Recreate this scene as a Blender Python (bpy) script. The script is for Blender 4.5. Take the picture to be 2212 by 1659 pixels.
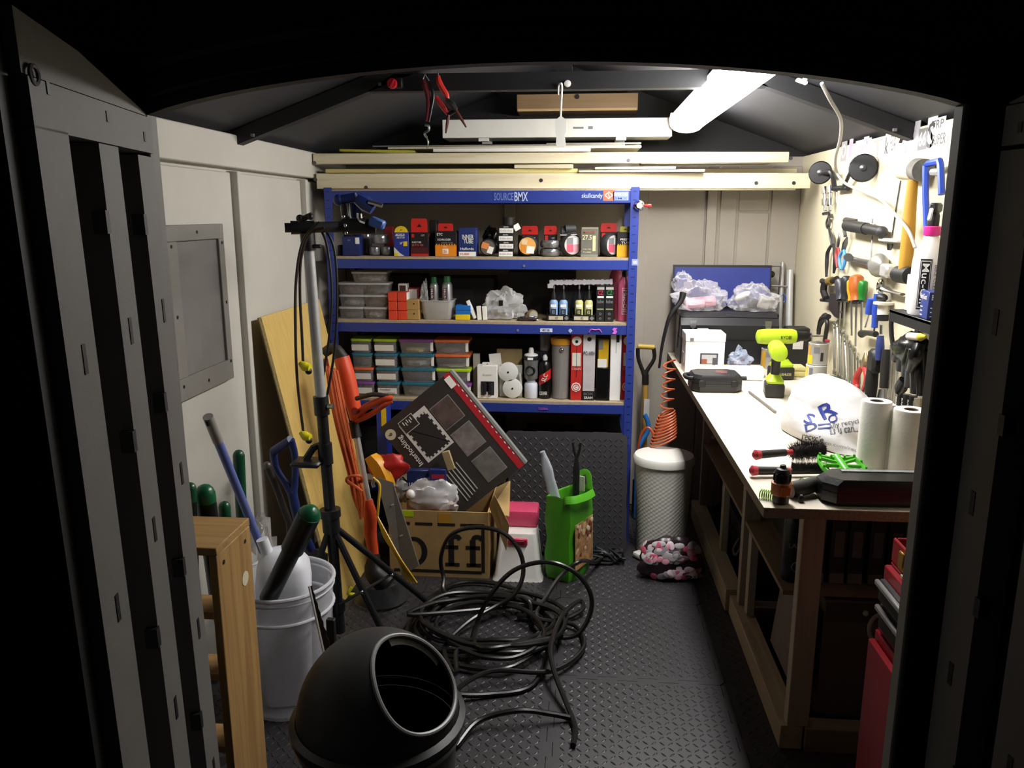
import bpy, bmesh, math, random
from mathutils import Vector, Matrix, Euler, noise

# ---------------------------------------------------------------- camera, world, exposure
sc = bpy.context.scene
for o in list(bpy.data.objects):
    bpy.data.objects.remove(o)
col = sc.collection
cam_d = bpy.data.cameras.new('camera')
cam_d.sensor_width = 36.0
cam_d.lens = 27.9928
cam_d.clip_start = 0.05
cam_o = bpy.data.objects.new('camera', cam_d)
col.objects.link(cam_o)
cam_o.location = (0, 0, 1.66)
cam_o.rotation_euler = (1.3592, 0, 0.0845)
sc.camera = cam_o
w = bpy.data.worlds.new('night')
w.use_nodes = True
w.node_tree.nodes['Background'].inputs[0].default_value = (0.75, 0.85, 1.0, 1)
w.node_tree.nodes['Background'].inputs[1].default_value = 0.006
sc.world = w
sc.view_settings.view_transform = 'Standard'
sc.view_settings.look = 'None'
sc.view_settings.gamma = 1.0
sc.view_settings.use_curve_mapping = False
sc.view_settings.exposure = 0.12
LAMP_POWER = 54.0

# ---------------------------------------------------------------- helpers
PI = math.pi
rng = random.Random(11)

def lin(h):
    h = h.lstrip('#')
    r = []
    for i in (0, 2, 4):
        c = int(h[i:i+2], 16) / 255
        r.append(c / 12.92 if c <= .04045 else ((c + .055) / 1.055) ** 2.4)
    return tuple(r)

MATS = {}

def mat(h, rough=.5, metal=0., var=.10, scale=18., bump=0., bscale=120., alpha=1., stretch=None, coat=0., trans=0., spec=.5):
    key = (h, rough, metal, var, scale, bump, bscale, alpha, stretch, coat, trans, spec)
    if key in MATS:
        return MATS[key]
    m = bpy.data.materials.new('m_%s_%d' % (h.strip('#'), len(MATS)))
    m.use_nodes = True
    nt = m.node_tree
    p = nt.nodes['Principled BSDF']
    p.inputs['Roughness'].default_value = rough
    p.inputs['Metallic'].default_value = metal
    p.inputs['Specular IOR Level'].default_value = spec
    p.inputs['Coat Weight'].default_value = coat
    p.inputs['Transmission Weight'].default_value = trans
    c = lin(h)
    tc = nt.nodes.new('ShaderNodeTexCoord')
    mp = nt.nodes.new('ShaderNodeMapping')
    nt.links.new(tc.outputs['Object'], mp.inputs[0])
    if stretch:
        mp.inputs['Scale'].default_value = stretch
    if var > 0:
        n = nt.nodes.new('ShaderNodeTexNoise')
        n.inputs['Scale'].default_value = scale
        n.inputs['Detail'].default_value = 5
        n.inputs['Roughness'].default_value = .65
        nt.links.new(mp.outputs[0], n.inputs['Vector'])
        r = nt.nodes.new('ShaderNodeValToRGB')
        r.color_ramp.elements[0].position = .3
        r.color_ramp.elements[1].position = .7
        r.color_ramp.elements[0].color = (*[x * (1 - var) for x in c], 1)
        r.color_ramp.elements[1].color = (*[min(1, x * (1 + var * .7)) for x in c], 1)
        nt.links.new(n.outputs['Fac'], r.inputs[0])
        nt.links.new(r.outputs[0], p.inputs['Base Color'])
    else:
        p.inputs['Base Color'].default_value = (*c, 1)
    if bump > 0:
        n2 = nt.nodes.new('ShaderNodeTexNoise')
        n2.inputs['Scale'].default_value = bscale
        n2.inputs['Detail'].default_value = 3
        nt.links.new(mp.outputs[0], n2.inputs['Vector'])
        b = nt.nodes.new('ShaderNodeBump')
        b.inputs['Strength'].default_value = bump
        b.inputs['Distance'].default_value = .004
        nt.links.new(n2.outputs['Fac'], b.inputs['Height'])
        nt.links.new(b.outputs[0], p.inputs['Normal'])
    if alpha < 1:
        out = nt.nodes['Material Output']
        t = nt.nodes.new('ShaderNodeBsdfTransparent')
        mx = nt.nodes.new('ShaderNodeMixShader')
        mx.inputs[0].default_value = alpha
        nt.links.new(t.outputs[0], mx.inputs[1])
        nt.links.new(p.outputs[0], mx.inputs[2])
        nt.links.new(mx.outputs[0], out.inputs[0])
    MATS[key] = m
    return m

def film(h, lo=.12, hi=.75, rough=.15):
    """thin clear plastic: see-through face on, whiter and glossier where the wrinkled film is seen edge on"""
    key = ('film', h, lo, hi, rough)
    if key in MATS:
        return MATS[key]
    m = mat(h, rough, var=0, alpha=.5, trans=0, bump=.0).copy()
    nt = m.node_tree
    mx = [n for n in nt.nodes if n.type == 'MIX_SHADER'][0]
    lw = nt.nodes.new('ShaderNodeLayerWeight')
    lw.inputs[0].default_value = .45
    mr = nt.nodes.new('ShaderNodeMapRange')
    mr.inputs['To Min'].default_value = lo
    mr.inputs['To Max'].default_value = hi
    nt.links.new(lw.outputs['Facing'], mr.inputs['Value'])
    nt.links.new(mr.outputs[0], mx.inputs[0])
    MATS[key] = m
    return m

def wood(h, dark=.72, axis='x', fine=1.0, rough=.65):
    key = ('wood', h, dark, axis, fine, rough)
    if key in MATS:
        return MATS[key]
    m = bpy.data.materials.new('m_wood_%d' % len(MATS))
    m.use_nodes = True
    nt = m.node_tree
    p = nt.nodes['Principled BSDF']
    p.inputs['Roughness'].default_value = rough
    c = lin(h)
    tc = nt.nodes.new('ShaderNodeTexCoord')
    mp = nt.nodes.new('ShaderNodeMapping')
    s = {'x': (1.2, 22, 22), 'y': (22, 1.2, 22), 'z': (22, 22, 1.2)}[axis]
    mp.inputs['Scale'].default_value = [a * fine for a in s]
    nt.links.new(tc.outputs['Object'], mp.inputs[0])
    n = nt.nodes.new('ShaderNodeTexNoise')
    n.inputs['Scale'].default_value = 1.6
    n.inputs['Detail'].default_value = 6
    n.inputs['Distortion'].default_value = .8
    nt.links.new(mp.outputs[0], n.inputs['Vector'])
    r = nt.nodes.new('ShaderNodeValToRGB')
    r.color_ramp.elements[0].position = .32
    r.color_ramp.elements[1].position = .62
    r.color_ramp.elements[0].color = (c[0] * dark, c[1] * dark * .93, c[2] * dark * .85, 1)
    r.color_ramp.elements[1].color = (*c, 1)
    nt.links.new(n.outputs['Fac'], r.inputs[0])
    nt.links.new(r.outputs[0], p.inputs['Base Color'])
    b = nt.nodes.new('ShaderNodeBump')
    b.inputs['Strength'].default_value = .15
    b.inputs['Distance'].default_value = .002
    nt.links.new(n.outputs['Fac'], b.inputs['Height'])
    nt.links.new(b.outputs[0], p.inputs['Normal'])
    MATS[key] = m
    return m

def link(o, parent=None):
    col.objects.link(o)
    if parent is not None:
        o.parent = parent
    return o

class G:
    """collects geometry for ONE mesh object"""
    def __init__(s):
        s.v = []
        s.f = []
    def add(s, vs, fs, M=None):
        n = len(s.v)
        s.v += [tuple(M @ Vector(v)) for v in vs] if M is not None else [tuple(v) for v in vs]
        s.f += [tuple(i + n for i in f) for f in fs]
        return s
    def box(s, c, d, rot=None, bev=0., seg=1):
        M = Matrix.Translation(c)
        if rot is not None:
            M = M @ (rot if isinstance(rot, Matrix) else Euler(rot).to_matrix().to_4x4())
        x, y, z = d[0] / 2, d[1] / 2, d[2] / 2
        if bev <= 0:
            vs = [(a * x, b * y, e * z) for a in (-1, 1) for b in (-1, 1) for e in (-1, 1)]
            return s.add(vs, [(0, 1, 3, 2), (4, 6, 7, 5), (0, 4, 5, 1), (2, 3, 7, 6), (0, 2, 6, 4), (1, 5, 7, 3)], M)
        bm = bmesh.new()
        bmesh.ops.create_cube(bm, size=1)
        bmesh.ops.scale(bm, vec=d, verts=bm.verts)
        bmesh.ops.bevel(bm, geom=bm.edges[:], offset=min(bev, .49 * min(d)), segments=seg, affect='EDGES', profile=.5)
        return s.bm(bm, M)
    def bm(s, b, M=None):
        b.verts.index_update()
        s.add([v.co for v in b.verts], [[v.index for v in f.verts] for f in b.faces], M)
        b.free()
        return s
    def cyl(s, p0, p1, r0, r1=None, n=16, caps=True):
        p0, p1 = Vector(p0), Vector(p1)
        r1 = r0 if r1 is None else r1
        q = (p1 - p0).to_track_quat('Z', 'Y').to_matrix()
        vs = []
        for p, r in ((p0, r0), (p1, r1)):
            for i in range(n):
                a = 2 * PI * i / n
                vs.append(p + q @ Vector((math.cos(a) * r, math.sin(a) * r, 0)))
        fs = [(i, (i + 1) % n, n + (i + 1) % n, n + i) for i in range(n)]
        if caps:
            fs += [tuple(range(n))[::-1], tuple(range(n, 2 * n))]
        return s.add(vs, fs)
    def lathe(s, prof, n=24, M=None, cap=(True, True), sx=1., sy=1.):
        vs = []
        for r, z in prof:
            for i in range(n):
                a = 2 * PI * i / n
                vs.append((math.cos(a) * r * sx, math.sin(a) * r * sy, z))
        fs = []
        for k in range(len(prof) - 1):
            for i in range(n):
                j = (i + 1) % n
                fs.append((k * n + i, k * n + j, (k + 1) * n + j, (k + 1) * n + i))
        if cap[0]:
            fs.append(tuple(range(n))[::-1])
        if cap[1]:
            b = (len(prof) - 1) * n
            fs.append(tuple(range(b, b + n)))
        return s.add(vs, fs, M)
    def loft(s, rings, closed=True, caps=True, M=None):
        n = len(rings[0])
        vs = [p for r in rings for p in r]
        fs = []
        for k in range(len(rings) - 1):
            for i in range(n if closed else n - 1):
                j = (i + 1) % n
                fs.append((k * n + i, k * n + j, (k + 1) * n + j, (k + 1) * n + i))
        if caps and closed:
            fs += [tuple(range(n))[::-1], tuple(range((len(rings) - 1) * n, len(rings) * n))]
        return s.add(vs, fs, M)
    def tube(s, pts, r, n=8, closed=False, sub=0, flat=None):
        P = [Vector(p) for p in pts]
        if sub:
            P = spline(P, sub, closed)
        m = len(P)
        rs = r if isinstance(r, (list, tuple)) else [r] * m
        if len(rs) != m:
            k = len(rs)
            rs = [rs[min(k - 1, int(i * (k - 1) / (m - 1)))] * (1 - (i * (k - 1) / (m - 1)) % 1) + rs[min(k - 1, int(i * (k - 1) / (m - 1)) + 1)] * ((i * (k - 1) / (m - 1)) % 1) for i in range(m)]
        rings = []
        prev = None
        for i in range(m):
            a = P[(i - 1) % m] if (closed or i > 0) else P[i]
            b = P[(i + 1) % m] if (closed or i < m - 1) else P[i]
            t = (b - a)
            t = t.normalized() if t.length > 1e-9 else Vector((0, 0, 1))
            if prev is None:
                up = Vector((0, 0, 1)) if abs(t.z) < .9 else Vector((1, 0, 0))
                u = t.cross(up).normalized()
            else:
                u = (prev - t * prev.dot(t))
                u = u.normalized() if u.length > 1e-6 else t.orthogonal().normalized()
            prev = u
            w_ = t.cross(u)
            fx, fy = flat if flat else (1, 1)
            rings.append([P[i] + (u * math.cos(2 * PI * k / n) * fx + w_ * math.sin(2 * PI * k / n) * fy) * rs[i] for k in range(n)])
        if closed:
            rings.append(rings[0])
        return s.loft(rings, True, not closed)
    def prism(s, poly, h, M=None, z0=0.):
        n = len(poly)
        vs = [(x, y, z0) for x, y in poly] + [(x, y, z0 + h) for x, y in poly]
        fs = [tuple(range(n))[::-1], tuple(range(n, 2 * n))] + [(i, (i + 1) % n, n + (i + 1) % n, n + i) for i in range(n)]
        return s.add(vs, fs, M)
    def sphere(s, c, r, n=16, m=10, M=None):
        rx, ry, rz = r if isinstance(r, (list, tuple)) else (r, r, r)
        prof = [(max(1e-4, math.sin(PI * i / m)), -math.cos(PI * i / m)) for i in range(m + 1)]
        T = Matrix.Translation(c) @ (M if M is not None else Matrix()) @ Matrix.Diagonal((rx, ry, rz, 1))
        return s.lathe(prof, n, T)
    def ring(s, c, R, r, axis='z', n=24, m=8, sx=1., sy=1.):
        Q = {'z': Matrix(), 'x': Matrix.Rotation(PI / 2, 4, 'Y'), 'y': Matrix.Rotation(PI / 2, 4, 'X')}[axis] if isinstance(axis, str) else axis
        pts = [Vector(c) + Q.to_3x3() @ Vector((math.cos(2 * PI * i / n) * R * sx, math.sin(2 * PI * i / n) * R * sy, 0)) for i in range(n)]
        return s.tube(pts, r, m, closed=True)
    def blob(s, c, r, seed=0, amp=.25, fr=2.2, n=28, m=18, flat_bottom=True, M=None, crease=0.):
        vs = []
        rx, ry, rz = r
        for i in range(m + 1):
            th = PI * i / m
            for k in range(n):
                ph = 2 * PI * k / n
                d = Vector((math.sin(th) * math.cos(ph), math.sin(th) * math.sin(ph), -math.cos(th)))
                q = 1 + amp * noise.noise(d * fr + Vector((seed * 3.1, seed * 1.7, seed))) * 1.6
                if crease:
                    q += crease * (abs(noise.noise(d * fr * 3 + Vector((seed, 5, 1)))) - .25)
                p = Vector((d.x * rx * q, d.y * ry * q, d.z * rz * q))
                if flat_bottom and p.z < -rz * .55:
                    p.z = -rz * .55
                vs.append(p)
        fs = [(i * n + k, i * n + (k + 1) % n, (i + 1) * n + (k + 1) % n, (i + 1) * n + k) for i in range(m) for k in range(n)]
        T = Matrix.Translation(c) @ (M if M is not None else Matrix())
        return s.add(vs, fs, T)
    def obj(s, name, m, parent=None, world=False, smooth=38., loc=None, rot=None):
        me = bpy.data.meshes.new(name)
        vs = s.v
        if world and parent is not None:
            T = Matrix.Translation(parent.location) @ parent.rotation_euler.to_matrix().to_4x4()
            T = T.inverted()
            vs = [T @ Vector(v) for v in vs]
        me.from_pydata(vs, [], s.f)
        me.validate()
        if smooth:
            me.polygons.foreach_set('use_smooth', [True] * len(me.polygons))
            me.set_sharp_from_angle(angle=math.radians(smooth))
        me.materials.append(m)
        o = bpy.data.objects.new(name, me)
        link(o, parent)
        if loc is not None:
            o.location = loc
        if rot is not None:
            o.rotation_euler = rot
        return o

def spline(P, sub, closed=False):
    P = [Vector(p) for p in P]
    out = []
    n = len(P)
    for i in range(n if closed else n - 1):
        p0 = P[(i - 1) % n] if closed or i > 0 else P[0] * 2 - P[1]
        p1, p2 = P[i], P[(i + 1) % n]
        p3 = P[(i + 2) % n] if closed or i + 2 < n else P[-1] * 2 - P[-2]
        for k in range(sub):
            t = k / sub
            out.append(.5 * ((2 * p1) + (p2 - p0) * t + (2 * p0 - 5 * p1 + 4 * p2 - p3) * t * t + (3 * p1 - p0 - 3 * p2 + p3) * t ** 3))
    if not closed:
        out.append(P[-1])
    return out

def tag(o, label, cat, group=None):
    o['label'] = label
    o['category'] = cat
    if group:
        o['group'] = group
    return o

def thing(name, label, cat, loc=(0, 0, 0), rot=(0, 0, 0), group=None):
    o = bpy.data.objects.new(name, None)
    o.empty_display_size = .05
    link(o)
    o.location = loc
    o.rotation_euler = rot if isinstance(rot, (tuple, list)) else (0, 0, rot)
    return tag(o, label, cat, group)

def struct(o):
    o['kind'] = 'structure'
    return o

def dup(root, loc=None, rot=None, label=None):
    r = root.copy()
    col.objects.link(r)
    if loc is not None:
        r.location = loc
    if rot is not None:
        r.rotation_euler = rot
    if label:
        r['label'] = label
    for ch in list(root.children):
        c = ch.copy()
        col.objects.link(c)
        c.parent = r
        for g in list(ch.children):
            d = g.copy()
            col.objects.link(d)
            d.parent = c
    return r

FONT_CACHE = {}

def text(s, w_, h_, m, parent, M, name='lettering', thick=.0004):
    """flat printed lettering filling a w x h box centred on M (x right, y up, z out of the surface)"""
    if s not in FONT_CACHE:
        cu = bpy.data.curves.new('t', 'FONT')
        cu.body = s
        cu.resolution_u = 2
        cu.offset = .012
        to = bpy.data.objects.new('t', cu)
        col.objects.link(to)
        dg = bpy.context.evaluated_depsgraph_get()
        me = bpy.data.meshes.new_from_object(to.evaluated_get(dg))
        vs = [v.co.copy() for v in me.vertices]
        fs = [tuple(p.vertices) for p in me.polygons]
        bpy.data.objects.remove(to)
        bpy.data.curves.remove(cu)
        bpy.data.meshes.remove(me)
        x0, x1 = min(v.x for v in vs), max(v.x for v in vs)
        y0, y1 = min(v.y for v in vs), max(v.y for v in vs)
        FONT_CACHE[s] = ([((v.x - x0) / (x1 - x0) - .5, (v.y - y0) / (y1 - y0) - .5, 0) for v in vs], fs)
    vs, fs = FONT_CACHE[s]
    g = G()
    g.add([(a * w_, b * h_, thick) for a, b, c in vs], fs, M)
    return g.obj(name, m, parent, smooth=0)

FRONT = Matrix.Rotation(PI / 2, 4, 'X')                                   # prints on a face looking to -y
RIGHTF = Matrix.Rotation(PI / 2, 4, 'Z') @ FRONT                           # face looking to +x
LEFTF = Matrix.Rotation(-PI / 2, 4, 'Z') @ FRONT                           # face looking to -x
TOPF = Matrix()

def face_frame(face, size):
    w_, d, h = size
    if face == 'f':
        return Matrix.Translation((0, -d / 2, h / 2)) @ FRONT, w_, h
    if face == 'r':
        return Matrix.Translation((w_ / 2, 0, h / 2)) @ RIGHTF, d, h
    if face == 'l':
        return Matrix.Translation((-w_ / 2, 0, h / 2)) @ LEFTF, d, h
    return Matrix.Translation((0, 0, h)) @ TOPF, w_, d

def panel(parent, size, face, u0, v0, u1, v1, m, name='printed_panel', t=.0008):
    F, fw, fh = face_frame(face, size)
    t += .0003 * sum(1 for c in parent.children if c.name.startswith('printed_panel'))
    g = G()
    g.box((0, 0, 0), ((u1 - u0) * fw, (v1 - v0) * fh, t))
    T = F @ Matrix.Translation((((u0 + u1) / 2 - .5) * fw, ((v0 + v1) / 2 - .5) * fh, t / 2))
    gg = G()
    gg.add(g.v, g.f, T)
    return gg.obj(name, m, parent, smooth=0)

def ptext(parent, size, face, u0, v0, u1, v1, s, m, rot=0, name='lettering'):
    F, fw, fh = face_frame(face, size)
    T = F @ Matrix.Translation((((u0 + u1) / 2 - .5) * fw, ((v0 + v1) / 2 - .5) * fh, .0012 + .0003 * sum(1 for c in parent.children if c.name.startswith('printed_panel')))) @ Matrix.Rotation(rot, 4, 'Z')
    a, b = (u1 - u0) * fw, (v1 - v0) * fh
    if abs(abs(rot) - PI / 2) < .01:
        a, b = b, a
    return text(s, a, b, m, parent, T, name)

def carton(name, label, cat, ls, m, prints=(), texts=(), group=None, rz=0., bev=.0015, tab=None, tilt=(0, 0)):
    """a printed box; ls = (location of base centre, size)"""
    (loc, size) = ls
    t = thing(name, label, cat, loc, (tilt[0], tilt[1], rz), group)
    G().box((0, 0, size[2] / 2), size, bev=bev).obj('carton_body', m, t)
    for p in prints:
        panel(t, size, *p)
    for p in texts:
        ptext(t, size, *p)
    if tab:                                                  # hanging tab with its slot on the back panel
        tm, tw, th = tab
        g = G()
        g.prism([(-tw / 2, 0), (tw / 2, 0), (tw / 2, th * .8), (tw / 2 - .006, th), (-tw / 2 + .006, th), (-tw / 2, th * .8)], .0012, Matrix.Translation((0, -size[1] / 2 + .004, size[2])) @ FRONT)
        ht = g.obj('hanging_tab', tm, t)
        G().prism([(-tw * .16, th * .38), (tw * .16, th * .38), (0, th * .62)], .0005, Matrix.Translation((0, -size[1] / 2 + .0028, size[2])) @ FRONT).obj('slot', BLACK, ht)
    return t

# common materials
BLACK = mat('#141414', .5)
BLACKG = mat('#0d0d0e', .28)
DGREY = mat('#2b2b2c', .55)
GREY = mat('#77777a', .5)
WHITE = mat('#e9e7e2', .5, var=.04)
PAPER = mat('#efece6', .8, var=.04)
STEEL = mat('#b9b9bb', .28, 1., var=.12)
DSTEEL = mat('#6a6a6d', .35, 1., var=.2)
CHROME = mat('#d8d8da', .12, 1., var=.05)
RED = mat('#c8241c', .45)
ORANGE = mat('#e4481c', .5)
BLUE = mat('#24379a', .4)
NAVY = mat('#1c2a66', .5)
YELLOW = mat('#e6c51c', .5)
LIME = mat('#b7d81a', .42)
PINK = mat('#d8356e', .5)
CARD = mat('#b98a4e', .8, var=.12, scale=9)
GREENP = mat('#0f4a2c', .35)
CLEAR = film('#f0f0ee')


# ================================================================ the setting
XL, XR, XC, YD, YB = -1.30, 1.16, -0.07, 1.42, 4.45
Z_EAVE, Z_RIDGE = 1.95, 2.42
WALL = mat('#c2beb4', .55, var=.05, scale=4, bump=.05, bscale=300)
WALLR = mat('#c6bda2', .55, var=.05, scale=4, bump=.05, bscale=300)
WALLB = mat('#a59d91', .55, var=.05, scale=4, bump=.05, bscale=300)
FRAMEG = mat('#7d7972', .6, var=.07, scale=8)
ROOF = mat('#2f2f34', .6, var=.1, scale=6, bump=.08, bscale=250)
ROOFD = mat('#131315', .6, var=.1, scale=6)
DOORM = mat('#6f6b67', .6, var=.08, scale=5, bump=.06, bscale=300)
OUTER = mat('#161617', .6, var=.1)

# outside ground in front of the shed
struct(G().box((0, -1.3, -.07), (9, 5.3, .06)).obj('floor_ground', mat('#2c2a28', .9, var=.3)))
floor = struct(G().box(((XL + XR) / 2, (YD + YB) / 2, -.024), (XR - XL + .1, YB - YD + .1, .02)).obj('floor', mat('#1d1c1c', .8)))

# foam tiles with a raised tread pattern and jigsaw edges; one mesh shared by all
FOAM = mat('#312f31', .42, var=.12, scale=40, bump=.12, bscale=500)
TPX, TPY = (XR - XL - .02) / 4, (YB - YD - .02) / 5

def foam_mesh(tx, ty, t=.014, pitch=.0265, tooth=.010):
    g = G()
    N = 8
    poly = []
    def edge(p, q, nrm, flip):
        pts = []
        for i in range(N):
            a0, a1 = i / N, (i + 1) / N
            sgn = tooth if (i % 2 == 0) != flip else -tooth
            for a in (a0, a1):
                pts.append((p[0] + (q[0] - p[0]) * a + nrm[0] * sgn, p[1] + (q[1] - p[1]) * a + nrm[1] * sgn))
        return pts
    hx, hy = tx / 2 - .001, ty / 2 - .001
    i_ = .012
    # counter-clockwise; opposite edges carry the same wave so that tiles interlock
    poly += edge((-hx + i_, -hy), (hx - i_, -hy), (0, 1), False)
    poly += edge((hx, -hy + i_), (hx, hy - i_), (1, 0), False)
    poly += edge((-hx + i_, hy), (hx - i_, hy), (0, 1), False)[::-1]
    poly += edge((-hx, -hy + i_), (-hx, hy - i_), (1, 0), False)[::-1]
    g.prism(poly, t, z0=-t)
    nx, ny = int((tx - .03) / pitch), int((ty - .03) / pitch)
    L, Wd, h = .0132, .0046, .0026
    for i in range(nx):
        for j in range(ny):
            x = (i - (nx - 1) / 2) * pitch
            y = (j - (ny - 1) / 2) * pitch
            a = PI / 4 if (i + j) % 2 else -PI / 4
            ca, sa = math.cos(a), math.sin(a)
            def rt(u, v, z):
                return (x + u * ca - v * sa, y + u * sa + v * ca, z)
            g.add([rt(-L, 0, 0), rt(0, -Wd, 0), rt(L, 0, 0), rt(0, Wd, 0), rt(-L * .5, 0, h), rt(L * .5, 0, h)],
                  [(0, 1, 5, 4), (1, 2, 5), (2, 3, 4, 5), (3, 0, 4)])
    return g

tile0 = foam_mesh(TPX, TPY).obj('foam_tile', FOAM, floor, smooth=0)
tiles = [(XL + .01 + TPX * (i + .5), YD + .01 + TPY * (j + .5)) for i in range(4) for j in range(5)]
for k, (x, y) in enumerate(tiles):
    o = tile0 if k == 0 else tile0.copy()
    if k:
        col.objects.link(o)
        o.parent = floor
    o.location = (x, y, 0)

# left wall: recessed panels between posts, a band along the top
wl = struct(G().box((XL - .055, (YD + YB) / 2, Z_EAVE / 2), (.03, YB - YD + .1, Z_EAVE)).obj('wall_left', WALL))
for y0, y1 in ((YD, 3.005), (3.055, 3.77), (3.82, YB)):
    G().box((XL - .03, (y0 + y1) / 2, .91), (.02, y1 - y0 - .012, 1.80), bev=.004).obj('wall_panel', WALL, wl)
for y in (3.03, 3.795):
    G().box((XL - .02, y - .006, .91), (.05, .034, 1.81), bev=.003).obj('wall_post', WALL, wl)
G().box((XL - .02, (YD + YB) / 2, 1.886), (.05, YB - YD, .122), bev=.004).obj('top_band', WALL, wl)

# window in the left wall
wn = struct(G().box((XL - .018, 2.638, 1.337), (.012, .37, .52)).obj('window_1', mat('#8f8a86', .5, var=.12, scale=12)))
fr = G()
y0, y1, z0, z1 = 2.432, 2.845, 1.052, 1.622
for (a, b, c, d) in ((y0, y1, z0, z0 + .075), (y0, y1, z1 - .052, z1), (y0, y0 + .068, z0 + .075, z1 - .052), (y1 - .042, y1, z0 + .075, z1 - .052)):
    G().box((XL - .008, (a + b) / 2, (c + d) / 2), (.03, b - a, d - c), bev=.002).obj('frame_bar', FRAMEG, wn)
G().box((XL - .0115, 2.66, 1.36), (.006, .33, .022)).obj('muntin', mat('#b3ada6', .5), wn)
G().box((XL - .0115, 2.66, 1.34), (.006, .022, .42)).obj('muntin', mat('#8c8784', .5), wn)
G().box((XL - .004, 2.66, 1.345), (.003, .315, .445)).obj('pane', mat('#9a9692', .35, var=.12, scale=9, alpha=.5), wn)
for (a, b) in ((2.46, 1.555), (2.46, 1.33), (2.462, 1.10), (2.64, 1.597), (2.64, 1.085), (2.826, 1.555), (2.826, 1.34), (2.826, 1.12)):
    G().cyl((XL + .0065, a, b), (XL + .0085, a, b), .006, n=10).obj('screw', BLACK, wn)

# right wall: plain lining panel
wr = struct(G().box((XR + .03, (YD + YB) / 2, Z_EAVE / 2), (.06, YB - YD + .1, Z_EAVE)).obj('wall_right', WALLR))

# back wall: ribbed panels, dark gable
wb = struct(G().box((XC, YB + .035, Z_EAVE / 2), (XR - XL + .1, .05, Z_EAVE)).obj('wall_back', WALLB))
for x0, x1, z0, z1, t in ((XL, .665, 0, 1.9, .012), (.745, .83, 0, 1.9, .012), (.842, 1.0, 0, 1.66, .012), (.842, 1.0, 1.67, 1.9, .006), (1.012, 1.16, 0, 1.9, .012), (.672, .725, 0, 1.9, .03), (.30, .36, 0, 1.9, .03), (-.42, -.36, 0, 1.9, .03)):
    G().box(((x0 + x1) / 2, YB + .012 - t / 2, (z0 + z1) / 2), (x1 - x0, t, z1 - z0), bev=.003).obj('wall_panel', WALLB, wb)
g = G()
g.prism([(XL - .06, Z_EAVE), (XR + .06, Z_EAVE), (XC, Z_RIDGE + .02)], .05, Matrix.Translation((0, YB + .06, 0)) @ FRONT)
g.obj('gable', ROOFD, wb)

# roof
hw = (XR - XL) / 2 + .06
sl = math.atan2(Z_RIDGE - Z_EAVE, hw)
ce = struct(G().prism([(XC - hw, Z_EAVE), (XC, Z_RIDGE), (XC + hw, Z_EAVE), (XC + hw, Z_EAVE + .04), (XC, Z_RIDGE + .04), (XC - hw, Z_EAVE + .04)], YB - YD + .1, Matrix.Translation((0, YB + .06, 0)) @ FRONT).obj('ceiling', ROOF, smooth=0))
# roof truss: two rafters, collar beam and king post
def truss(y, nm):
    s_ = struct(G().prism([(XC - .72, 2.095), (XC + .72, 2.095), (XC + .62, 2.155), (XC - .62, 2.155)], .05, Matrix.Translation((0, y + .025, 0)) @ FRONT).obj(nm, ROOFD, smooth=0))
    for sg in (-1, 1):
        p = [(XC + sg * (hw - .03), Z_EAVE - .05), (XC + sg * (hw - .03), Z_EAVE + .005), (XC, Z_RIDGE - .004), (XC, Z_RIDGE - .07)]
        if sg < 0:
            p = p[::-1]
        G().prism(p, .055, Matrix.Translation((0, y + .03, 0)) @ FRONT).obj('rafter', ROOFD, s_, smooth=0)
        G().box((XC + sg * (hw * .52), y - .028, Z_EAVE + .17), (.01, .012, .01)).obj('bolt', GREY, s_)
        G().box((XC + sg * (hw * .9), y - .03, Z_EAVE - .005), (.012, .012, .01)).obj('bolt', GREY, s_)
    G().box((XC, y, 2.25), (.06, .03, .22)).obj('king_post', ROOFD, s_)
    return s_
truss(3.05, 'trim_1')

# front wall with the arched doorway
JL, JR, TH = -.755, .606, .03
def arch(x):
    u = (x - XC) / .69
    return 1.823 + .080 * max(0, 1 - u * u) ** .8
n = 40
xs = [JL + (JR - JL) * i / n for i in range(n + 1)]
wf = struct(G().box(((XL - .06 + JL) / 2, YD - TH / 2, .95), (JL - XL + .06, TH, 1.95)).obj('wall_front', OUTER))
G().box(((XR + .06 + JR) / 2, YD - TH / 2, .95), (XR + .06 - JR, TH, 1.95)).obj('jamb_panel', OUTER, wf)
poly = [(x, arch(x)) for x in xs] + [(XR + .06, 1.823), (XR + .06, 1.95), (XC, 2.46), (XL - .06, 1.95), (XL - .06, 1.823)]
g = G()
g.prism(poly, TH, Matrix.Translation((0, YD, 0)) @ FRONT)
g.obj('arched_header', OUTER, wf, smooth=0)
g = G()
g.tube([(x, YD - TH - .003, arch(x) + .075) for x in xs], .012, 6)
g.obj('arch_moulding', OUTER, wf)
G().tube([(x, YD - TH, arch(x) + .028) for x in xs], .006, 6).obj('arch_bead', OUTER, wf)
G().box((JR + .003, YD - TH / 2, .93), (.01, TH + .006, 1.8), bev=.003).obj('jamb_lining', mat('#77736c', .6), wf)
G().box((JL - .003, YD - TH / 2, .93), (.01, TH + .006, 1.8), bev=.003).obj('jamb_lining', mat('#77736c', .6), wf)

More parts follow.
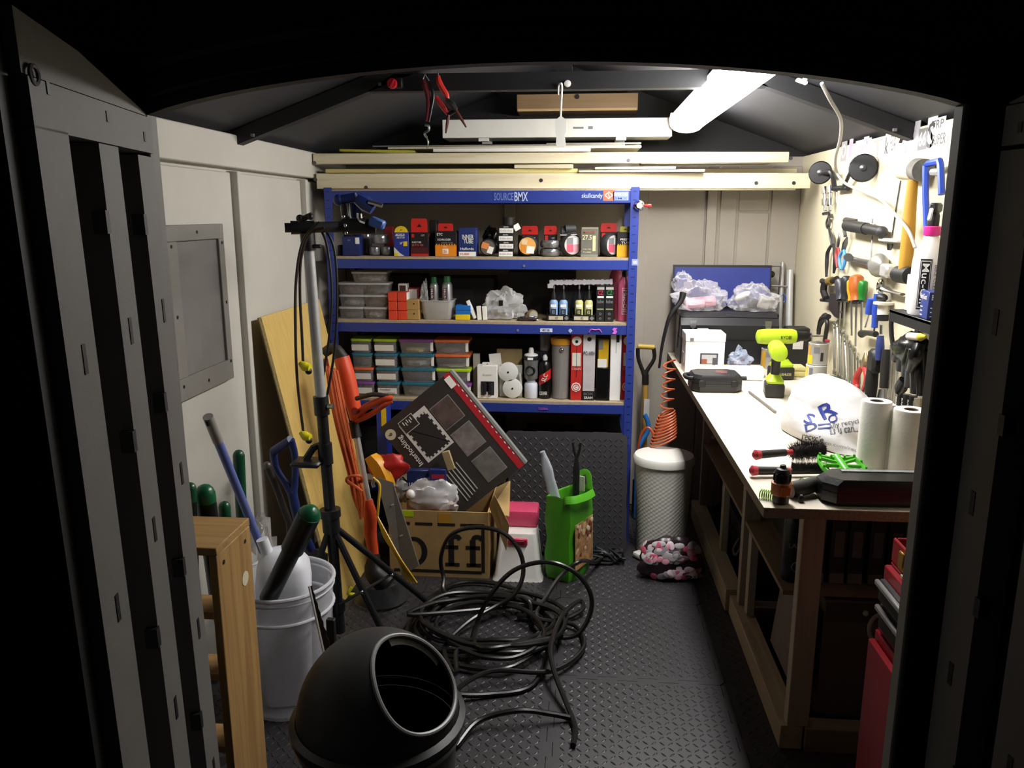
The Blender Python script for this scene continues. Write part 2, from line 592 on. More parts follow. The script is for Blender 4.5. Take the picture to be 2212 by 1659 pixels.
# door leaves, swung open towards the camera: inner face with two deep channels
def leaf(nm, hinge, ang, lean, side, m):
    """local x runs from the hinge to the free edge, local y out of the inner face"""
    W_ = .445
    d = struct(G().prism([(0, .03), (W_, .03), (W_, 1.90), (W_ * .6, 1.88), (W_ * .3, 1.85), (0, 1.82)], .012, Matrix.Translation((0, -side * .05 + .006, 0)) @ FRONT).obj(nm, OUTER, smooth=0))
    d.location = hinge
    d.rotation_euler = (lean, 0, ang)
    def bx(x0, x1, z0, z1, t=.05, name='stile', mm=m, bev=0):
        return G().box(((x0 + x1) / 2, -side * (.045 - t / 2), (z0 + z1) / 2), (x1 - x0, t, z1 - z0), bev=bev).obj(name, mm, d)
    bx(0, .082, .03, 1.755)
    bx(.168, .244, .03, 1.76)
    bx(.345, .44, .03, 1.765)
    bx(0, .44, 1.762, 1.822, name='top_rail')
    G().prism([(0, 1.825), (W_, 1.825), (W_, 1.90), (W_ * .6, 1.882), (W_ * .3, 1.855), (0, 1.828)], .045, Matrix.Translation((0, .0225 - side * .022, 0)) @ FRONT).obj('arched_rail', m, d, smooth=0)
    bx(.325, .343, .5, 1.745, t=.03, name='rib')
    bx(W_, W_ + .03, .03, 1.90, t=.03, name='edge_strip', mm=OUTER)
    for x, zs in ((.04, (1.49, 1.186, .87, .56)), (.207, (1.478, 1.144, .81, .48)), (.387, (1.465, 1.096, .73))):
        for z in zs:
            G().box((x, side * .0005, z), (.011, .0115, .042)).obj('slot', BLACK, d)
    for x, z in ((.389, 1.815), (.198, 1.802), (.039, 1.787)):
        G().box((x, side * .0005, z), (.009, .0115, .016)).obj('slot', BLACK, d)
    G().ring((.422, side * .005, 1.826), .011, .003, 'y', 16, 6).obj('hinge_cap', m, d)
    for x, zs in ((.249, (1.647, 1.309, .97, .63)), (.086, (1.641, 1.333, 1.02, .7))):
        for z in zs:
            G().box((x, -side * .003, z), (.014, .02, .034)).obj('clip', BLACK, d)
    return d
leaf('door_1', (-.725, 1.40, 0), math.radians(-79), math.radians(1), 1, DOORM)
leaf('door_2', (.66, 1.36, 0), math.radians(180 + 98), 0, -1, DOORM)

# ---------------------------------------------------------------- ceiling lamp (the only light in the shed)
lamp = thing('ceiling_lamp', 'long white batten lamp, lit, under the dark roof slope', 'lamp', (.5, 3.20, 2.10))
LE = bpy.data.materials.new('lamp_diffuser')
LE.use_nodes = True
p = LE.node_tree.nodes['Principled BSDF']
p.inputs['Base Color'].default_value = (.9, .9, .9, 1)
p.inputs['Emission Color'].default_value = (1.0, .985, .962, 1)
p.inputs['Emission Strength'].default_value = LAMP_POWER
hp = []
for i in range(9):
    a = PI * i / 8
    hp.append((-.08 * math.cos(a), -.06 * math.sin(a) ** .7 + .0))
g = G()
g.prism([(x, z) for x, z in hp], 1.72, Matrix.Translation((0, .86, 0)) @ FRONT)
g.obj('diffuser', LE, lamp, smooth=50)
G().box((0, 0, .022), (.13, 1.76, .04), bev=.008).obj('housing', mat('#c9c9c9', .5), lamp)
for s_ in (-1, 1):
    G().prism([(x * 1.06, z * 1.06) for x, z in hp] + [(.078, .03), (-.078, .03)], .02, Matrix.Translation((0, s_ * .872 + .01, 0)) @ FRONT).obj('end_cap', mat('#b9b9b9', .4), lamp)
for y in (-.5, .5):
    G().box((0, y, .075), (.05, .03, .075)).obj('bracket', GREY, lamp)


# ================================================================ blue shelf rack
RKF = 3.876
RKX0, RKX1 = -1.245, .272
RKB = mat('#2b3c8c', .38, var=.08, scale=6)
rack = thing('shelf_rack', 'blue metal shelf rack with chipboard shelves against the back wall', 'shelf', ((RKX0 + RKX1) / 2, 4.14, 0))
def rk(g, name, m, parent=rack, **k):
    return g.obj(name, m, parent, world=(parent is rack), **k)
BOARD = mat('#a8977a', .8, var=.2, scale=60)
for x, s_ in ((RKX0, 1), (RKX1, -1)):
    for y, t_ in ((RKF, 1), (4.40, -1)):
        g = G()
        g.box((x + s_ * .02, y + t_ * .001, .89), (.04, .002, 1.78))
        g.box((x + s_ * .001, y + t_ * .02, .89), (.002, .04, 1.78))
        po = rk(g, 'post', RKB, smooth=0)
        if t_ > 0:
            g = G()
            for i in range(44):
                g.box((x + s_ * .02, y - .0006, .04 + i * .04), (.016, .001, .004))
            rk(g, 'slot_row', mat('#131c52', .5))['kind'] = 'stuff'
for z in (1.452, 1.137, .738, .30):
    rk(G().box(((RKX0 + RKX1) / 2, 4.14, z - .0072), (RKX1 - RKX0 - .008, .515, .012)), 'shelf_board', BOARD)
    for y in (RKF + .006, 4.395):
        rk(G().box(((RKX0 + RKX1) / 2, y, z - .0365), (RKX1 - RKX0 - (0.006 if y > 4 else .045), .004, .046), bev=.0015), 'beam', RKB)
    for x in (RKX0 + .004, RKX1 - .004):
        rk(G().box((x, 4.14, z - .0365), (.003, .50, .045)), 'side_beam', RKB)
for y in (RKF + .004, 4.395):
    rk(G().box(((RKX0 + RKX1) / 2, y, 1.735), (RKX1 - RKX0 - .045, .004, .058), bev=.0015), 'beam', RKB)
for x in (RKX0 + .004, RKX1 - .004):
    rk(G().box((x, 4.14, 1.735), (.003, .50, .055)), 'side_beam', RKB)
rk(G().box(((RKX0 + RKX1) / 2, 4.14, 1.766), (RKX1 - RKX0 - .008, .515, .012)), 'shelf_board', BOARD)
for x, z in ((-.27, 1.41), (-.30, 1.73), (-.3, 1.095)):
    rk(G().cyl((x, RKF + .0035, z), (x, RKF + .001, z), .006, n=10), 'bolt', GREY)

# stickers on the rack
def sticker(parts, name, label, loc, w_, h_, m, rot=FRONT, wrds=(), cat='sticker', group=None):
    t = thing(name, label, cat, loc, (0, 0, 0), group)
    G().box((0, 0, 0), (w_, h_, .0006)).obj('backing', m, t).matrix_local = rot
    for (u, v, uw, vh, s_, mm) in wrds:
        text(s_, uw * w_, vh * h_, mm, t, rot @ Matrix.Translation((u * w_, v * h_, .0004)))
    return t
SY = RKF + .0015
PB = mat('#a9b6dd', .5)
sticker(0, 'shop_sticker', 'long pale sticker reading BMX on the top beam of the blue rack', (-0.3349, SY, 1.736), 0.1676, .044, RKB, wrds=((-.2, 0, .55, .8, 'SOURCE', mat('#6f83c4', .5)), (.3, 0, .38, .95, 'BMX', mat('#c9d3f0', .5))))
sticker(0, 'brand_sticker', 'white script sticker on the top beam beside the orange square sticker', (0.0508, SY, 1.737), .1, .03, RKB, wrds=((0, 0, .98, .9, 'skullcandy', mat('#b9c6ec', .5)),))
sticker(0, 'square_sticker', 'orange square sticker with white diamond mark on the top beam', (0.1288, SY, 1.741), .052, .050, mat('#e0674a', .5), wrds=((0, 0, .7, .7, '<S>', WHITE),))
sticker(0, 'faded_sticker', 'faded grey sticker at the right end of the top beam', (0.1852, SY, 1.738), .072, .04, mat('#8593c6', .5), wrds=((0, .2, .9, .35, 'SUPERSTAR', mat('#c3cbe6', .5)), (0, -.25, .9, .3, 'BMX', mat('#5668ac', .5))))
sticker(0, 'price_label', 'small white label on the beam of the middle shelf', (-0.1597, SY, 1.097), .06, .018, mat('#cfd6ea', .5), wrds=((0, 0, .6, .5, 'E2', BLACK),))
sticker(0, 'diamond_sticker', 'tiny pale diamond sticker on the middle shelf beam', (-0.0419, SY, 1.096), .016, .016, PB, rot=FRONT @ Matrix.Rotation(PI / 4, 4, 'Z'))
g = G()
g.tube([(-.03, 0, -.008), (-.02, 0, .006), (0, 0, .004), (.02, 0, .006), (.03, 0, -.008)], .003, 6, sub=4)
tag(g.obj('pink_sticker', mat('#b04fb4', .5), loc=(0.0796, SY - .002, 1.098)), 'pink arched sticker on the middle shelf beam', 'sticker')
g = G()
g.prism([(-.012, -.014), (.004, -.016), (.012, -.004), (.006, .004), (.012, .014), (-.004, .016), (-.012, .006), (-.004, -.002)], .001, FRONT)
tag(g.obj('pink_sticker', mat('#d46ad0', .5), loc=(0.1738, SY - .0005, 1.098)), 'pink letter S sticker near the right post of the rack', 'sticker')
sticker(0, 'pink_sticker', 'narrow pink word sticker on the beam of the lower shelf', (-0.1723, SY, .70), .048, .014, RKB, wrds=((0, 0, .98, .9, 'TOOTING', mat('#b452b8', .5)),))
sticker(0, 'grey_sticker', 'small grey square sticker on the right post of the rack', (0.2618, RKF - .001, 1.43), .032, .03, mat('#7f8fb8', .5), wrds=((0, 0, .6, .5, 'oo', WHITE),))
# bell on the right post
t = thing('bicycle_bell', 'round chrome bell with a red lever on the right post of the blue rack', 'bell', (0.2717, 3.872, 1.6939))
G().lathe([(.004, .022), (.018, .018), (.025, .008), (.026, 0)], 20, FRONT).obj('dome', CHROME, t)
G().lathe([(.013, .0225), (.013, .024), (.002, .025)], 16, FRONT).obj('badge', WHITE, t)
G().box((.042, .004, .0), (.034, .008, .014), bev=.004).obj('lever', RED, t)
G().box((-.022, .006, .002), (.012, .008, .022), bev=.003).obj('clamp', RED, t)


# ================================================================ top shelf of the rack
def tube_pack(name, label, loc, r, t, rot, face, quads=None, cat='inner tube', group=None, m=DGREY):
    """shrink-wrapped round pack lying on its rim; disc axis = local y"""
    o = thing(name, label, cat, loc, rot, group)
    pr = [(r * .8, -t / 2), (r * .97, -t * .3), (r, 0), (r * .97, t * .3), (r * .8, t / 2)]
    G().lathe(pr, 28, FRONT).obj('wrapped_tube', m, o)
    if face:
        G().cyl((0, -t / 2 - .0003, 0), (0, -t / 2 - .001, 0), r * .82, n=28).obj('round_label', face, o)
    if quads:
        for (u0, v0, u1, v1, mm) in quads:
            G().box(((u0 + u1) / 2 * r, -t / 2 - .0014, (v0 + v1) / 2 * r), ((u1 - u0) * r, .0008, (v1 - v0) * r)).obj('label_patch', mm, o)
    return o

FILMG = mat('#8c8c8e', .18, .55, var=.35, scale=30, bump=.5, bscale=60)
# silver shrink-wrapped rolls at the left end
def roll(name, label, ls, group, m=FILMG):
    (x, y, z), (w_, d, h) = ls
    g = G()
    r = w_ / 2
    g.lathe([(r * .55, 0), (r * .92, .003), (r, h * .2), (r, h * .8), (r * .92, h - .003), (r * .55, h), (r * .5, h * .7)], 22)
    return tag(g.obj(name, m, loc=(x, y, z)), label, 'roll', group)
ROLLG = 'silver shrink-wrapped rolls on the top shelf'
for a, lab in ((((-1.0281, 3.98, 1.452), (0.0584, 0.12, 0.0446)), 'low silver shrink-wrapped roll nearer the dark blue carton'), (((-0.9627, 3.98, 1.452), (0.0629, 0.12, 0.0471)), 'low silver shrink-wrapped roll next to the blue and yellow carton')):
    roll('wrapped_roll', lab, a, ROLLG)
a = ((-0.9979, 3.98, 1.452), (0.0838, 0.12, 0.1009))
roll('wrapped_roll', 'silver wrapped roll with a white label lying on two smaller rolls', ((a[0][0], a[0][1], 1.452 + .056), (a[1][0], .1, .05)), ROLLG)
a = ((-1.0937, 4.07, 1.452), (0.0551, 0.1, 0.105))
roll('wrapped_roll', 'silver wrapped roll standing behind the dark blue carton', a, ROLLG)
a = ((-1.2013, 3.98, 1.452), (0.0353, 0.12, 0.0508))
roll('wrapped_roll', 'small grey wrapped roll between the left post and the dark blue carton', a, ROLLG, DGREY)
t = carton('tool_carton', 'dark blue carton at the left end of the top shelf', 'box', ((-1.1335, 3.965, 1.452), (0.0843, 0.09, 0.0939)), NAVY,
       [('f', .78, .62, 1.02, .95, PAPER), ('f', 0, .0, 1, .46, mat('#182560', .5))], [('f', .3, .8, .5, .84, 'tube', WHITE)])
t = carton('tube_carton', 'blue and yellow carton with a round yellow hanging tab', 'box', ((-0.8792, 3.955, 1.452), (0.0741, 0.07, 0.1146)), mat('#24338e', .45),
       [('f', .64, .42, .9, .62, YELLOW), ('f', 0, 0, .25, .12, YELLOW), ('f', .1, .85, .7, .87, WHITE)],
       [('f', .15, .86, .75, .95, 'MICHELIN', WHITE), ('f', .2, .74, .75, .82, 'AIR STOP', WHITE), ('f', .4, .5, .6, .6, '26"', WHITE)])
(bx_, by_, bz_), (bw_, bd_, bh_) = ((-0.8792, 3.955, 1.452), (0.0741, 0.07, 0.1146))
g = G()
g.prism([(bw_ * .45 * math.cos(a), bw_ * .42 * math.sin(a)) for a in [PI * i / 12 for i in range(13)]], .001, Matrix.Translation((0, -bd_ / 2 + .003, bh_)) @ FRONT)
ht = g.obj('hanging_tab', YELLOW, t)
G().cyl((0, -bd_ / 2 + .0015, bh_ + .012), (0, -bd_ / 2 + .001, bh_ + .012), .003, n=8).obj('slot', BLACK, ht)
g = G()
g.prism([(-bw_ / 2, 0), (bw_ * .2, 0), (-bw_ * .1, bh_ * .12), (-bw_ / 2, bh_ * .38)], .0008, Matrix.Translation((0, -bd_ / 2 - .0002, 0)) @ FRONT)
g.obj('wave_print', mat('#d9d6c0', .5), t)

def redtube(label, ls, tabh=.05, tabw=None, group=None, faces=True):
    (x, y, z), (w_, d, h) = ls
    hh = h - tabh
    return carton('tube_carton', label, 'box', ((x, y, z), (w_, d, hh)), mat('#1b1416', .45),
        [('f', 0, 0, 1, .1, RED), ('f', .06, .78, .2, .92, RED), ('f', 0, .1, 1, .36, mat('#4a1114', .5))] + ([('r', .3, .8, .34, .95, RED), ('r', .5, .8, .54, .95, RED)]),
        [('f', .08, .55, .6, .62, 'ROAD TUBE', WHITE), ('f', .08, .42, .72, .5, 'BUTYL 700', mat('#d4574f', .5)), ('f', .6, .84, .8, .9, 'CST', WHITE)], tab=(RED, tabw or w_ * .92, tabh), group=group)
redtube('tall black and red tube carton with a red top flap', ((-0.7882, 3.96, 1.452), (0.0875, 0.08, 0.1815)), .066)
carton('tube_carton', 'black and orange carton with hazard stripes and a red hanging tab beside the navy carton', 'box', ((-0.6579, 3.96, 1.452), (0.1055, 0.08, 0.1217)), mat('#1a1618', .45),
    [('f', 0, 0, 1, .44, mat('#e88a1a', .5)), ('f', .34, .1, .62, .3, PAPER)] + [('f', .04 + i * .12, .44, .1 + i * .12, .49, mat('#e88a1a', .5)) for i in range(8)],
    [('f', .12, .62, .75, .7, 'SCHRADER', WHITE), ('f', .3, .5, .85, .57, 'INNER TUBE', GREY), ('f', .1, .82, .36, .92, 'ETC', WHITE), ('f', .4, .34, .56, .4, 'ETC', WHITE), ('f', .4, .14, .56, .26, '26', mat('#e88a1a', .5))], tab=(RED, .075, .036))
carton('tube_carton', 'navy carton printed INNER TUBE with a white base strip', 'box', ((-0.5502, 3.9625, 1.452), (0.0867, 0.085, 0.1374)), mat('#22306e', .45),
    [('f', 0, 0, .97, .16, PAPER), ('r', .2, .1, .8, .9, mat('#2c3b80', .5))],
    [('f', .2, .6, .85, .76, 'INNER', WHITE), ('f', .28, .45, .82, .6, 'TUBE', WHITE), ('f', .1, .22, .85, .31, 'Halfords', WHITE), ('f', .05, .05, .6, .11, 'TUBE', mat('#d4574f', .5))])
# black bag behind
tag(G().blob((0, 0, .075), (.045, .04, .085), 3, .2, 2.2, crease=.25).obj('black_bag', mat('#131316', .25), loc=(-0.4521, 4.07, 1.432)), 'glossy black plastic pouch behind the orange label tube pack', 'bag')
ORL = mat('#e08a4a', .5)
tube_pack('tube_pack', 'round tube pack with an orange and white label beside the navy carton', (-0.4524, 3.955, 1.4525 + .0425), .042, .05, (0, .3, 0), mat('#6a5f58', .4), ((-.75, -.25, .1, .45, ORL), (.05, -.6, .7, .2, PAPER)))
# stack of four small white cartons
for i, (p, q) in enumerate(((538, 555), (523, 538), (508, 523), (492, 508))):
    (x, y, z), (w_, d, h) = ((-0.3604, 3.945, 1.452), (0.0704, 0.05, 0.0313))
    h_ = .0375
    carton('small_carton', 'small white and black carton in a stack of four, %s' % ('lowest', 'second from the shelf', 'third from the shelf', 'topmost, flap open')[i], 'box',
        ((x - .002 + .003 * (i % 2), y, 1.452 + i * h_), (w_, d, h_ - .0006)), BLACK, [('f', .02, .02, .98, .62, PAPER)], [('f', .3, .72, .65, .9, 'clarks', WHITE), ('f', .1, .2, .9, .5, 'brake shoe', mat('#b9b9b9', .5))], group='stack of small white cartons')
t = [o for o in bpy.data.objects if o.get('label', '').endswith('flap open')][0]
G().box((.05, -.012, .028), (.03, .001, .03), rot=(0, -.5, .3)).obj('flap', PAPER, t)
g = G()
g.lathe([(.018, 0), (.027, 0), (.027, .036), (.018, .036), (.018, 0)], 20, cap=(False, False))
tag(g.obj('tape_roll', mat('#1a1a1a', .6), loc=(-0.3501, 3.945, 1.6035)), 'black tape roll on top of the stack of small white cartons', 'tape')
def smallred(label, ls, **k):
    (x, y, z), (w_, d, h) = ls
    return carton('tube_carton', label, 'box', ((x, y, z), (w_, d, h - .042)), mat('#1b1416', .45), [('f', .08, .76, .3, .95, RED)], [('f', .6, .8, .85, .87, 'CST', WHITE)], tab=(RED, w_ * .98, .042), **k)
smallred('black carton with a red tab behind the yellow label tube pack', ((-0.2502, 4.03, 1.452), (0.0804, 0.06, 0.1454)))
tube_pack('tube_pack', 'round tube pack with a yellow orange and white label standing before a black carton', (-0.2574, 3.955, 1.4525 + .0505), .05, .05, (0, .1, 0), mat('#e6a858', .45), ((-.6, .1, -.05, .6, mat('#e8c9a0', .5)), (-.05, -.7, .7, .0, PAPER), (-.6, -.6, -.06, .05, mat('#e08a2a', .5))))
tag(G().box((0, 0, .05), (.02, .03, .1), bev=.003).obj('olive_card', mat('#6c6426', .6), loc=(-0.3049, 4.09, 1.452)), 'olive card slip standing behind the stack of white cartons', 'card')
smallred('black carton with a red tab behind the two flat grey packs', ((-0.1481, 4.03, 1.452), (0.0641, 0.06, 0.1456)))
def flat_pack(label, z):
    g = G()
    g.lathe([(.02, .0), (.044, .002), (.051, .012), (.051, .027), (.044, .037), (.02, .039)], 26)
    o = tag(g.obj('flat_pack', FILMG, loc=(-0.1468, 3.975, z)), label, 'inner tube', 'flat grey wrapped packs')
    return o
flat_pack('flat grey film-wrapped pack lying lowest of two on the top shelf', 1.452)
flat_pack('flat grey film-wrapped pack lying upon another one', 1.4915)
t = thing('rubber_roll', 'dark grey rolled rubber held by a pale band above the red label tube pack', 'rubber', (-0.0614, 3.98, 1.5609), (0, .15, .1))
g = G()
g.cyl((-.035, 0, 0), (.035, 0, .006), .03, n=16)
g.obj('roll', mat('#2d2c2e', .6), t)
G().cyl((-.02, -.02, .02), (.03, -.012, .028), .022, n=14).obj('roll', mat('#343335', .6), t)
G().tube([(-.04, -.034, -.012), (0, -.042, -.006), (.04, -.036, .004)], .002, 6, sub=4).obj('band', PAPER, t)
RLB = mat('#c25068', .45)
for px, lab in ((1232, 'round tube pack with a red and white label beside the grey 27.5 carton'), (1318, 'round tube pack with a red and white label in front of a red-tabbed carton')):
    x = -0.0486 if px == 1232 else 0.1429
    o = tube_pack('tube_pack', lab, (x, 3.96, 1.452 + .056), .056, .05, (0, 0, .75 if px == 1318 else .5), mat('#b9b2b0', .35), ((-.6, -.62, .02, .05, RLB), (.02, .05, .62, .62, PAPER), (-.6, .07, 0, .6, GREY), (.03, -.6, .6, .02, mat('#d79aa4', .5))))
carton('tube_carton', 'tall grey carton printed 27.5 in pale figures', 'box', ((0.0437, 3.955, 1.452), (0.0823, 0.07, 0.1405)), mat('#6d6a60', .5),
    [('f', .68, .2, .86, .72, mat('#cfc79a', .5)), ('f', 0, 0, 1, .08, mat('#7f8276', .5)), ('f', .04, .93, .96, 1, mat('#8a8778', .5))],
    [('f', .08, .58, .62, .74, '27.5', mat('#d8cfa8', .5)), ('f', .12, .8, .82, .88, 'MAXXIS', mat('#a3543c', .5)), ('f', .1, .24, .6, .28, 'WELTER', mat('#c9c2a0', .5)), ('f', .1, .14, .6, .18, 'TUBE', mat('#c9c2a0', .5))])
smallred('black carton with a red tab behind the right red label tube pack', ((0.1379, 4.05, 1.452), (0.0795, 0.06, 0.159)))
carton('tube_carton', 'yellow and black hazard-striped carton against the right post', 'box', ((0.2136, 3.96, 1.452), (0.0751, 0.08, 0.119)), mat('#151414', .45),
    [('f', 0, 0, 1, .47, mat('#e6a81a', .5))] + [('f', .04 + i * .14, .47, .11 + i * .14, .52, mat('#e6a81a', .5)) for i in range(7)],
    [('f', .2, .66, .9, .74, 'PRESTA', WHITE), ('f', .25, .54, .92, .62, 'TUBE', WHITE), ], tab=(mat('#8c8420', .5), .05, .026))
# dim things at the back of the top shelf
for i, (p0, p1, pt, h_, lab) in enumerate(((842, 856, 485, '#8a1f24', 'dull red pouch leaning at the back beside the blue and yellow carton'), (926, 942, 478, '#241a1c', 'dark carton standing behind the tall red-topped carton'))):
    a = (((-0.9845, 4.125, 1.452), (0.0485, 0.05, 0.1429)), ((-0.734, 4.025, 1.452), (0.0375, 0.05, 0.1719)))[i]
    tag(G().box((0, 0, a[1][2] / 2), a[1], bev=.004).obj(('red_pouch', 'dark_carton')[i], mat(h_, .5), loc=a[0]), lab, ('pouch', 'box')[i])

# ================================================================ middle shelf
TUBM = mat('#c8c4c0', .2, alpha=.24, var=.05)
LIDM = mat('#d8d5d2', .25, alpha=.55, var=.05)
def tub(name, label, ls, lidm, bodym, group, content=None, labelm=None, words=None, lidh=.010, rz=0., lab=(.1, .22, .86, .75)):
    (x, y, z), (w_, d, h) = ls
    t = thing(name, label, 'container', (x, y, z), rz, group)
    def rr(wx, dy, zz, r=.012):
        pts = []
        for cx, cy, a0 in ((wx / 2 - r, dy / 2 - r, 0), (-wx / 2 + r, dy / 2 - r, PI / 2), (-wx / 2 + r, -dy / 2 + r, PI), (wx / 2 - r, -dy / 2 + r, 1.5 * PI)):
            for k in range(4):
                a = a0 + PI / 2 * k / 3
                pts.append((cx + r * math.cos(a), cy + r * math.sin(a), zz))
        return pts
    G().loft([rr(w_ * .84, d * .84, .0005), rr(w_ * .86, d * .86, .004), rr(w_ * .965, d * .965, h - lidh)]).obj('tub', bodym, t)
    G().loft([rr(w_, d, h - lidh), rr(w_, d, h - .003), rr(w_ * .97, d * .97, h - .0005)]).obj('lid', lidm, t)
    if content:
        cm, ch = content
        G().blob((0, 0, ch * h * .5), (w_ * .40, d * .40, ch * h * .62), len(bpy.data.objects) % 17, .2, 2.5, 18, 10).obj('contents', cm, t)
    if labelm:
        u0, v0, u1, v1 = lab
        q = h - lidh
        yb, yt = -d * (.43 + .0525 * v0 * q / q) - .0015, -d * (.43 + .0525 * v1) - .0015
        g = G()
        g.add([((u0 - .5) * w_, yb, v0 * q), ((u1 - .5) * w_, yb, v0 * q), ((u1 - .5) * w_, yt, v1 * q), ((u0 - .5) * w_, yt, v1 * q)], [(0, 1, 2, 3)])
        lo = g.obj('paper_label', labelm, t)
        if words:
            for k, wd in enumerate(words):
                text(wd, (u1 - u0) * w_ * .55, .010, GREY, lo, Matrix.Translation(((u0 + u1) / 2 * w_ - w_ * .5 + (.012 if k else -.01), min(yb, yt) - .0008, (v0 + v1) / 2 * q + (.008 - .017 * k))) @ FRONT)
    return t
CONT = [mat('#4c4744', .6, var=.4, scale=60), mat('#8b8580', .5, var=.5, scale=60), mat('#5c4238', .6, var=.3, scale=50), mat('#2f2f31', .5)]
GT = 'stacked clear takeaway tubs on the middle shelf'
cols_ = (((((-1.1448, 3.975, 1.137), (0.1313, 0.11, 0.0485))), (((-1.0199, 3.975, 1.137), (0.1282, 0.11, 0.0498)))))
for c in range(2):
    (x, y, z), (w_, d, h) = cols_[c]
    h = .0585
    for k in range(3):
        tub('takeaway_tub', 'clear lidded takeaway tub, %s of the stack %s' % (('lowest', 'middle one', 'third up')[k], ('next to the left post', 'next to the orange cartons')[c]), 'xx' and ((x + (-.003, .002, 0)[k], y + .004 * k, z + k * .0605), (w_ + (.0, .004, .008)[k] * (1), d, .06)), LIDM, TUBM, GT, (CONT[(c + k) % 3], .6))
a = ((-1.0512, 3.975, 1.137), (0.1822, 0.11, 0.2161))
tub('takeaway_tub', 'clear takeaway tub on top, spanning both stacks of tubs', ((a[0][0], a[0][1] + .01, 1.137 + .182), (a[1][0], .12, .055)), LIDM, TUBM, GT, (CONT[1], .6))
# orange cartons, two wide and three high, then kraft ones
for i in range(2):
    for k in range(3):
        a = (((-0.9299, 3.955, 1.137), (0.0473, 0.07, 0.0414)), ((-0.8815, 3.955, 1.137), (0.0496, 0.07, 0.0419)))[i]
        carton('orange_carton', 'small orange carton in a block of six, %s row, %s' % (('bottom', 'middle', 'top')[k], ('beside the clear tubs', 'beside the kraft cartons')[i]), 'box', ((a[0][0], a[0][1] - .01, 1.137 + k * .0462), (a[1][0] - .0028, .07, .0448)), mat('#d8432a', .5),
            [('t', .0, .0, 1, .1, mat('#b5341f', .5))] + ([('r', .0, .05, 1, .95, PAPER)] if k == 2 and i == 1 else []), group='orange cartons on the middle shelf')
for k in range(2):
    a = ((-0.8285, 3.95, 1.137), (0.0565, 0.06, 0.0378))
    o = carton('kraft_carton', 'small brown kraft carton, %s of two' % ('lower', 'upper')[k], 'box', ((a[0][0], a[0][1] - .005, 1.137 + k * .05), (a[1][0] + .004, .07, .0495)), mat('#a8864e', .75), group='kraft cartons on the middle shelf')
    G().cyl((.006, -.0352, .03), (.006, -.0357, .03), .004, n=10).obj('hole', BLACK, o)
for (p, lab, m_, pm) in ((((-0.8974, 4.025, 1.137), (0.0456, 0.05, 0.1713)), 'white carton with a dark window print standing behind the orange cartons', PAPER, mat('#4a3a36', .5)), (((-0.8492, 4.045, 1.137), (0.0602, 0.05, 0.1487)), 'white and red carton lying behind the kraft cartons', mat('#9a3030', .5), PAPER)):
    carton('spares_carton', lab, 'box', p, m_, [('f', .15, .62, .85, .95, pm)])
# clear basket with two bottles and a clear bag
bk = ((-0.7105, 3.985, 1.137), (0.1638, 0.13, 0.0945))
t = thing('clear_basket', 'clear plastic basket holding spray bottles on the middle shelf', 'basket', bk[0])
w_, d, h = bk[1][0], .13, .092
g = G()
for sgn in (0, 1):
    pass
def rrect(wx, dy, zz, r=.02, n=4):
    pts = []
    for cx, cy, a0 in ((wx / 2 - r, dy / 2 - r, 0), (-wx / 2 + r, dy / 2 - r, PI / 2), (-wx / 2 + r, -dy / 2 + r, PI), (wx / 2 - r, -dy / 2 + r, 1.5 * PI)):
        for k in range(n):
            a = a0 + PI / 2 * k / (n - 1)
            pts.append((cx + r * math.cos(a), cy + r * math.sin(a), zz))
    return pts
g.loft([rrect(w_ * .98, d * .98, h), rrect(w_ * .86, d * .86, .006), rrect(w_ * .8, d * .8, 0), rrect(w_ * .78, d * .78, .002), rrect(w_ * .84, d * .84, .008), rrect(w_ * .96, d * .96, h)])
g.obj('basket', mat('#d6d4d0', .25, alpha=.5, var=.04), t)
g = G()
g.loft([rrect(w_ * .96, d * .96, h), rrect(w_ * 1.03, d * 1.03, h), rrect(w_ * 1.03, d * 1.03, h + .004), rrect(w_ * .96, d * .96, h + .004)], caps=False)
g.obj('rim', LIDM, t)
def spray(name, label, loc, r, h, body, cap, group=None, caph=.03, band=None):
    t = thing(name, label, 'spray can', loc, 0, group)
    G().lathe([(r * .9, 0), (r, .003), (r, h * .82), (r * .8, h * .88), (r * .6, h * .9)], 22).obj('can_body', body, t)
    G().lathe([(r * .68, h * .885), (r * .68, h * .9 + caph * .8), (r * .6, h * .9 + caph), (.002, h * .9 + caph)], 18).obj('cap', cap, t)
    if band:
        bm_, z0, z1 = band
        G().lathe([(r * 1.01, z0 * h), (r * 1.01, z1 * h)], 22, cap=(False, False)).obj('print_band', bm_, t)
    return t
SILV = mat('#9c9ea0', .32, .6, var=.1)
gc = mat('#1f6b3c', .4)
for px, lab, rr_, hh in ((938, 'slim silver spray bottle with a green cap in the clear basket', .021, .19), (964, 'wide silver spray bottle with a green cap in the clear basket', .026, .195)):
    x = -0.7297 if px == 938 else -0.6637
    o = spray('spray_bottle', lab, (x, 3.975, 1.146), rr_, hh, SILV, gc, 'silver spray bottles in the basket')
    G().box((-.008, -rr_ - .0006, .12), (.018, .0012, .055)).obj('label_panel', mat('#4a1c1c', .5), o)
    text('GT85', .05, .010, WHITE, o, Matrix.Translation((-.008, -rr_ - .0014, .12)) @ FRONT @ Matrix.Rotation(PI / 2, 4, 'Z'))
tag(G().blob((0, 0, .09), (.02, .03, .1), 5, .2, 3, crease=.4).obj('clear_bag', CLEAR, loc=(-0.7794, 3.97, 1.13)), 'tall clear plastic bag standing in the basket', 'bag')
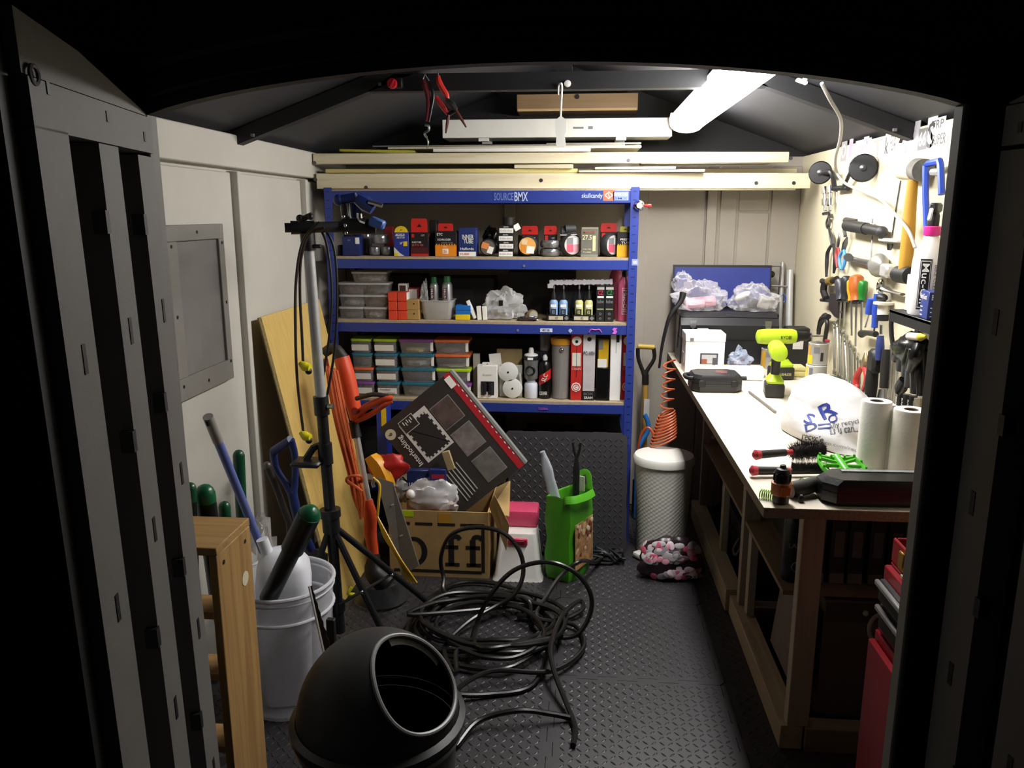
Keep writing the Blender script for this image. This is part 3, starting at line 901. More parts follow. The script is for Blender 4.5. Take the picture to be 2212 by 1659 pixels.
# tyre-lever cartons, slips
carton('patch_carton', 'blue patch kit carton lying on the yellow one', 'box', ((-0.5776, 3.955, 1.137 + .0275), (.076, .06, .045)), mat('#1c6fc0', .5), [('f', 0, .45, 1, .5, mat('#0f4a8c', .5))])
carton('patch_carton', 'flat yellow patch kit carton under the blue one', 'box', ((-0.5802, 3.95, 1.137), (.072, .06, .027)), YELLOW)
tag(G().box((0, 0, .045), (.014, .04, .095), rot=(0, -.42, 0), bev=.001).obj('white_slip', PAPER, loc=(-0.5379, 3.95, 1.143)), 'thin white carton leaning beside the blue patch kit', 'box')
for k, px in enumerate((1036, 1046)):
    x = (-0.4984, -0.4706)[k]
    tag(G().box((0, 0, .034), (.021, .02, .068), rot=(0, -.08, 0), bev=.001).obj('white_slip', PAPER, loc=(x, 3.94, 1.137)), ('narrow white carton standing next to the leaning thin carton', 'narrow white carton standing next to the clear parts bag')[k], 'box', 'pair of narrow white cartons')
# clear bag full of parts
t = thing('parts_bag', 'crumpled clear plastic bag of metal parts on the middle shelf', 'bag', (-0.3834, 3.995, 1.137))
G().blob((0, 0, .055), (.1, .07, .09), 8, .22, 2.2, 36, 22, crease=.35).obj('bag_film', film('#ffffff', .25, .9, .1), t)
g = G()
for i in range(16):
    g.box((rng.uniform(-.06, .06), rng.uniform(-.04, .03), rng.uniform(.012, .06)), (rng.uniform(.015, .03), rng.uniform(.01, .02), .008), rot=(rng.random(), rng.random(), rng.random()))
g.obj('metal_parts', STEEL, t)['kind'] = 'stuff'
G().box((-.005, -.066, .085), (.02, .004, .03), rot=(.3, 0, 0)).obj('label', BLACK, t)
t = thing('small_tin', 'small brass-coloured tin lying beside the clear parts bag', 'tin', (-0.2326, 3.955, 1.137), (0, 0, .4))
G().lathe([(.024, 0), (.026, .003), (.026, .026), (.024, .029)], 20, Matrix.Translation((0, .016, .026)) @ FRONT).obj('tin_body', mat('#a38a58', .35, .6), t)
G().lathe([(.02, .029), (.02, .031)], 18, Matrix.Translation((0, .016, .026)) @ FRONT).obj('tin_lid', STEEL, t)
tag(G().blob((0, 0, .008), (.055, .03, .014), 4, .25, 3, 24, 12, crease=.3).obj('black_pouch', mat('#3a2f30', .22), loc=(-0.2536, 3.93, 1.137)), 'flat glossy dark pouch hanging over the shelf edge', 'pouch')
# lube bottles in black trays
def lube(label, x, y, z, m, group):
    t = thing('lube_bottle', label, 'bottle', (x, y, z), 0, group)
    r = .0205
    G().lathe([(r, 0), (r, .085), (r * .9, .092), (r * .55, .1)], 18).obj('bottle_body', m, t)
    G().lathe([(r * .6, .098), (r * .58, .118), (.004, .145), (.0035, .158)], 14).obj('nozzle', BLACK, t)
    G().lathe([(.0045, .152), (.004, .168), (.001, .17)], 10).obj('tip', GREY, t)
    G().box((0, -r * .98, .07), (.028, .002, .014)).obj('label_panel', PAPER, t)
    G().box((0, -r * .99, .04), (.026, .002, .03)).obj('label_panel', DGREY, t)
    text('E2', .012, .016, m, t, Matrix.Translation((0, -r - .0022, .04)) @ FRONT)
    return t
LB, LY = mat('#8db0dd', .45), mat('#cfcf86', .45)
for k, (pc, m_, nm) in enumerate(((1206, LB, 'pale blue'), (1259, LY, 'pale yellow'))):
    xc = (-0.1027, 0.0225)[k]
    t = thing('display_tray', 'black card tray holding two %s lube bottles' % nm, 'tray', (xc, 3.955, 1.137), 0)
    g = G()
    g.box((0, 0, .002), (.112, .06, .003))
    g.box((0, -.029, .016), (.112, .002, .03))
    g.box((0, .029, .03), (.112, .002, .06))
    g.box((-.055, 0, .02), (.002, .06, .038))
    g.box((.055, 0, .02), (.002, .06, .038))
    g.obj('tray', BLACK, t)
    G().box((-.012, -.0306, .015), (.07, .001, .018)).obj('label_panel', mat('#b9b39c', .5), t)
    text('E2', .012, .012, BLACK, t, Matrix.Translation((-.008, -.0315, .015)) @ FRONT)
    G().box((.04, -.0306, .015), (.016, .001, .016), rot=(0, PI / 4, 0)).obj('diamond_mark', GREY, t)
    for j in range(2):
        lube('%s lube bottle with a black nozzle, %s' % (nm, (('beside the parts bag', 'beside the yellow bottles'), ('beside the blue bottles', 'beside the tall black cartons'))[k][j]), xc + (-.024, .024)[j], 3.952, 1.141, m_, 'lube bottles in black trays')
for k, (m_, nm) in enumerate(((mat('#d6264c', .5), 'red'), (mat('#2c9c3c', .5), 'green'))):
    a = (((0.1029, 3.95, 1.137), (0.0406, 0.06, 0.1742)), ((0.1468, 3.95, 1.137), (0.0428, 0.06, 0.1745)))[k]
    o = carton('lube_carton', 'tall black lube carton with %s figures' % nm, 'box', a, BLACK, [('f', .08, .9, .92, .97, mat('#b9b4b0', .5)), ('f', .12, .67, .88, .72, PAPER), ('f', .1, .33, .9, .37, mat('#8b8b70', .5))],
        [('f', .2, .75, .8, .88, 'CZ', m_), ('f', .12, .52, .88, .62, 'lube', GREY), ('f', .35, .18, .65, .26, 'o', GREY), ('f', .35, .06, .65, .12, 'o', GREY)], group='tall black lube cartons')
t = thing('foil_strip', 'long crinkled foil packet lying across the lube bottles', 'packet', (0.006, 3.985, 1.326), (0, -.02, 0))
g = G()
NN = 40
rings = []
for i in range(NN + 1):
    x = -.155 + .31 * i / NN
    dz = .0025 * math.sin(i * 2.2) + .0015 * math.sin(i * 5.1)
    rings.append([(x, -.03, -.011 + dz), (x, .03, -.011 - dz), (x, .032, .010 + dz), (x, -.028, .012 - dz)])
g.loft(rings)
g.obj('packet', mat('#e2dfe4', .3, .25, var=.06), t)
G().box((-.15, -.032, -.016), (.03, .004, .022), bev=.002).obj('folded_end', mat('#e2dfe4', .3, .25, var=.06), t)
# back support for the packet: dark card sheet standing behind the bottles
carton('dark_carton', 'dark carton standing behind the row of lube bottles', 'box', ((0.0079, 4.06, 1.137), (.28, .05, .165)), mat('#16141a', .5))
MUC = mat('#c2567a', .3, var=.05)
def mucoff(label, loc, r, h, m, rz=0):
    t = thing('cleaner_bottle', label, 'bottle', loc, rz)
    G().lathe([(r * .92, 0), (r, .006), (r, h * .72), (r * .85, h * .82), (r * .45, h * .93), (r * .4, h * .95)], 24, sx=1, sy=.8).obj('bottle_body', m, t)
    return t
a = ((0.2189, 3.95, 1.137), (0.0672, 0.06, 0.2377))
t = mucoff('pink cleaner bottle with a white framed word against the right rack post', (a[0][0], 3.96, 1.137), a[1][0] / 2, .235, MUC)
G().lathe([(.013, .2), (.014, .235), (.01, .245)], 14).obj('cap', BLACK, t)
G().box((.004, -a[1][0] * .4 - .0008, .1), (.03, .001, .13)).obj('label_frame', WHITE, t)
G().box((.004, -a[1][0] * .4 - .0016, .1), (.026, .001, .124)).obj('label_panel', MUC, t)
text('Muc-Off', .11, .019, WHITE, t, Matrix.Translation((.004, -a[1][0] * .4 - .0024, .1)) @ FRONT @ Matrix.Rotation(-PI / 2, 4, 'Z'))
t = mucoff('second pink cleaner bottle standing behind the lube cartons', (0.182, 4.07, 1.137), .035, .27, MUC)
G().lathe([(.013, .235), (.014, .27), (.01, .28)], 14).obj('cap', BLACK, t)

for (x, y, z, w_, d, h, lab) in ((-.62, 4.26, 1.137, .34, .22, .19, 'added dark box darkening the back of the middle shelf behind the parts bag'), (-.95, 4.28, 1.137, .24, .18, .2, 'added dark box darkening the back of the middle shelf behind the tubs'), (-.2, 4.3, 1.137, .36, .16, .22, 'added wide dark box darkening the back of the middle shelf behind the lube bottles'),  # filler boxes, added to darken the backs of these two shelves
                              (-.42, 4.27, .738, .42, .2, .27, 'added large dark box darkening the back of the lower shelf behind the disc pack'), (.04, 4.29, .738, .36, .16, .28, 'added dark box darkening the back of the lower shelf behind the tall cartons'), (-.95, 4.3, .738, .46, .15, .27, 'added dark box darkening the back of the lower shelf behind the coloured tubs')):
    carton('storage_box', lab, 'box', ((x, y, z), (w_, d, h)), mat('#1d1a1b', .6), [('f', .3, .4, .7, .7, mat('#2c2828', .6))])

# ================================================================ lower shelf
LIDS = {'lime': mat('#a9c92a', .4), 'teal': mat('#2c6a80', .4), 'purple': mat('#7a4488', .4), 'orange': mat('#d2693a', .4)}
TB2 = mat('#c4c4c2', .2, alpha=.3, var=.05)
tcols = ((((-1.1159, 3.98, 0.738), (0.1066, 0.12, 0.2304)), ('purple', 'orange', 'teal', 'lime'), 'S', (1, 1, 0, 1)),
         (((-0.9854, 3.98, 0.738), (0.1205, 0.12, 0.2323)), ('teal', 'teal', 'teal', 'lime'), 'S', (2, 1, 1, 1)),
         (((-0.8199, 3.99, 0.738), (0.1818, 0.14, 0.2347)), ('teal', 'teal', 'teal', 'purple'), 'M', (0, 0, 0, 0)),
         (((-0.634, 3.99, 0.738), (0.1804, 0.14, 0.2374)), ('purple', 'lime', 'orange', 'orange'), 'M', (0, 0, 0, 0)))
dxs = (.016, .01, .006, 0)
cname = ('next to the rack post', 'second from the rack post', 'third from the rack post', 'next to the white battery pack')
BLUEC = mat('#1c2d4c', .6)
for c, (a, lids, kd, labs) in enumerate(tcols):
    (x, y, z), (w_, d, h) = a
    for k in range(4):
        lb = labs[k]
        ct = [(CONT[3], .75), (CONT[2], .6), (CONT[0], .7), (CONT[1], .6)][(k + c) % 4]
        if c == 2:
            ct = [(CONT[1], .5), (BLUEC, .8), (mat('#9aa4a8', .3, var=.4), .7), (mat('#a89a62', .5), .4)][k]
        if c == 3:
            ct = [(CONT[1], .4), (CONT[1], .3), (mat('#8f887c', .5), .25), (mat('#7d6c66', .5), .4)][k]
        hh = .0735
        o = tub('storage_tub', 'plastic tub with %s lid, %s in the column %s' % (lids[k], ('lowest', 'second up', 'third up', 'topmost')[k], cname[c]),
            ((x + dxs[c] - .0035 * k + .004, y + .003 * (k % 2), z + .0745 * k), (w_, d, hh)), LIDS[lids[k]], TB2, 'coloured-lid tubs on the lower shelf', ct,
            PAPER if lb else None, ('Pendant', 'cables') if lb == 2 else None, lidh=.013, lab=(.06, .2, .88, .72))
        if c >= 2:
            G().box((w_ * .44, -d * .452, .036), (.014, .003, .045)).obj('paper_label', PAPER, o)
# white box lid behind, battery pack, twin disc pack
carton('pale_carton', 'narrow pale grey carton standing behind the white battery pack', 'box', ((-0.521, 3.995, 0.738), (0.0336, 0.03, 0.2167)), mat('#a9a59c', .6))
a = ((-0.458, 3.945, 0.738), (0.1015, 0.05, 0.1689))
t = carton('battery_pack', 'white hanging pack with two black cylinders in its window', 'pack', a, PAPER, [('f', .18, .1, .84, .52, BLACK)], [('f', .3, .7, .75, .76, 'batt', mat('#c9c6c2', .6))], tab=(PAPER, .05, .018))
for sx in (-.016, .016):
    G().cyl((sx, -.026, .022), (sx, -.026, .082), .0125, n=14).obj('cylinder', mat('#26262a', .3), t)
G().box((0, -.0265, .024), (.03, .004, .022), bev=.002).obj('clip', PAPER, t)
t = thing('disc_pack', 'clear pack of two round white discs, one above the other', 'pack', (-0.3408, 3.95, .738))
for dx, dz in ((-.012, .135), (.01, .0512)):
    o = G().lathe([(.002, 0), (.05, .002), (.05, .018), (.046, .02), (.002, .02)], 28, Matrix.Translation((dx, 0, dz)) @ FRONT).obj('disc', mat('#e2e2de', .3, var=.03), t)
    G().cyl((dx, -.0206, dz), (dx, -.022, dz), .005, n=10).obj('hub_hole', DSTEEL, t)
G().box((.0, .01, .085), (.115, .004, .165), bev=.001).obj('backing_card', mat('#c9c7c0', .5, alpha=.6), t)
G().tube([(.046, -.008, .13), (.055, -.008, .05)], .006, 6).obj('plastic_edge', LIDM, t)
carton('kraft_envelope', 'pale brown envelope standing behind the disc pack', 'envelope', ((-0.3531, 4.02, .738), (.13, .02, .24)), mat('#a08c60', .7))
tag(G().box((0, 0, .11), (.06, .005, .22), rot=(0, -.12, 0)).obj('white_card', PAPER, loc=(-0.4142, 3.99, .738)), 'white card leaning behind the battery pack', 'card')
# drink bottle upon a white jar
x = -0.2382
t = thing('white_jar', 'squat white plastic jar under the silver drink bottle', 'jar', (x, 3.96, .738))
G().lathe([(.032, 0), (.034, .004), (.034, .07), (.03, .078), (.02, .08)], 22).obj('jar_body', mat('#d7d9e4', .4, var=.03), t)
G().lathe([(.02, .079), (.022, .08), (.022, .094), (.019, .096)], 18).obj('jar_lid', mat('#b9bac4', .4), t)
t = thing('drink_bottle', 'black and silver drink bottle with a white sport cap on a white jar', 'bottle', (x, 3.962, .738 + .0965))
G().lathe([(.03, 0), (.035, .006), (.036, .03), (.034, .06), (.036, .085), (.037, .1)], 24).obj('bottle_body', mat('#8c8c8c', .3, .5, var=.15), t)
G().ring((-.002, -.036, .05), .022, .005, 'y', 20, 6).obj('grip_ring', BLACK, t)
G().lathe([(.038, .1), (.039, .11), (.039, .118), (.03, .126), (.018, .13)], 22).obj('cap', BLACK, t)
G().lathe([(.036, .119), (.034, .127), (.014, .134), (.013, .15), (.01, .16), (.003, .162)], 20).obj('spout', mat('#e6e6e4', .35), t)
G().box((-.002, -.0385, .11), (.028, .002, .012)).obj('label_panel', PAPER, t)
# red and black spray can
x = -0.168
t = thing('spray_can', 'black spray can with a slanting red band and a white nozzle', 'spray can', (x, 3.962, .738))
G().lathe([(.03, 0), (.031, .003), (.031, .165), (.026, .185), (.014, .195)], 24).obj('can_body', BLACKG, t)
g = G()
rb = [[(math.cos(2 * PI * i / 24) * .0314, math.sin(2 * PI * i / 24) * .0314, zz + .02 * math.cos(2 * PI * i / 24)) for i in range(24)] for zz in (.085, .135)]
g.loft(rb, caps=False)
g.obj('red_band', RED, t)
text('SLC', .04, .022, WHITE, t, Matrix.Translation((.0, -.033, .11)) @ FRONT @ Matrix.Rotation(1.2, 4, 'Z'))
text('CLEANER', .04, .018, WHITE, t, Matrix.Translation((-.006, -.033, .03)) @ FRONT)
G().lathe([(.012, .194), (.013, .21), (.007, .222), (.003, .224)], 14).obj('nozzle', mat('#d8d8d6', .35), t)
G().tube([(-.012, -.006, .205), (-.02, -.01, .225), (-.012, -.012, .24), (.004, -.01, .228)], .002, 6, sub=4).obj('trigger_wire', BLACK, t)
tag(G().lathe([(.025, 0), (.027, .002), (.027, .09), (.024, .095)], 20).obj('clear_jar', mat('#9a9a9c', .2, .2, alpha=.5), loc=(-0.1713, 4.02, .738 + .235)), 'clear jar standing on a box behind the red and black spray can', 'jar')
tag(G().box((0, 0, .117), (.09, .09, .234), bev=.003).obj('dark_carton', mat('#191717', .5), loc=(-0.1822, 4.045, .738)), 'dark carton under the clear jar on the lower shelf', 'box')
# tall clear jar with a yellow lid
x = -0.0877
t = thing('tall_jar', 'tall clear plastic jar with a yellow lid on the lower shelf', 'jar', (x, 3.97, .738))
G().lathe([(.038, 0), (.042, .004), (.048, .275), (.048, .28)], 26).obj('jar_body', mat('#a5a09c', .2, alpha=.62, var=.15, scale=25, stretch=(3, 3, .3)), t)
G().lathe([(.051, .278), (.052, .285), (.052, .305), (.048, .31), (.002, .31)], 26).obj('lid', mat('#c98d22', .4), t)
G().sphere((.004, -.046, .255), .012, 12, 8).obj('knob', CHROME, t)
# spoke cartons
def spokebox(label, ls):
    (x, y, z), (w_, d, h) = ls
    t = carton('chain_carton', label, 'box', ls, mat('#c02a26', .45), [('f', .12, .52, .88, .72, mat('#d8d8cc', .5)), ('f', .49, .35, .53, .88, BLACK)], [('f', .1, .46, .9, .5, 'CHAIN', mat('#e8b0a8', .5))])
    G().cyl((0, -d / 2 - .0003, h * .9), (0, -d / 2 - .002, h * .9), w_ * .42, n=24).obj('white_disc', PAPER, t)
    G().cyl((0, -d / 2 - .002, h * .89), (0, -d / 2 - .003, h * .89), w_ * .14, n=14).obj('hole', BLACK, t)
    G().cyl((0, -d / 2 - .0003, h * .2), (0, -d / 2 - .002, h * .2), w_ * .44, n=8).obj('octagon_mark', PAPER, t)
    G().ring((0, -d / 2 - .002, h * .2), w_ * .3, .0022, 'y', 20, 6).obj('ring_mark', RED, t)
    text('C', w_ * .26, w_ * .3, RED, t, Matrix.Translation((0, -d / 2 - .0028, h * .2)) @ FRONT)
    return t
spokebox('tall red carton with a white octagon mark beside the yellow-lidded jar', ((-0.0094, 3.945, 0.738), (0.0553, 0.05, 0.3347)))
spokebox('tall red carton with a white octagon mark against the right rack post', ((0.2458, 3.975, 0.738), (0.0574, 0.05, 0.3335)))
a = ((0.0528, 3.945, 0.738), (0.0598, 0.05, 0.3378))
t = carton('chain_carton', 'tall pale grey carton with a black base and a round hole', 'box', a, mat('#c4bdc0', .5), [('f', 0, 0, 1, .14, BLACK), ('f', 0, .72, 1, 1, mat('#d9d5dc', .5))], [('f', .1, .08, .9, .12, 'BOX', GREY), ('f', .15, .02, .85, .06, 'SRAM', WHITE), ('f', .05, .68, .95, .74, 'PC-1031', DGREY)])
G().cyl((0, -.0258, a[1][2] * .92), (0, -.0265, a[1][2] * .92), .011, n=18).obj('hole', BLACK, t)
carton('tall_black_carton', 'plain black carton between the grey carton and the white one', 'box', ((0.1225, 3.95, 0.738), (0.0622, 0.06, 0.1665)), BLACKG)
a = ((0.122, 3.945, 0.738), (0.0551, 0.05, 0.3064))
t = carton('yellow_pack', 'yellow and clear blister pack standing on the plain black carton', 'pack', ((a[0][0], a[0][1] + .01, 0.9045), (a[1][0], .03, a[1][2] - 0.1665)), mat('#d8ae1c', .45), [('f', .05, .0, .85, .3, PAPER), ('f', 0, .3, .1, 1, BLACK), ('f', .1, .65, .5, 1, mat('#8a8884', .3))])
a = ((0.1846, 3.945, 0.738), (0.0526, 0.05, 0.3372))
t = carton('white_carton', 'tall plain white carton beside the right red carton', 'box', a, mat('#f0efec', .6, var=.02), [('f', .5, .72, .53, .95, BLACK), ('f', .5, .88, .8, 1, BLACK)])


# ================================================================ timbers and boards stored under the roof
def beam(name, label, p, q, h, t, m, cat='timber', group=None, bev=.002):
    """a straight plank from p to q (front bottom edge), height h, depth t"""
    p, q = Vector(p), Vector(q)
    d = q - p
    L = d.length
    M = d.to_track_quat('X', 'Z').to_matrix().to_4x4()
    o = G().box((L / 2, t / 2, h / 2), (L, t, h), bev=bev).obj(name, m)
    o.location = p
    o.rotation_euler = M.to_euler()
    return tag(o, label, cat, group)
PINE = wood('#d6ceb2', .84)
PINEY = wood('#cdbf7c', .82)
PALEW = wood('#d0cab4', .86)
tb1 = beam('timber_beam', 'thick pale pine beam lying on top of the blue rack', (-1.28, 3.885, 1.7745), (1.11, 4.10, 1.777), .073, .045, PINE)
tb2 = beam('timber_beam', 'upper pale pine beam stacked above the thick beam on the rack', (-1.288, 3.875, 1.890), (.99, 4.06, 1.897), .050, .045, PINE)
beam('timber_beam', 'pine beam lying behind the other two on top of the rack', (-1.27, 4.30, 1.7745), (1.1, 4.33, 1.7745), .11, .045, PINE)
for tb, q in ((tb1, (-1.285, 3.89, 1.8181)), (tb1, (-1.042, 3.9, 1.7807)), (tb1, (-0.1959, 3.95, 1.8146)), (tb1, (0.8462, 4.06, 1.8025)), (tb1, (1.0283, 4.08, 1.8026)), (tb2, (-1.2822, 3.88, 1.8955)), (tb2, (0.2227, 3.98, 1.9067)), (tb2, (0.9987, 4.03, 1.9164))):
    f = (q[0] + 1.28) / 2.39
    y = (3.885 + .215 * f - .001) if tb is tb1 else (3.875 + .185 * (q[0] + 1.288) / 2.278 - .001)
    G().cyl((q[0], y + .003, q[2]), (q[0], y - .001, q[2]), .009, n=12).obj('bolt_head', DSTEEL, tb, world=True)
beam('plank', 'thin yellowish plank lying between the two stacked beams', (-1.24, 3.905, 1.849), (-.02, 4.0, 1.850), .020, .12, PINEY)
beam('plank', 'short pale plank end between the two stacked beams', (-0.3256, 3.965, 1.870), (-0.041, 3.975, 1.870), .019, .12, PINE)
beam('plank', 'thin pale board under the right part of the upper beam', (-0.0146, 3.985, 1.851), (0.5878, 4.005, 1.853), .011, .14, PALEW)
beam('plank', 'second thin pale board lying on the first under the upper beam', (0.0626, 3.985, 1.8645), (0.4491, 4.0, 1.866), .012, .14, PINE)
beam('plank', 'bright white shelf board lying on top of the beams', (-0.7182, 3.95, 1.9475), (0.0408, 3.965, 1.9475), .018, .40, mat('#e8e4dc', .5, var=.03))
beam('plank', 'long grey-white board lying on the white shelf board', (-0.9565, 4.02, 1.967), (0.2841, 4.03, 1.967), .012, .34, PALEW)
beam('plank', 'thin dull board lying under the white carton', (-1.0414, 4.05, 1.9805), (0.2072, 4.06, 1.9805), .008, .3, mat('#8f8a7c', .6))
beam('plank', 'narrow grey strip reaching far right on the board pile', (-0.1764, 4.08, 1.99), (0.2874, 4.09, 1.99), .007, .25, mat('#9c978a', .6))
beam('plank', 'yellow plank end sticking out tilted above the beams', (-1.1836, 3.96, 1.953), (-0.8154, 3.99, 1.944), .014, .3, mat('#b9b23c', .5))
beam('plank', 'dull grey plank on the right behind the upper beam', (0.2964, 4.2, 1.90), (0.9337, 4.21, 1.90), .045, .1, mat('#8a8676', .6))
# white carton on the boards
t = carton('lamp_carton', 'long white carton lying high on the board pile under the roof', 'box', ((-0.1301, 4.20, 2.025), (1.13, .2, .088)), mat('#e6e3da', .5, var=.03), [('f', .575, .45, .62, .55, GREY), ('f', .64, .42, .66, .58, GREY)], [])
for x in (-.36, .32):
    G().box((x, -.08, -.008), (.05, .03, .0155)).obj('foot', mat('#d5d2ca', .5), t)
    G().box((x, .07, -.008), (.05, .03, .0155)).obj('foot', mat('#d5d2ca', .5), t)
# brown panel up at the ridge
t = thing('plywood_box', 'brown plywood box with a round hole high under the ridge', 'box', (-.03, 4.34, 2.165))
G().box((0, 0, .042), (.61, .2, .082), bev=.002).obj('box_body', wood('#8f7452', .8), t)
G().box((0, -.1015, .006), (.6, .003, .012)).obj('painted_lit_edge', wood('#c9a878', .85), t)  # light on the bottom edge, put into a paler wood colour
G().cyl((.0, -.1005, .068), (.0, -.103, .068), .012, n=16).obj('hole', BLACK, t)
# pull cord with its paddle, and round things on the collar beam
t = thing('light_pull', 'white pull cord with a flat white paddle hanging from the collar beam', 'cord', (-.075, 3.01, 2.12))
cw = mat('#ece9e2', .5, var=.03)
G().tube([(-0.0885, 3.01, 2.0735), (-0.0872, 3.01, 2.1049), (-0.0788, 3.0, 2.1111), (-0.0755, 3.01, 2.0969), (-0.0781, 3.01, 2.0419), (-0.0792, 3.01, 1.9943)], .0035, 6, sub=5).obj('cord', cw, t, world=True)
pz = [((1209, 252), (1214, 252)), ((1203, 257), (1222, 257)), ((1198, 262), (1224, 262)), ((1198, 285), (1224, 285)), ((1202, 292), (1220, 292)), ((1201, 312), (1222, 312)), ((1204, 318), (1219, 318))]
L_ = [(-0.0826, 3.01, 1.9991), (-0.0925, 3.01, 1.9912), (-0.0991, 3.01, 1.9833), (-0.0986, 3.01, 1.9465), (-0.0935, 3.01, 1.9368), (-0.0948, 3.01, 1.9031), (-0.0896, 3.01, 1.8933)]
R_ = [(-0.0743, 3.01, 1.999), (-0.0625, 3.01, 1.9909), (-0.0574, 3.01, 1.9829), (-0.0569, 3.01, 1.9462), (-0.0634, 3.01, 1.9366), (-0.0596, 3.01, 1.9028), (-0.0645, 3.01, 1.8932)]
G().prism([(p[0], p[2]) for p in L_ + R_[::-1]], .008, Matrix.Translation((0, 3.014, 0)) @ FRONT).obj('paddle', cw, t, world=True)
t = thing('pull_switch_button', 'small round white knob on the collar beam beside the pull cord', 'knob', (-0.0561, 3.02, 2.1123))
G().lathe([(.002, .012), (.011, .01), (.0125, .004), (.012, 0)], 18, FRONT).obj('knob_cap', cw, t)
G().cyl((0, .003, 0), (0, .0, 0), .006, n=10).obj('stem', GREY, t)
t = thing('red_dial', 'red round dial on a black bracket where the left rafter meets the beam', 'dial', (-0.6858, 2.99, 2.1158))
G().lathe([(.003, .02), (.016, .018), (.018, .008), (.018, 0)], 20, FRONT).obj('dial_cap', mat('#c0182a', .4), t)
G().box((.004, -.0195, 0), (.005, .004, .03), rot=(0, .5, 0)).obj('grip_ridge', mat('#e0303c', .4), t)
G().box((.02, .012, .004), (.03, .02, .036), bev=.004).obj('bracket', BLACK, t)
# two red-handled hand tools hanging from the collar beam
t = thing('red_snips', 'open red-handled cutters with long dark prongs hanging from the beam', 'cutters', (-0.4877, 2.98, 2.0551))
G().tube([(-0.5163, 2.98, 2.1403), (-0.515, 2.98, 2.1199), (-0.5021, 2.98, 2.0947), (-0.4891, 2.98, 2.074), (-0.4861, 2.98, 2.0535)], [.006, .011, .011, .010, .008], 8, sub=4).obj('handle', mat('#d02c26', .4), t, world=True)
G().tube([(-0.5261, 2.98, 2.0682), (-0.5131, 2.98, 2.0475), (-0.4999, 2.98, 2.0299), (-0.4835, 2.98, 2.0059)], [.007, .010, .009, .006], 8, sub=4).obj('handle', mat('#d02c26', .4), t, world=True)
G().tube([(-0.4877, 2.97, 2.0569), (-0.4695, 2.97, 2.041), (-0.4531, 2.97, 2.0203)], [.008, .014, .009], 8, sub=3).obj('pivot', mat('#3a3a3a', .35, .6), t, world=True)
G().tube([(-0.4531, 2.97, 2.0203), (-0.4351, 2.97, 1.9916), (-0.417, 2.97, 1.9612)], [.006, .006, .003], 6).obj('prong', mat('#5a1a1a', .4), t, world=True)
G().tube([(-0.4802, 2.97, 2.0047), (-0.4858, 2.97, 1.973), (-0.4914, 2.97, 1.9411)], [.006, .006, .003], 6).obj('prong', mat('#5a1a1a', .4), t, world=True)
G().tube([(-0.4827, 2.975, 2.0053), (-0.4539, 2.975, 2.0209)], .007, 6).obj('jaw', mat('#2a2a2a', .35, .6), t, world=True)
G().tube([(-0.5163, 2.98, 2.1403), (-0.5178, 2.98, 2.1512), (-0.5111, 2.99, 2.1543)], .002, 6).obj('hook', STEEL, t, world=True)
t = thing('pruning_saw', 'dark red curved-handled pruner with a grey hooked blade hanging from the beam', 'pruner', (-0.5614, 2.99, 2.0842))
G().tube([(-0.5738, 2.99, 2.1285), (-0.5676, 2.99, 2.1079), (-0.5567, 2.99, 2.0651), (-0.5594, 2.99, 2.0206), (-0.5653, 2.99, 1.9854)], [.006, .010, .010, .008, .006], 8, sub=4).obj('handle', mat('#6a1620', .4), t, world=True)
G().tube([(-0.5504, 2.99, 2.1235), (-0.5396, 2.99, 2.076), (-0.5474, 2.99, 2.0284), (-0.5569, 2.99, 1.9837)], [.005, .006, .005, .004], 8, sub=4).obj('handle', mat('#2c2a2c', .4, .5), t, world=True)
G().tube([(-0.5707, 2.99, 1.9726), (-0.5572, 2.99, 1.9693), (-0.5592, 2.99, 1.9532), (-0.5731, 2.99, 1.9436), (-0.5649, 2.99, 1.929)], .005, 6, sub=3).obj('catch', STEEL, t, world=True)
G().tube([(-0.5666, 2.99, 1.9306), (-0.5602, 2.99, 1.9111), (-0.5676, 2.99, 1.8868)], [.006, .009, .002], 8, sub=3, flat=(1, .4)).obj('blade', mat('#555a48', .4, .5), t, world=True)
G().tube([(-0.5738, 2.99, 2.1285), (-0.5667, 2.99, 2.1472), (-0.5504, 2.99, 2.1235)], .002, 6).obj('hook', STEEL, t, world=True)
# pale cable from the roof down to the right wall
pc = [(0.7198, 2.62, 2.044), (0.7652, 2.68, 2.0047), (0.8682, 2.9, 1.9687), (0.9472, 3.15, 1.9269), (1.0104, 3.4, 1.8771), (1.07, 3.5722, 1.8317), (1.09, 3.5138, 1.7822), (1.11, 3.3568, 1.7444), (1.11, 3.1468, 1.7089), (1.09, 2.9304, 1.6521), (1.065, 2.7446, 1.6039), (1.07, 2.6882, 1.5511)]
tag(G().tube(pc, .006, 8, sub=6).obj('power_cable', mat('#a5a198', .5, var=.03)), 'pale grey cable running from the roof down across the right wall', 'cable')
t = thing('cable_clip', 'small white plastic cable clip on the roof slope right of the lamp', 'clip', (0.6807, 2.7, 2.0619), (0, .35, 0))
G().box((0, 0, 0), (.035, .02, .010), bev=.002).obj('clip_body', mat('#d9d6cf', .5), t)
G().box((.006, -.003, .008), (.014, .012, .008), bev=.002).obj('clip_tab', mat('#c4c0b8', .5), t)


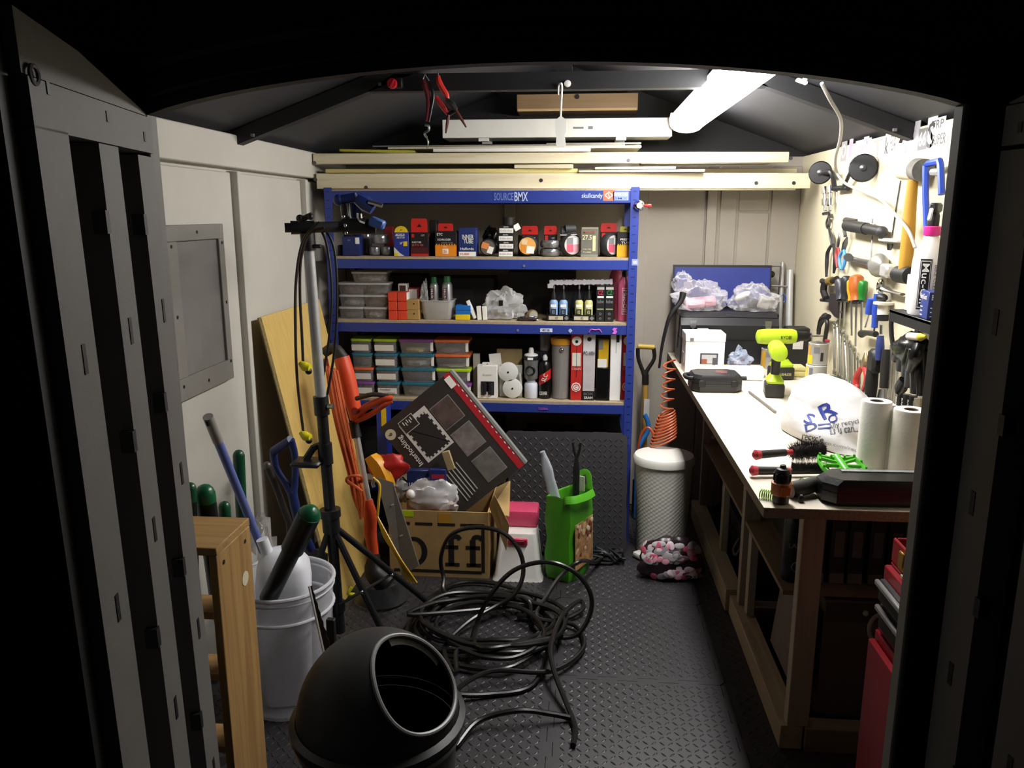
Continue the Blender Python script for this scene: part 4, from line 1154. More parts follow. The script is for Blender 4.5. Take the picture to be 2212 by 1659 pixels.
# ================================================================ workbench along the right wall
BT = mat('#d2c8b6', .6, var=.08, scale=25)
BEDGE = mat('#8c7a63', .8, var=.35, scale=140)
BW = wood('#b5a894', .78, 'z')
BWY = wood('#b8a688', .78, 'y')
bench = thing('workbench', 'long wooden workbench with a pale top along the right wall', 'workbench', (.82, 3.23, 0))
def bp(g, name, m, **k):
    return g.obj(name, m, bench, world=True, **k)
bp(G().box((.825, 3.235, .8985), (.66, 2.40, .002)), 'top_surface', BT)
bp(G().box((.825, 3.235, .884), (.66, 2.40, .027), bev=.001), 'worktop', BEDGE)
for x, y in ((.707, 2.31), (1.10, 2.31), (.707, 3.1), (1.10, 3.1), (.707, 4.2), (1.10, 4.2)):
    bp(G().box((x, y, .476), (.066, .044, .788), bev=.002), 'leg', BW)
bp(G().box((.69, 2.73, .041), (.07, .88, .082), bev=.002), 'floor_rail', BWY)
bp(G().box((.675, 3.72, .052), (.07, 1.08, .1), bev=.002), 'floor_rail', BWY)
bp(G().box((.92, 2.31, .041), (.38, .06, .082), bev=.002), 'cross_rail', wood('#8c7c68', .78))
bp(G().box((.92, 3.1, .041), (.38, .06, .082), bev=.002), 'cross_rail', wood('#8c7c68', .78))
bp(G().box((.90, 3.35, .446), (.44, 1.76, .016)), 'middle_shelf', wood('#8f7a5c', .8, 'y'))
bp(G().box((.66, 3.52, .74), (.045, .5, .05), bev=.002), 'side_rail', BWY)
for y in (3.0, 3.6):
    bp(G().box((.70, y, .26), (.03, .05, .34), bev=.002), 'upright', BW)

# open black toolbox with a blue lid lining
t = thing('toolbox', 'large black metal toolbox, blue-lined lid open, at the back of the workbench', 'toolbox', (.765, 4.21, .9))
TBX = mat('#1b1b1e', .42, var=.15)
w_, d, h = .49, .22, .27
g = G()
def trap(z, k=1.0, dd=0):
    return [(-w_ / 2 * k, -d / 2 + dd, z), (w_ / 2 * k, -d / 2 + dd, z), (w_ / 2 * k, d / 2, z), (-w_ / 2 * k, d / 2, z)]
G().loft([trap(.0005), trap(.13)]).obj('body', TBX, t)
G().loft([trap(.134), trap(.20), trap(.235, 1, .03)]).obj('upper_tray', TBX, t)
G().loft([trap(.238, .99, .03), trap(.262, .98, .06)]).obj('top_deck', mat('#232326', .4), t)
G().box((0, -d / 2 - .002, .132), (w_ + .006, .006, .007)).obj('hinge_strip', BLACK, t)
for sx in (-.185, .19):
    G().prism([(-.017, .02), (.017, .02), (.014, -.012), (0, -.026), (-.014, -.012)], .006, Matrix.Translation((sx, -d / 2 - .001, .205)) @ FRONT).obj('latch', STEEL, t)
for sx in (-1, 1):
    G().box((sx * (w_ / 2 + .004), -.02, .16), (.006, .02, .2), rot=(.35, 0, 0)).obj('lid_arm', DSTEEL, t)
lid = G().box((-.012, .128, .38), (.515, .012, .22), rot=(-.12, 0, 0)).obj('lid', BLACK, t)
G().box((-.012, .119, .378), (.497, .004, .2), rot=(-.12, 0, 0)).obj('blue_lining', mat('#22307e', .5), lid)
# clear bags lying on top of the toolbox
t = thing('clear_bag', 'crumpled clear bag with something pink inside on the toolbox', 'bag', (.625, 4.21, 1.166))
FLM = film('#e9e6ea', .16, .8)
G().blob((0, 0, .05), (.13, .07, .09), 12, .25, 2.3, 40, 22, crease=.35).obj('bag_film', FLM, t)
G().box((.0, -.01, .04), (.16, .06, .055), rot=(0, -.12, 0), bev=.015, seg=2).obj('pink_contents', mat('#d79aac', .5), t)
G().blob((-.09, .02, .13), (.05, .03, .06), 3, .3, 3, 20, 14, False, crease=.4).obj('bag_neck', FLM, t)
t = thing('clear_bag', 'crumpled clear bag of grey and white parts on the toolbox', 'bag', (.90, 4.22, 1.166), (0, 0, -.1))
G().blob((0, 0, .045), (.12, .07, .085), 21, .25, 2.3, 40, 22, crease=.3).obj('bag_film', FLM, t)
G().sphere((-.06, -.03, .075), (.045, .02, .018), 16, 8, Matrix.Rotation(-.5, 4, 'Y')).obj('white_disc', mat('#d6d4ce', .4), t)
G().box((.05, -.01, .04), (.06, .04, .06), rot=(.2, .3, .2), bev=.006).obj('grey_part', mat('#a9a6a0', .4), t)
G().box((.0, .0, .035), (.07, .05, .05), rot=(.1, .2, .4), bev=.006).obj('dark_part', DGREY, t)
# black curled handle hooked at the corner of the toolbox
tag(G().tube([(0.5236, 4.1, 1.2656), (0.5105, 4.09, 1.2196), (0.4612, 4.08, 1.1544), (0.4371, 4.08, 1.0592), (0.424, 4.08, 0.9752), (0.416, 4.08, 0.8784)], [.018, .014, .010, .009, .008, .006], 10, sub=4).obj('rubber_strap', mat('#161616', .45)), 'black rubber strap hanging off the left side of the toolbox', 'strap')
# white carton with printed picture
a = ((.607, 3.915, .9), (.185, .14, .155))
t = carton('white_carton', 'square white carton with a tool picture and overlapping lid at the bench edge', 'box', a, mat('#f0eeea', .5, var=.02),
    [('f', .38, .3, .84, .64, mat('#3a3a3e', .5)), ('f', .42, .32, .8, .6, mat('#b9b8bd', .5)), ('f', .42, .3, .56, .46, mat('#9a5a48', .5)), ('f', .7, .28, .84, .5, mat('#4a4a50', .5)), ('l', .2, .3, .7, .6, mat('#c9c7c8', .5))])
G().box((0, 0, .175), (.19, .145, .04), bev=.002).obj('lid', mat('#f2f0ec', .5, var=.02), t)
G().box((.0, .01, .2), (.055, .06, .01), bev=.003).obj('handle_tab', mat('#e9e6e0', .5), t)
G().box((-.065, -.0735, .165), (.018, .001, .016)).obj('mark', GREY, t)
# black hard case with a red mark
def hardcase(name, label, loc, size, rz, m, extra=None):
    t = thing(name, label, 'case', loc, rz)
    w_, d, h = size
    def oc(k, z, c=.03):
        x, y = w_ / 2 * k, d / 2 * k
        return [(-x + c, -y, z), (x - c, -y, z), (x, -y + c, z), (x, y - c, z), (x - c, y, z), (-x + c, y, z), (-x, y - c, z), (-x, -y + c, z)]
    G().loft([oc(.95, .0005), oc(1, h * .12), oc(1, h * .5)]).obj('case_base', m, t)
    G().loft([oc(1, h * .53), oc(1, h * .8), oc(.9, h)]).obj('case_lid', m, t)
    G().loft([oc(.985, h * .49), oc(.985, h * .54)]).obj('seam', BLACK, t)
    return t
CASEM = mat('#252426', .38, var=.1)
t = hardcase('tool_case', 'small black plastic tool case with a red mark on the bench beside the white carton', (.60, 3.50, .9), (.215, .17, .075), .03, CASEM)
G().box((.03, .01, .0755), (.05, .06, .001), rot=(0, 0, -.2)).obj('red_mark', mat('#6a3a38', .4), t)
for sx in (-.07, .07):
    G().box((sx, -.087, .04), (.03, .005, .028), bev=.002).obj('catch', BLACK, t)
G().tube([(-.105, .03, .06), (-.13, .01, .06), (-.13, -.05, .06), (-.105, -.07, .06)], .009, 8, sub=3).obj('handle', BLACK, t)
# two cordless drills
def drill(name, label, loc, rz, s=1.0):
    t = thing(name, label, 'drill', loc, rz)
    LM = mat('#b4d426', .4, var=.05)
    DK = mat('#1d1d1c', .5)
    G().box((0, 0, .03), (.078, .105, .058), bev=.008, seg=2).obj('battery', mat('#262520', .5), t)
    G().loft([rrect(.066, .095, .06, .012), rrect(.07, .098, .07, .012), rrect(.05, .07, .085, .012), rrect(.04, .055, .095, .012)]).obj('foot', LM, t)
    G().loft([[(p[0], p[1] + dy, p[2]) for p in rrect(.036, .048, z, .014)] for z, dy in ((.09, .0), (.13, .004), (.17, .010))]).obj('grip', DK, t)
    M = Matrix.Translation((0, .02, .2)) @ Matrix.Rotation(PI / 2, 4, 'X')
    G().lathe([(.018, -.105), (.032, -.098), (.036, -.06), (.036, .02), (.034, .06), (.030, .075)], 24, M).obj('motor_body', LM, t)
    G().lathe([(.03, .074), (.028, .085), (.023, .1), (.022, .13), (.014, .142), (.006, .146)], 20, M).obj('chuck', BLACK, t)
    G().cyl((0, -.126, .2), (0, -.19, .2), .004, n=8).obj('bit', STEEL, t)
    G().box((0, -.016, .16), (.018, .012, .022), bev=.004).obj('trigger', BLACK, t)
    for sx in (-1, 1):
        text('RYOBI', .05, .016, BLACK, t, Matrix.Translation((sx * .0362, .0, .2)) @ (RIGHTF if sx > 0 else LEFTF))
        text('BRUSHLESS', .07, .012, mat('#c9c78a', .5), t, Matrix.Translation((sx * .0398, .0, .028)) @ (RIGHTF if sx > 0 else LEFTF))
    return t
drill('cordless_drill', 'lime green drill standing upright with its round back end towards the door', (.83, 3.385, .9), math.radians(172))
drill('cordless_drill', 'lime green impact driver standing side-on behind the other drill', (.945, 3.75, .9), math.radians(98))
# tins
def tin(label, loc, r, h, m, stripe, group=None, rz=0):
    t = thing('paint_tin', label, 'tin', loc, rz, group)
    G().lathe([(r, 0), (r * 1.03, .002), (r, .005), (r, h - .006), (r * 1.03, h - .003), (r * 1.0, h)], 24).obj('tin_body', m, t)
    G().lathe([(r * .9, h - .004), (r * .9, h + .001), (r * .7, h + .0015)], 24).obj('tin_lid', STEEL, t)
    for a0, a1, z0, z1, mm in stripe:
        n = 6
        g = G()
        g.loft([[(math.cos(a0 + (a1 - a0) * i / n) * r * 1.012, math.sin(a0 + (a1 - a0) * i / n) * r * 1.012, z) for i in range(n + 1)] for z in (z0 * h, z1 * h)], closed=False, caps=False)
        g.obj('label_stripe', mm, t)
    return t
TSV, TWH = mat('#b5b2ac', .35, .4), mat('#d6d3cd', .45)
tin('silver paint tin with a yellow stripe at the back of the bench', (.955, 4.02, .9), .043, .1, TSV, ((3.3, 4.0, 0, .9, mat('#b9902a', .5)), (4.6, 5.0, .15, .5, DGREY), (4.0, 4.5, .6, .85, GREY)))
tin('white paint tin standing on the bench under another tin', (1.05, 3.56, .9), .044, .105, TWH, ((3.2, 3.5, 0, 1, YELLOW), (4.7, 5.0, .2, .6, DGREY), (3.7, 4.1, .6, .9, GREY)))
tin('paint tin with a yellow patch standing on top of the white tin', (1.052, 3.562, 1.0075), .042, .095, TSV, ((3.2, 3.9, .05, .45, YELLOW), (3.2, 3.6, .45, .9, mat('#c9902a', .5)), (4.7, 5.0, .2, .6, DGREY), (4.0, 4.6, .55, .85, GREY)))
# bits and pieces behind the case
carton('long_white_carton', 'long flat white carton behind the drills on the bench', 'box', ((.765, 3.80, .9), (.22, .07, .045)), mat('#f0efe9', .5, var=.02), rz=-.05)
t = thing('knotted_bag', 'small knotted clear blue bag of screws at the toolbox', 'bag', (.80, 3.98, .9))
G().blob((0, 0, .035), (.06, .04, .055), 31, .25, 2.5, 26, 16, crease=.3).obj('bag_film', film('#b9c4dc', .35, .85), t)
G().tube([(-.01, 0, .075), (-.015, 0, .095), (.0, 0, .115)], [.02, .008, .014], 10, sub=3).obj('knot', film('#b9c4dc', .35, .85), t)
G().blob((0, 0, .02), (.045, .03, .03), 3, .2, 3, 16, 10).obj('screws', mat('#9aa0a8', .4, .5, var=.4, scale=90), t)
tag(G().box((0, 0, .012), (.19, .05, .022), bev=.006).obj('red_blister', mat('#b8323a', .35), loc=(.80, 3.91, .9), rot=(0, 0, -.08)), 'flat red blister pack lying before the knotted bag', 'pack')
tag(G().box((0, 0, .014), (.05, .05, .026), bev=.004).obj('yellow_box', mat('#cfae2a', .45), loc=(.715, 3.93, .9), rot=(0, 0, .3)), 'small yellow box beside the square white carton', 'box')
t = thing('marker_pen', 'white marker pen with a black cap lying on the bench', 'pen', (.80, 3.70, .909), (0, 0, -.05))
G().cyl((-.02, 0, 0), (.05, 0, 0), .009, n=12).obj('barrel', mat('#efeeea', .4), t)
G().cyl((-.075, 0, 0), (-.02, 0, 0), .0085, .0095, n=12).obj('cap', BLACK, t)
tag(G().tube([(.737, 3.425, .906), (.765, 3.07, .906)], .005, 8).obj('metal_rod', mat('#8f8d86', .4, .5)), 'thin grey metal rod lying on the pale bench top', 'rod')
t = thing('folded_cloth', 'folded yellow cloth with a dark hole at the back of the bench', 'cloth', (1.02, 3.84, .9))
G().box((0, 0, .014), (.13, .10, .026), bev=.008, seg=2).obj('lower_fold', mat('#cfc37a', .8), t)
G().box((-.005, 0, .038), (.12, .09, .02), bev=.008, seg=2).obj('upper_fold', mat('#dcd292', .8), t)
tag(G().blob((0, 0, .03), (.09, .06, .05), 6, .12, 2, 22, 12).obj('green_pouch', mat('#1f4a38', .6), loc=(1.06, 3.44, .9)), 'dark green pouch lying beside the stacked tins', 'pouch')
t = thing('black_box', 'black box against the toolbox with a pale panel', 'box', (1.09, 4.08, .9))
G().box((0, 0, .1), (.11, .1, .2), bev=.006).obj('box_body', BLACK, t)
G().box((-.0, -.0515, .13), (.05, .002, .07)).obj('pale_panel', mat('#c9c6c2', .5), t)
# metal rails and tubes leaning in the corner
for (p, q, r_, m_, lab) in (((1.125, 4.33, .9), (1.125, 4.42, 1.36), .018, mat('#c4c3c0', .35, .3), 'wide pale plastic tube leaning in the back corner on the bench'),
                           ((1.075, 4.34, .9), (1.085, 4.43, 1.40), .012, mat('#a8a6a2', .35, .4), 'flat grey rail leaning in the back corner'),):
    tag(G().cyl(p, q, r_, n=14).obj('leaning_tube', m_), lab, 'tube')
tag(G().box((0, 0, .19), (.028, .008, .38), rot=(0, -.08, 0)).obj('leaning_rail', mat('#b5b4b0', .3, .6), loc=(1.0, 4.37, .902)), 'thin metal rail leaning beside the toolbox', 'rail')
t = thing('corner_clamp', 'thin steel clamp bars with a black knob in the back corner', 'clamp', (1.05, 4.40, 1.28))
G().tube([(-.1, 0, .1), (.02, 0, .1), (.02, 0, -.12)], .006, 6).obj('bar', STEEL, t)
G().tube([(-.08, -.01, 0), (.06, -.01, -.005)], .004, 6).obj('rod', STEEL, t)
G().sphere((-.03, -.02, .06), .018, 12, 8).obj('knob', BLACK, t)
G().ring((-.0, -.01, -.07), .014, .004, 'y', 14, 6, 1, 1.5).obj('loop', DSTEEL, t)
G().ring((.04, -.01, -.07), .014, .004, 'y', 14, 6, 1, 1.5).obj('blue_loop', mat('#2a4a9a', .4), t)
# white carrier bag with blue print
CB = mat('#cfcdcc', .4, var=.06, bump=.9, bscale=14)
t = thing('carrier_bag', 'white plastic carrier bag with blue print and recycle lettering on the bench', 'bag', (.905, 2.78, .903), (0, 0, 0))
g = G()
N, M_ = 44, 22
vs = []
for i in range(M_ + 1):
    v = i / M_
    for k in range(N):
        a = 2 * PI * k / N
        d = Vector((math.cos(a), math.sin(a), v * 2))
        bulge = 1 + .16 * noise.noise(d * 1.4) + .05 * (abs(noise.noise(d * 4 + Vector((3, 1, 7)))) - .2)
        rr_ = math.sqrt(max(0, 1 - (v * 1.0) ** 2.4)) * (.98 + .05 * math.sin(3 * a)) * bulge
        z = .19 * v * (1 + .12 * noise.noise(Vector((math.cos(a), math.sin(a), 5)) * 1.2))
        vs.append((rr_ * .165 * math.cos(a) + v * -.02, rr_ * .255 * math.sin(a) + v * .07, z))
fs = [(i * N + k, i * N + (k + 1) % N, (i + 1) * N + (k + 1) % N, (i + 1) * N + k) for i in range(M_) for k in range(N)]
g.add(vs, fs)
bag = g.obj('bag_skin', CB, t, smooth=60)
BLP = mat('#23358c', .5)
def on_bag(px_, pz_, depth=.02):
    """world-space print frame on the near slope of the bag"""
    return Matrix.Translation((px_, -.255 + depth, pz_))
from mathutils.bvhtree import BVHTree
bvh = BVHTree.FromPolygons([Vector(v) for v in vs], fs)
def drape_text(s_, w_, h_, m, x, z, rot, name='lettering'):
    """lettering laid onto the curved bag skin (projected along +y onto the surface)"""
    o = text(s_, w_, h_, m, t, Matrix(), name)
    me = o.data
    c, s2 = math.cos(rot), math.sin(rot)
    dirn = Vector((.32, .86, -.40)).normalized()
    right = Vector((.93, -.35, 0)).normalized()
    up = right.cross(dirn).normalized()
    last = Vector((0, 0, .1))
    for v in me.vertices:
        u, q = v.co.x * c - v.co.y * s2, v.co.x * s2 + v.co.y * c
        o_ = Vector((x, -.25, z)) + right * u + up * q - dirn * .3
        hit = bvh.ray_cast(o_, dirn, 2)
        if hit[0] is not None:
            last = hit[0] - dirn * .0025
        v.co = last
    return o
DT = mat('#55565c', .5)
drape_text('recycle', .075, .026, DGREY, -.16, .066, -.22)
drape_text('more at tesco.com/recycle', .24, .015, mat('#8a8a8e', .5), -.10, .038, -.12)
drape_text('ally recycle', .10, .020, DT, -.055, .112, .3)
drape_text('as u can..', .085, .018, DT, -.06, .086, .22)
drape_text('R', .05, .055, BLP, -.12, .172, .5)
drape_text('S', .03, .04, BLP, -.18, .148, -.3)
drape_text('O', .03, .03, BLP, -.1, .135, .3)
drape_text('D', .04, .03, mat('#3a4a86', .5), -.17, .112, .3)
drape_text('=', .04, .02, mat('#3a4a86', .5), -.125, .108, .1)
# paper towel rolls
def towel(label, loc, r, h, m):
    t = thing('paper_towel', label, 'paper towel', loc)
    G().lathe([(r, 0), (r, h - .004), (r * .97, h), (.02, h), (.02, h - .05)], 30, cap=(True, False)).obj('paper', m, t)
    G().lathe([(.0205, h - .002), (.0195, h - .002), (.0195, h - .05), (.002, h - .051)], 20, cap=(False, False)).obj('core', mat('#6a6055', .8), t)
    for k in range(3):
        pass
    G().box((r * .7, -r * .72, h * .45), (.0015, .02, h * .9), rot=(0, 0, .9)).obj('loose_edge', m, t)
    return t
TW = mat('#e6e2dc', .9, var=.05, bump=.2, bscale=90)
towel('white paper towel roll beside the carrier bag', (.886, 2.385, .9), .043, .215, TW)
towel('slightly soiled paper towel roll in front of the cleaner roll', (.962, 2.325, .9), .047, .205, mat('#dcd4c8', .9, var=.1, scale=12, bump=.2, bscale=90))
carton('grey_carton', 'narrow pale carton behind the soiled towel roll', 'box', ((1.0, 2.40, .9), (.04, .05, .19)), mat('#cfcac4', .6))
# black lunchbox-like case and grey puck at the wall
t = hardcase('black_case', 'flat black case with a white label against the wall', (1.06, 3.12, .9), (.14, .2, .05), -.2, BLACK)
G().box((-.01, .02, .0505), (.05, .06, .001)).obj('white_label', PAPER, t)
t = thing('tape_measure', 'grey rounded device with a white label and pink end behind the carrier bag', 'device', (1.105, 2.84, .9), (0, 0, .1))
G().box((0, 0, .05), (.06, .1, .098), bev=.025, seg=3).obj('device_body', mat('#55524e', .5), t)
G().box((-.005, -.0, .0985), (.035, .045, .002)).obj('white_label', PAPER, t)
G().sphere((-.045, -.02, .03), .022, 12, 8).obj('pink_end', mat('#c24058', .5), t)
# brushes
BR = mat('#1b1412', .8)
def brush(label, p, q, kind, seed):
    p, q = Vector(p), Vector(q)
    t = thing('cleaning_brush', label, 'brush', p)
    d = (q - p).normalized()
    L = (q - p).length
    def at(s_, dz=0, dn=0):
        return p + d * (L * s_) + Vector((0, 0, dz)) + Vector((-d.y, d.x, 0)) * dn
    RK = mat('#c43a48', .4)
    G().tube([at(0), at(.03), at(.09)], [.008, .016, .014], 12, sub=3).obj('end_cap', RK, t, world=True)
    G().tube([at(.08), at(.2), at(.45)], [.013, .0125, .0115], 12, sub=3).obj('grip', mat('#1d1a1a', .5), t, world=True)
    G().tube([at(.44), at(.5), at(.56)], [.011, .008, .008], 10, sub=3).obj('neck', RK, t, world=True)
    r2 = random.Random(seed)
    g = G()
    if kind == 'round':
        G().tube([at(.55), at(1)], .018, 12).obj('core', BR, t, world=True)
        side = Vector((-d.y, d.x, 0))
        for i in range(1400):
            s_ = .56 + .44 * r2.random()
            a = r2.random() * 2 * PI
            rad = .040 * (.85 + .3 * r2.random()) * (1 - .25 * max(0, s_ - .9) / .1)
            n_ = (side * math.cos(a) + Vector((0, 0, 1)) * math.sin(a)).normalized()
            b0 = at(s_)
            b1 = b0 + n_ * rad + d * r2.uniform(-.004, .004)
            if b1.z < .902:
                b1.z = .902
            w2 = n_.cross(d) * .0014
            g.add([b0 - w2, b0 + w2, b1], [(0, 1, 2)])
    else:
        G().box(tuple(at(.75)), (L * .5, .02, .016), rot=(0, 0, math.atan2(d.y, d.x)), bev=.004).obj('brush_back', BLACK, t, world=True)
        for i in range(700):
            s_ = .52 + .46 * r2.random()
            b0 = at(s_, .004, r2.uniform(-.008, .008))
            b1 = b0 + Vector((r2.uniform(-.004, .004), r2.uniform(-.004, .004), .024))
            w2 = Vector((.0014, 0, 0)) if i % 2 else Vector((0, .0014, 0))
            g.add([b0 - w2, b0 + w2, b1], [(0, 1, 2)])
    o = g.obj('bristles', BR, t, world=True, smooth=0)
    o['kind'] = 'stuff'
    return t
brush('brush with a red-tipped black handle and a thick round black head', (.532, 2.36, .945), (.76, 2.44, .944), 'round', 3)
brush('long flat black brush with a red-tipped handle lying in front of the round brush', (.508, 2.285, .92), (.745, 2.315, .915), 'flat', 5)
tag(G().box((0, 0, .008), (.12, .035, .014), bev=.004).obj('shoe_brush_block', BR, loc=(.70, 2.235, .9), rot=(0, 0, .1)), 'flat black brush block under the round brush head', 'brush')
# green bicycle pedal
t = thing('bicycle_pedal', 'bright green platform bicycle pedal on the bench', 'pedal', (.775, 2.315, .905), (.25, .05, .1))
PG = mat('#4fb02a', .4)
g = G()
out = [(-.062, -.018), (-.052, -.048), (-.02, -.04), (.02, -.04), (.052, -.048), (.062, -.018), (.062, .018), (.052, .048), (.02, .04), (-.02, .04), (-.052, .048), (-.062, .018)]
g.tube([(x, y, .03) for x, y in out], .0075, 6, closed=True)
g.obj('cage', PG, t)
G().cyl((0, -.05, .03), (0, .05, .03), .013, n=14).obj('axle_body', PG, t)
for sx in (-1, 1):
    G().tube([(0, -.012, .03), (sx * .056, -.04, .03)], .006, 6).obj('strut', PG, t)
    G().tube([(0, .012, .03), (sx * .056, .04, .03)], .006, 6).obj('strut', PG, t)
    G().box((sx * .03, 0, .03), (.05, .008, .012), bev=.002).obj('rib', PG, t)
for x, y in out:
    G().cyl((x, y, .03), (x, y, .043), .0035, n=8).obj('pin', PG, t)
G().cyl((0, -.05, .03), (0, -.075, .028), .010, n=14).obj('spindle', BLACK, t)
# torch-like lime and black piece between pedal and case
t = thing('lime_torch', 'lime and black rounded hand tool lying before the pedal', 'torch', (.69, 2.195, .92), (0, 0, .25))
G().cyl((-.06, 0, 0), (-.015, 0, 0), .016, n=14).obj('pale_end', mat('#b9cf8a', .4), t)
G().cyl((-.015, 0, 0), (.025, 0, .003), .019, n=14).obj('lime_body', LIME, t)
G().sphere((.05, 0, .005), (.035, .024, .024), 16, 10).obj('black_head', BLACK, t)
# hose connector
t = thing('hose_connector', 'black hose connector with an orange collar standing on the bench corner', 'connector', (.547, 2.075, .9))
G().lathe([(.017, 0), (.021, .003), (.021, .028)], 18).obj('socket', mat('#2a1d15', .5), t)
g = G()
g.lathe([(.025, .024), (.027, .03), (.027, .054), (.0285, .058), (.025, .06)], 20)
g.obj('collar', mat('#b8662e', .45), t)
G().box((.004, -.0265, .04), (.024, .004, .022)).obj('collar_window', mat('#d8743c', .4), t)
G().lathe([(.018, .058), (.022, .062), (.021, .085), (.016, .095), (.009, .098), (.007, .106), (.003, .107)], 18).obj('cap', BLACK, t)
for i in range(10):
    a = 2 * PI * i / 10
    G().box((math.cos(a) * .0215, math.sin(a) * .0215, .074), (.004, .004, .02), rot=(0, 0, a)).obj('grip_rib', BLACK, t)
tag(G().tube([(.011 * math.cos(i * .55), -.02 + i * .0005, .011 * math.sin(i * .55) + .0135) for i in range(90)], .0018, 5).obj('coil_spring', mat('#9ad010', .4), loc=(.522, 2.10, .9), rot=(0, 0, 1.15)), 'lime green coil spring lying beside the hose connector', 'spring')
tag(G().tube([(.58, 2.115, .923), (.62, 2.13, .926), (.66, 2.155, .93)], [.023, .023, .02], 14, sub=3).obj('handlebar_grip', mat('#191716', .55)), 'black rubber handlebar grip lying behind the hose connector', 'grip')
t = thing('valve_cap', 'tiny black cap standing alone near the bench front edge', 'cap', (.603, 2.085, .9))
G().lathe([(.0075, 0), (.008, .003), (.008, .014), (.005, .018)], 12).obj('cap_body', BLACK, t)
G().lathe([(.004, .0178), (.0035, .0205), (.001, .021)], 10).obj('tip', STEEL, t)
# long black case with a bright strip on it
t = hardcase('wrench_case', 'long black torque wrench case along the front edge of the bench', (.825, 2.115, .9), (.34, .11, .072), .02, mat('#151717', .3, var=.1, bump=.1, bscale=200))
G().box((.03, .03, .0735), (.27, .018, .002)).obj('bright_strip', mat('#b9bfc2', .25, .5), t)

# ---------------------------------------------------------------- under the bench
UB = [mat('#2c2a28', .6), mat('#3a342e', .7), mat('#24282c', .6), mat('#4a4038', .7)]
t = thing('spray_bottle', 'large black aerosol with white lettering on the shelf under the bench', 'spray can', (.735, 2.56, .455))
G().lathe([(.04, 0), (.042, .004), (.042, .2), (.032, .225), (.02, .235), (.018, .26), (.002, .262)], 22).obj('can_body', mat('#15181c', .35), t)
text('LASER', .06, .016, mat('#9aa0a4', .5), t, Matrix.Translation((-.004, -.0425, .135)) @ FRONT)
G().ring((-.004, -.0425, .06), .016, .002, 'y', 18, 6).obj('ring_mark', mat('#7a8084', .5), t)
bl = ('upright booklet with a pale spine label on the shelf under the bench, nearest the aerosol', 'upright booklet with a pale spine label under the bench, second from the aerosol', 'upright booklet with a pale spine label under the bench, third from the aerosol', 'upright booklet with a pale spine label under the bench, fourth from the aerosol', 'upright booklet with a pale spine label under the bench, fifth from the aerosol')
for i in range(5):
    t = thing('booklet', bl[i], 'booklet', (.80 + i * .062, 2.62, .4555), (0, 0, .04 * (i % 2)), 'booklets under the bench')
    G().box((0, 0, .12), (.05, .18, .238), bev=.003).obj('cover', (mat('#2c2f33', .6), mat('#3a3032', .6))[i % 2], t)
    G().box((0, -.091, .14), (.03, .002, .09)).obj('spine_label', mat('#6f6a66', .6), t)
    G().box((0, -.091, .02), (.046, .002, .035)).obj('spine_foot', mat('#807a74', .6), t)
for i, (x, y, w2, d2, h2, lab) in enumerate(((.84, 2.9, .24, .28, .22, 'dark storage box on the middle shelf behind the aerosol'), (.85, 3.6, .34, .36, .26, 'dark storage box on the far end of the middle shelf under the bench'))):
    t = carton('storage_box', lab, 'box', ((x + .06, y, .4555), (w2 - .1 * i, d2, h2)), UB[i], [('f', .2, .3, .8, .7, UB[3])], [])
t = carton('drawer_unit', 'grey-brown drawer unit with a pale knob under the middle shelf', 'drawers', ((.93, 2.62, .001), (.22, .28, .42)), mat('#6a5f58', .6), [('f', .03, .82, .97, .98, mat('#4a423c', .6))])
G().sphere((.02, -.145, .38), .01, 10, 8).obj('knob', mat('#b9b4aa', .4), t)
tag(G().box((0, 0, .15), (.02, .34, .3), rot=(0, .1, 0), bev=.002).obj('leaning_board', mat('#7a6a64', .7, var=.15), loc=(.76, 2.62, .09)), 'pinkish grey board leaning inside the lower bench space', 'board')
t = thing('tool_crate', 'dark plastic crate with hoop handles under the far part of the bench', 'crate', (.89, 3.55, .012))
G().loft([rrect(.24, .4, .0005), rrect(.28, .46, .26)]).obj('crate_body', UB[2], t)
for y in (-.12, .12):
    G().tube([(-.145, y - .04, .2), (-.17, y - .03, .15), (-.17, y + .03, .15), (-.145, y + .04, .2)], .007, 8, sub=3).obj('hoop_handle', mat('#4a4540', .5), t)
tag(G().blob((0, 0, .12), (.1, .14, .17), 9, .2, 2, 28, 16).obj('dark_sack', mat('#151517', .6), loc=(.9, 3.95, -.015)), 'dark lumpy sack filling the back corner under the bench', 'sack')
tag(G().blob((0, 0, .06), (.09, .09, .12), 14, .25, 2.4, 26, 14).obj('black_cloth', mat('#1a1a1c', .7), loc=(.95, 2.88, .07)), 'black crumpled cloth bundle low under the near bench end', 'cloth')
tag(G().ring((0, 0, 0), .05, .006, Matrix.Rotation(1.2, 4, 'X'), 24, 8).obj('cable_ring', mat('#8f8a86', .5), loc=(.93, 2.255, .44)), 'pale grey cable loop hanging under the near bench end', 'cable')
t = thing('bench_vice', 'dark clamp with pale metal handle fixed to the far bench edge underside', 'clamp', (.56, 3.2, .80))
G().box((.03, 0, .035), (.08, .08, .06), bev=.008).obj('clamp_body', UB[0], t)
G().cyl((-.01, -.03, -.03), (.03, .06, -.05), .008, n=10).obj('handle', mat('#7a7876', .3, .7), t)

